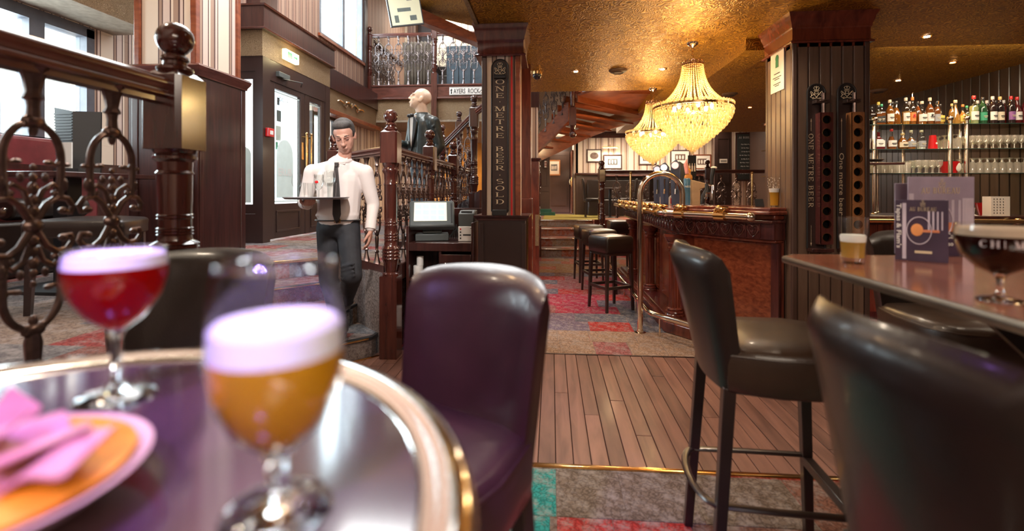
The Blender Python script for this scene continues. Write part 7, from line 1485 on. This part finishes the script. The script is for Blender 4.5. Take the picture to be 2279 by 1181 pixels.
# stacked glassware: every glass its own object, one shared shape
def glass_proto(kind):
    q = MB()
    if kind == 'stemmed': q.lathe([(.026, 0), (.024, .003), (.005, .008), (.0045, .05), (.016, .062), (.031, .085), (.031, .135)], n=12, close=False)
    elif kind == 'upturned': q.lathe([(.033, 0), (.033, .07), (.026, .105), (.006, .115), (.005, .14), (.026, .150), (.028, .152)], n=12, close=False)
    else: q.lathe([(0, .001), (.028, .001), (.030, .03), (.034, .11)], n=12, close=False)
    return q
ORD = ('first', 'second', 'third', 'fourth', 'fifth', 'sixth', 'seventh', 'eighth', 'ninth', 'tenth')
def glass_rows(kind, xs, ys, z, label, group):
    RW = ('front', 'second', 'third', 'back')
    lab = lambda i, j: ORD[i] + ' ' + label[7:] + ', ' + RW[j] + ' row'
    t = thing('drinking_glass', lab(0, 0), 'glass', (xs[0], ys[0], z), 0, group); glass_proto(kind).build('glass_body', M['glass_far'], t); first = True
    for j_, y_ in enumerate(ys):
        for i_, x_ in enumerate(xs):
            if first: first = False; continue
            copy_tree(t, (x_, y_, z), 0, lab(i_, j_))
fr = lambda a, b, s: [a + s * k for k in range(int((b - a) / s) + 1)]
glass_rows('stemmed', fr(4.24, 4.80, .066), [SY0 + .05, SY0 + .125, SY0 + .20, SY0 + .30], SZ[1] + .006, 'one of stemmed glass from the left on the right part of the middle shelf', 'glasses on the right of the middle shelf')
glass_rows('upturned', fr(4.24, 4.80, .070), [SY0 + .05, SY0 + .125, SY0 + .20, SY0 + .30], SZ[2] + .006, 'one of upturned glass from the left on the right part of the lowest shelf', 'glasses on the right of the lowest shelf')
glass_rows('tumbler', fr(3.34, 3.68, .071), [SY0 + .05, SY0 + .125, SY0 + .20, SY0 + .30], SZ[2] + .006, 'one of plain tumbler from the left at the left of the lowest shelf', 'tumblers on the left of the lowest shelf')
glass_rows('stemmed', fr(3.73, 3.98, .066), [SY0 + .05, SY0 + .125, SY0 + .20, SY0 + .30], SZ[2] + .006, 'one of stemmed glass from the left in the middle of the lowest shelf', 'glasses in the middle of the lowest shelf')
glass_rows('upturned', [4.065, 4.13], [SY0 + .08, SY0 + .16, SY0 + .25, SY0 + .33], SZ[1] + .006, 'one of upturned glass from the left between the two middle posts', 'glasses between the middle posts')
glass_rows('tumbler', [3.16, 3.235], [SY0 + .05, SY0 + .125, SY0 + .2], SZ[1] + .006, 'one of tumbler from the left, left of the first post, middle shelf', 'tumblers left of the first post')
glass_rows('tumbler', [3.16, 3.235], [SY0 + .05, SY0 + .125, SY0 + .2], SZ[2] + .006, 'one of tumbler from the left, left of the first post, lowest shelf', 'tumblers left of the first post, lowest shelf')
# wooden paddle shelf and pub sign left of the shelving
t = thing('wooden_paddle', 'red-brown plank shelf jutting out beside the pillar', 'shelf', (3.2, 5.13, 1.545)); MB().box(-.45, .28, -.06, .085, 0, .022).build('plank_board', M['dark_wood'], t, bevel=.004); 
t = thing('metal_dish', 'dark metal dish on the plank shelf beside the pillar', 'dish', (3.13, 4.95, 1.568)); q = MB(); q.lathe([(0, 0), (.04, 0), (.07, .02), (.068, .022), (.04, .004), (0, .004)], n=24, close=False); q.build('dish_body', M['black'], t)
t = thing('framed_sign', 'green framed picture of three arches with board and lodgings lettering', 'picture', (3.33, 5.66, 1.14)); q = MB(); q.box(-.20, .18, 0, .02, .0, .36); q.build('frame', plain('green_gold_frame', (.10, .12, .07), .4), t, bevel=.004); MB().box(-.17, .14, -.004, 0, .10, .34).build('picture', plain('khaki_print', (.30, .26, .13), .5), t)
q = MB()
for k in range(3): q.tube(arc((-.10 + .085 * k, -.006, .22), .036, 0, 180, 10) + [(-.136 + .085 * k, -.006, .12)], .004, 5); q.tube([(-.064 + .085 * k, -.006, .12), (-.064 + .085 * k, -.006, .22)], .004, 5)
q.build('printed_arches', M['gold_paint'], t); MB().box(-.19, .16, -.006, 0, .02, .08).build('letter_panel', plain('dark_green_panel', (.02, .05, .03), .5), t); q = MB(); serif(q, 'BOARD LODGINGS', (-.17, -.0065, .034), (1, 0, 0), (0, 0, 1), .03, w=.55); q.build('lettering', M['gold_paint'], t)
# things on the back counter
for k, (x_, lb) in enumerate(((4.13, 'red basin of tangled cutlery on the back counter'), (4.45, 'second red basin of cutlery, cut by the right edge'))):
    t = thing('red_basin', lb, 'basin', (x_, 5.30, 1.041)); q = MB(); q.lathe([(0, 0), (.085, 0), (.115, .12), (.118, .122), (.112, .122), (.08, .006), (0, .006)], n=32, close=False); q.build('basin_body', M['red'], t); rn = random.Random(k)
    for j in range(9): a = rn.uniform(0, 6.28); q = MB(); q.tube([(.07 * math.cos(a), .07 * math.sin(a), .10), (.03 * math.cos(a + 1.4), .03 * math.sin(a + 1.4), .142), (.085 * math.cos(a + 2.6), .085 * math.sin(a + 2.6), .128)], .004, 5); q.build('cutlery', M['chrome'], t)
t = thing('white_cloths', 'crumpled white cloths heaped on the back counter', 'cloth', (3.96, 5.17, 1.041)); q = MB(); rg = []; rn = random.Random(3); G_ = 16
for i in range(G_ + 1):
    row = []
    for j in range(G_ + 1): u_, v_ = i / G_ - .5, j / G_ - .5; e = max(0, 1 - (abs(2 * u_) ** 3)) * max(0, 1 - abs(2 * v_) ** 3); row.append((u_ * .42, v_ * .20, .002 + e * (.05 + .022 * math.sin(u_ * 22 + v_ * 9) + .014 * math.sin(v_ * 31 + u_ * 13)) + rn.uniform(0, .006) * e))
    rg.append(row)
q.add([p for r_ in rg for p in r_], [(i * (G_ + 1) + j, (i + 1) * (G_ + 1) + j, (i + 1) * (G_ + 1) + j + 1, i * (G_ + 1) + j + 1) for i in range(G_) for j in range(G_)]); q.build('cloth', M['white'], t, ang=60)
t = thing('white_pot', 'small white pot in front of the cloths', 'pot', (4.09, 5.10, 1.041)); q = MB(); q.lathe([(0, 0), (.038, 0), (.046, .08), (.043, .08), (.035, .004), (0, .004)], n=24, close=False); q.build('pot_body', M['white'], t)
t = thing('cutlery_caddy', 'white perforated cutlery caddy on the back counter', 'caddy', (4.33, 5.11, 1.041)); q = MB(); q.box(-.07, .10, -.05, .05, 0, .006); q.box(-.07, .10, -.05, -.044, 0, .19); q.box(-.07, .10, .044, .05, 0, .19); q.box(-.07, -.064, -.05, .05, 0, .19); q.box(.094, .10, -.05, .05, 0, .19); q.build('caddy_body', M['paper'], t); q = MB()
for i in range(4):
    for j in range(6): q.cyl((-.045 + .028 * i, -.052, .03 + .027 * j), (-.045 + .028 * i, -.050, .03 + .027 * j), .0045, n=6)
q.build('drain_holes', M['black'], t)
t = thing('black_bag', 'dark crumpled bag behind the white cloths', 'bag', (3.95, 5.36, 1.041)); q = MB(); q.ball((0, 0, .045), .055, 12, (1.4, 1, .85)); q.tube(arc((.02, -.02, .07), .05, 0, 180, 10), .006, 6); q.build('bag_body', M['black'], t)
# shelf corner seen left of the big pillar
t = thing('chrome_shelving', 'chrome post shelf seen left of the big pillar', 'shelving', (2.38, 5.32, 1.0)); q = MB(); q.cyl((0, .02, .13), (0, .02, 1.06), .020, n=12); q.build('chrome_post', M['gold_brass'], t)
for z in (1.02, .72, .44): MB().box(-.08, .42, -.05, .20, z, z + .008).build('glass_shelf', M['shelf_glass'], t)
MB().box(-.02, .42, -.055, -.05, 1.02, 1.04).build('shelf_edge', plain('orange_shelf_edge', (.6, .18, .08), .4), t)
MB().box(-.06, .42, -.04, .18, 1.0, 1.02).build('shelf_board', M['red_wood'], t)
for k, (x_, z, gl, cp_, lb_, w_) in enumerate(((2.36, 2.045, 'brown', 'red', 'orange', 'red-capped bottle with orange label, left of the pillar, upper shelf'), (2.44, 2.045, 'green', 'red', 'red', 'red-capped green bottle touching the pillar edge, upper shelf'), (2.35, 1.733, 'gold', 'orange', 'orange', 'orange bottle left of the pillar, middle shelf'), (2.44, 1.733, 'red', 'red', 'white', 'bright red bottle left of the pillar, middle shelf'))): bottle(x_, 5.33, z, .24, .030, 'tall', gl, cp_, lb_, w_, 'bottles on the shelf left of the big pillar')
t = thing('glass_jars', 'two clear jars on the lowest shelf left of the pillar', 'jar', (2.37, 5.31, 1.449)); q = MB(); q.lathe([(0, 0), (.035, 0), (.037, .12), (.03, .14)], n=16, close=False); q.build('jar_body', M['glass_far'], t); MB().box(-.015, .015, -.04, -.037, .03, .05).build('jar_label', M['black'], t)
t['label'] = 'clear jar on the lowest shelf left of the pillar'; copy_tree(t, (2.45, 5.31, 1.449), 0, 'second clear jar, closer to the pillar edge')

# ================================================================== BACK ROOM
def picture(x, y, z, w, h, label, inner, rz=0, frame=M['dark_wood'], oval=False):
    t = thing('framed_picture', label, 'picture', (x, y, z), rz); fw = .035; q = MB(); q.box(-w / 2, w / 2, -.02, 0, 0, fw); q.box(-w / 2, w / 2, -.02, 0, h - fw, h); q.box(-w / 2, -w / 2 + fw, -.02, 0, fw, h - fw); q.box(w / 2 - fw, w / 2, -.02, 0, fw, h - fw); q.build('frame', frame, t, bevel=.004)
    MB().box(-w / 2 + fw, w / 2 - fw, -.008, -.004, fw, h - fw).build('mount', M['paper'], t)
    q = MB()
    if oval: q.ball((0, -.009, h / 2), .5, 20, (w * .56, .004, h * .5))
    else: q.box(-w * .26, w * .26, -.010, -.008, h * .30, h * .72)
    q.build('print', inner, t)
    if not oval:
        q = MB()
        for k in range(3): q.ball((-w * .16 + w * .15 * k, -.011, h * .5), .5, 8, (w * .09, .004, h * .28))
        q.build('printed_figures', M['paper'], t)
    return t
INK = plain('sepia_print', (.16, .10, .08), .6, var=.5, scale=30); BW = plain('black_white_print', (.14, .14, .15), .5, var=.7, scale=22)
picture(1.22, 13.99, 2.13, .43, .38, 'picture with oval portrait on the striped wall, left of the lamp', INK, oval=True)
picture(1.74, 13.99, 1.93, .53, .42, 'lit black and white photograph under the brass picture lamp', BW)
picture(2.72, 13.99, 2.05, .50, .38, 'framed picture partly behind the far chandelier', INK); picture(3.62, 13.99, 2.05, .55, .42, 'framed picture to the right of the far chandelier', INK); picture(4.22, 13.99, 1.92, .50, .42, 'brown framed sketch on the striped wall right of the bottle card', INK, frame=M['red_wood'])
picture(.08, 15.11, 1.80, .38, .48, 'orange wood framed sketch hung on the far corridor door', BW, frame=plain('orange_wood_frame', (.45, .18, .06), .4)); picture(-.17, 13.88, 1.95, .13, .26, 'small reddish picture beside the far corridor', plain('reddish_print', (.35, .06, .05), .6, var=.5))
t = thing('picture_lamp', 'brass picture lamp above the black and white photograph', 'lamp', (1.66, 13.98, 2.55)); q = MB(); q.cyl((-.22, -.12, 0), (.22, -.12, 0), .02, n=10); q.build('lamp_tube', M['brass'], t); q = MB(); q.tube([(0, 0, .05), (0, -.06, .08), (0, -.12, .02)], .008, 6); q.build('arm', M['brass'], t); MB().box(-.20, .20, -.128, -.112, -.022, -.016).build('lamp_strip', M['bulb'], t); lamp('picture_light', 'AREA', (1.66, 13.84, 2.50), 9, SOFT, .4, (R(-25), 0, 0), .05)
lamp('back_room_light', 'AREA', (2.6, 12.6, 2.9), 120, SOFT, 3.0, (0, 0, 0), 1.4); lamp('corridor_light', 'POINT', (.25, 14.6, 2.7), 14, SOFT, .05); lamp('winding_stair_light', 'POINT', (.9, 7.6, 2.1), 13, WARM, .08); lamp('amber_alcove_light', 'AREA', (-2.7, 12.6, 2.6), 45, (1, .6, .22), 1.2, (0, 0, 0), 1.2); lamp('mezzanine_light', 'AREA', (-2.2, 12.0, 5.9), 90, (1, .93, .82), 2.0, (0, 0, 0), 1.4); lamp('bottle_shelf_light', 'AREA', (3.8, 4.6, 2.56), 17, (1, .82, .6), 1.6, (R(25), 0, 0), .2)
lamp('low_lounge_light', 'SPOT', (-2.6, 10.6, 2.74), 60, SOFT, .05, (0, 0, 0), None, 130, .8); lamp('left_lounge_fill', 'SPOT', (-2.4, 1.6, 3.6), 60, SOFT, .1, (0, 0, 0), None, 120, .8)  # the left lounge spot is added fill without a fitting
t = thing('chalkboard', 'tall chalkboard menu on the striped wall right of the back room', 'chalkboard', (4.80, 12.38, 1.55)); MB().box(-.27, .27, -.03, 0, 0, 1.2).build('frame', M['dark_wood'], t, bevel=.005); MB().box(-.23, .23, -.036, -.03, .04, 1.16).build('slate', plain('slate', (.035, .04, .04), .7), t)
q = MB(); serif(q, 'AU BUREAU', (-.19, -.037, 1.05), (1, 0, 0), (0, 0, 1), .05, w=.62); q.build('lettering', M['white_paint'], t); rn = random.Random(5)
q = MB()
for k in range(9):
    x_ = -.17 + rn.uniform(0, .05)
    while x_ < .12: w_ = rn.uniform(.02, .07); q.tube([(x_, -.038, .9 - .09 * k), (x_ + w_ * .3, -.038, .915 - .09 * k), (x_ + w_ * .6, -.038, .895 - .09 * k), (x_ + w_, -.038, .908 - .09 * k)], .003, 4); x_ += w_ + .02
q.build('chalk_writing', M['white_paint'], t)
t = thing('wall_plaque', 'small pale plaque on the dark panelled divider', 'plaque', (4.25, 12.37, 2.0)); MB().box(-.09, .09, -.01, 0, 0, .10).build('plate', M['paper'], t); MB().box(-.07, .07, -.013, -.01, .04, .06).build('printed_line', M['black_paint'], t)
def simple_chair(x, y, rz, label, z=.63, mat=M['leather']):
    t = thing('dining_chair', label, 'chair', (x, y, z), rz, 'dark chairs in the back room'); cushion(.44, .44, .09, .04).build('seat', mat, t, (0, 0, .40)); q = MB(); rg = []
    for k in range(7): v = k / 6; z_ = .42 + .58 * v; y_ = .20 + .07 * v; q_ = .03 * (1 if k < 6 else .5); rg.append([V((-.20, y_ - q_, z_)), V((.20, y_ - q_, z_)), V((.20, y_ + q_, z_)), V((-.20, y_ + q_, z_))])
    q.loft(rg); q.build('backrest', mat, t, bevel=.015)
    for sx in (-1, 1):
        for sy in (-1, 1): q = MB(); q.loft([[(sx * .19 + i * .014, sy * .19 + j * .014, 0) for i, j in ((-1, -1), (1, -1), (1, 1), (-1, 1))], [(sx * .18 + i * .02, sy * .18 + j * .02, .41) for i, j in ((-1, -1), (1, -1), (1, 1), (-1, 1))]]); q.build('leg', M['leg_wood'], t)
    return t
ch0 = simple_chair(1.05, 12.4, R(90), 'dark dining chair beside the right post of the far steps'); 
for x, y, a, lb in ((1.95, 12.9, -95, 'dark dining chair behind the back railing, left of the polished pole'), (2.6, 12.4, 180, 'dark dining chair behind the beer taps'), (3.4, 12.6, 170, 'dark dining chair behind the beer pump')): copy_tree(ch0, (x, y, .63), R(a), lb)
t = thing('dining_table', 'dark table in the back room behind the railing', 'table', (1.5, 12.6, .63)); MB().box(-.22, .22, -.35, .35, .72, .755).build('tabletop', M['dark_wood'], t, bevel=.005); MB().cyl((0, 0, 0), (0, 0, .72), .035, n=12).build('column', M['black'], t); q = MB(); q.lathe([(0, 0), (.22, 0), (.2, .015), (0, .03)], n=24); q.build('foot_disc', M['black'], t)
t = thing('bench_seat', 'long dark bench along the striped back wall', 'bench', (3.0, 13.6, .63)); MB().box(-2.0, 1.8, -.3, .25, 0, .45).build('seat_box', M['leather'], t, bevel=.03); MB().box(-2.0, 1.8, .12, .30, .45, 1.0).build('backrest', M['leather'], t, bevel=.03)
t = thing('wall_shelf', 'polished ledge on the wall above the bench', 'shelf', (3.0, 13.9, 1.72)); MB().box(-1.6, 1.9, -.28, .04, 0, .035).build('shelf_board', M['rail_wood'], t, bevel=.005)

# ================================================================== LEFT LOUNGE, mezzanine things, signs
t = thing('window_bench', 'maroon leather bench with low back under the street window', 'bench', (-4.1, 3.0, .63)); MB().box(-.36, -.18, -2.6, 1.25, .35, 1.10).build('backrest', plain('maroon_leather', (.20, .035, .04), .35, coat=.2), t, bevel=.03); MB().box(-.36, .14, -2.6, 1.25, 0, .42).build('seat_box', M['leather'], t, bevel=.03)
q = MB(); q.box(-.10, .02, -2.6, 1.25, .82, .86); q.build('bench_ledge', M['dark_wood'], t); MB().box(-.11, -.09, -2.6, 1.25, .855, .865).build('ledge_strip', M['red'], t)
for k in range(3): 
    t = thing('bolster', ('nearest', 'middle', 'far')[k] + ' black roll cushion on the window bench', 'cushion', (-4.09, 2.1 + .75 * k, 1.052)); q = MB(); q.cyl((0, -.30, .09), (0, .30, .09), .085, n=20); q.build('cushion_body', M['leather'], t, bevel=.015); q = MB(); q.ball((0, -.30, .09), .02, 8); q.build('button', M['chrome'], t)
t = thing('menu_folder', 'tall dark woven-look menu standing on the lounge table', 'menu', (-3.30, 3.12, 1.40), R(12)); q = MB(); rg = [[(-.13, 0, 0), (-.13, .012, 0), (-.15, .012, .46), (-.15, 0, .46)], [(.0, -.05, 0), (.0, -.038, 0), (0, -.038, .43), (0, -.05, .43)], [(.12, .03, 0), (.12, .042, 0), (.125, .042, .44), (.125, .03, .44)]]
q.loft([[V(p) for p in r_] for r_ in rg]); q.build('cover', M['black'], t)
for k in range(20): z = .03 + .02 * k; MB().slab([(-.135 - .0008 * k, -.003, z), (-.005, -.052, z), (-.005, -.052, z + .009), (-.135 - .0008 * k, -.003, z + .009)], (0, -.002, 0)).build('woven_band', M['grey'], t)
MB().box(-.12, -.09, -.012, -.006, .04, .09).build('label_tag', M['brass'], t)
t = thing('lounge_table', 'dark table on the raised floor behind the near railing', 'table', (-3.25, 3.0, .63)); MB().box(-.32, .32, -.36, .36, .735, .768).build('tabletop', M['dark_wood'], t, bevel=.005); MB().box(-.05, .05, -.05, .05, 0, .735).build('column', M['black'], t); MB().box(-.25, .25, -.25, .25, 0, .02).build('foot_plate', M['black'], t)
t2 = thing('poster_stand', 'white card stand on the lounge table behind the near railing', 'card stand', (-2.99, 2.75, 1.399)); MB().box(-.04, .04, -.004, .004, .02, .18).build('card', M['white'], t2); MB().box(-.05, .05, -.03, .03, 0, .02).build('foot_plate', M['black'], t2)
lc = simple_chair(-2.62, 2.55, R(25), 'dark upholstered chair by the lounge table, seen through the near railing'); lc.name = 'lounge_chair'; lc['group'] = 'dark chairs behind the near railing'; bpy.data.objects.remove([c for c in lc.children if c.name.startswith('backrest')][0]); lc.name = 'lounge_stool'; lc['category'] = 'stool'; lc['label'] = 'dark upholstered stool seen through the near railing'; lc['group'] = 'dark stools behind the near railing'; copy_tree(lc, (-3.25, 2.0, .63), R(80), 'dark upholstered stool closer to the window bench')
t = thing('lounge_shelf', 'dark stand with the menu behind the near railing', 'stand', (-3.28, 3.14, 0)) if 0 else None
t = thing('exit_sign', 'lit green and white emergency exit sign on the gold frieze', 'sign', (-3.60, 6.40, 3.10)); MB().box(-.02, .04, -.17, .17, -.03, .11).build('housing', emit('lit_sign_face', (1, .86, .45), 2.2), t, bevel=.008); q = MB(); q.box(.041, .043, -.13, -.02, 0, .08); q.build('green_panel', M['green'], t); q = MB(); q.slab([(.044, .02, .03), (.044, .02, .05), (.044, .08, .05), (.044, .08, .07), (.044, .12, .04), (.044, .08, .01), (.044, .08, .03)], (.001, 0, 0)); q.build('arrow', M['green'], t)
lamp('exit_sign_light', 'POINT', (-3.45, 6.4, 3.13), 4, (1, .8, .4), .06)
t = thing('fire_alarm', 'red fire alarm box on the vestibule post', 'alarm', (-3.62, 5.91, 1.98)); MB().box(0, .05, -.06, .06, 0, .11).build('housing', M['red'], t, bevel=.006); MB().box(.05, .052, -.035, .035, .03, .08).build('label_plate', M['white'], t)
t = thing('door_closer', 'dark door closer with its arm on the left entrance door', 'door closer', (-3.635, 6.2, 2.80)); MB().box(0, .06, -.10, .16, 0, .07).build('housing', M['grey'], t, bevel=.006); q = MB(); q.tube([(.04, .0, -.01), (.20, .22, -.02), (.03, .5, -.01)], .010, 6, flat=.5); q.build('closer_arm', M['grey'], t)
t = thing('street_name_sign', 'white enamel street sign lettered ayers rock on the mezzanine beam', 'sign', (-1.80, 9.97, 3.30)); MB().box(-.33, .40, -.012, 0, 0, .17).build('plate', M['white'], t, bevel=.004); q = sans('AYERS  ROCK', (-.24, -.0135, .035), (1, 0, 0), (0, 0, 1), .10, xs=.62, bold=.012); q.build('lettering', M['black_paint'], t); q = MB(); q.slab([(-.31, -.0125, .10), (-.285, -.0125, .14), (-.26, -.0125, .10), (-.28, -.0125, .10), (-.30, -.0125, .03), (-.27, -.0125, .03)], (0, -.001, 0)); q.tube([(.30, -.014, .05), (.345, -.014, .10), (.39, -.014, .05)], .006, 5); q.box(.32, .37, -.0135, -.0125, .03, .042); q.build('arrows', M['black_paint'], t); q = MB(); q.box(-.32, .39, -.0135, -.0125, .005, .012); q.box(-.32, .39, -.0135, -.0125, .158, .165); q.build('border_line', M['black_paint'], t)
t = thing('television', 'flat television hanging high above the mezzanine railing', 'television', (-2.15, 6.9, 4.0), R(30)); rot = Matrix.Rotation(R(-14), 3, 'Y') @ Matrix.Rotation(R(12), 3, 'X'); q = MB(); q.cbox((0, 0, .02), (.50, .05, .62), rot); q.build('housing', M['black'], t, bevel=.006); q = MB(); q.cbox(rot @ V((0, -.027, 0)) + V((0, 0, .02)), (.46, .004, .57), rot); q.build('screen', emit('lit_tv_screen', (.70, .72, .52), .35), t); q = MB()
for a_, b_, w_, h_ in ((-.12, .15, .12, .06), (.08, .1, .08, .12), (-.02, -.08, .2, .05), (.1, -.2, .1, .07), (-.15, -.2, .06, .1)): q.cbox(rot @ V((a_, -.030, b_)) + V((0, 0, .02)), (w_, .002, h_), rot)
q.build('screen_picture', plain('dark_screen_picture', (.10, .14, .12), .3), t); q = MB(); q.tube([(0, .03, .1), (0, .12, .5)], .02, 8); q.build('mount', M['black'], t)
t = thing('curtain', 'grey gathered curtain behind the mezzanine railing', 'curtain', (-2.95, 10.6, 3.52)); q = MB(); rg = []
for z, k in ((0, .34), (.5, .34), (.9, .36), (1.12, .38)): rg.append([V((-k + 2 * k * i / 60, .05 * math.sin(i * 1.05), z)) for i in range(61)])
q.loft(rg, closed_ring=False, cap=False); q.build('curtain_cloth', plain('grey_brown_curtain', (.30, .26, .22), .8), t, ang=80); t.children[0].modifiers.new('s', 'SOLIDIFY').thickness = .01
t = thing('mezzanine_screen', 'blue-grey padded screen behind the right part of the mezzanine railing', 'screen', (-1.65, 10.7, 3.66))
for k in range(5): MB().box(-.70 + .28 * k, -.70 + .28 * k + .272, 0, .05, 0, .90).build('padded_panel', plain('blue_grey_cloth', (.10, .14, .18), .7) if 'blue_grey_cloth' not in bpy.data.materials else bpy.data.materials['blue_grey_cloth'], t, bevel=.012)
t = thing('mezzanine_bench', 'dark seat behind the mezzanine screen', 'bench', (-1.9, 11.2, 3.5)); MB().box(-.9, .9, -.3, .3, 0, .45).build('seat_box', M['leather'], t, bevel=.03); MB().box(-.9, .9, .2, .32, .45, .8).build('backrest', M['leather'], t, bevel=.03)
t = thing('carved_ornament', 'gold scroll ornament on the frieze behind the waiter', 'ornament', (-3.70, 8.7, 2.86)); q = MB()
for s in (-1, 1): q.tube([(0, 0, 0), (0, s * .12, .06), (0, s * .26, .03), (0, s * .32, -.03), (0, s * .25, -.06), (0, s * .2, -.01)], .018, 6); q.tube([(0, s * .3, .0), (0, s * .5, .03), (0, s * .6, .0)], [.014, .014, .006], 6)
q.ball((0, 0, .02), .05, 10, (.5, 1, 1)); q.build('scroll', M['gold_brass'], t)
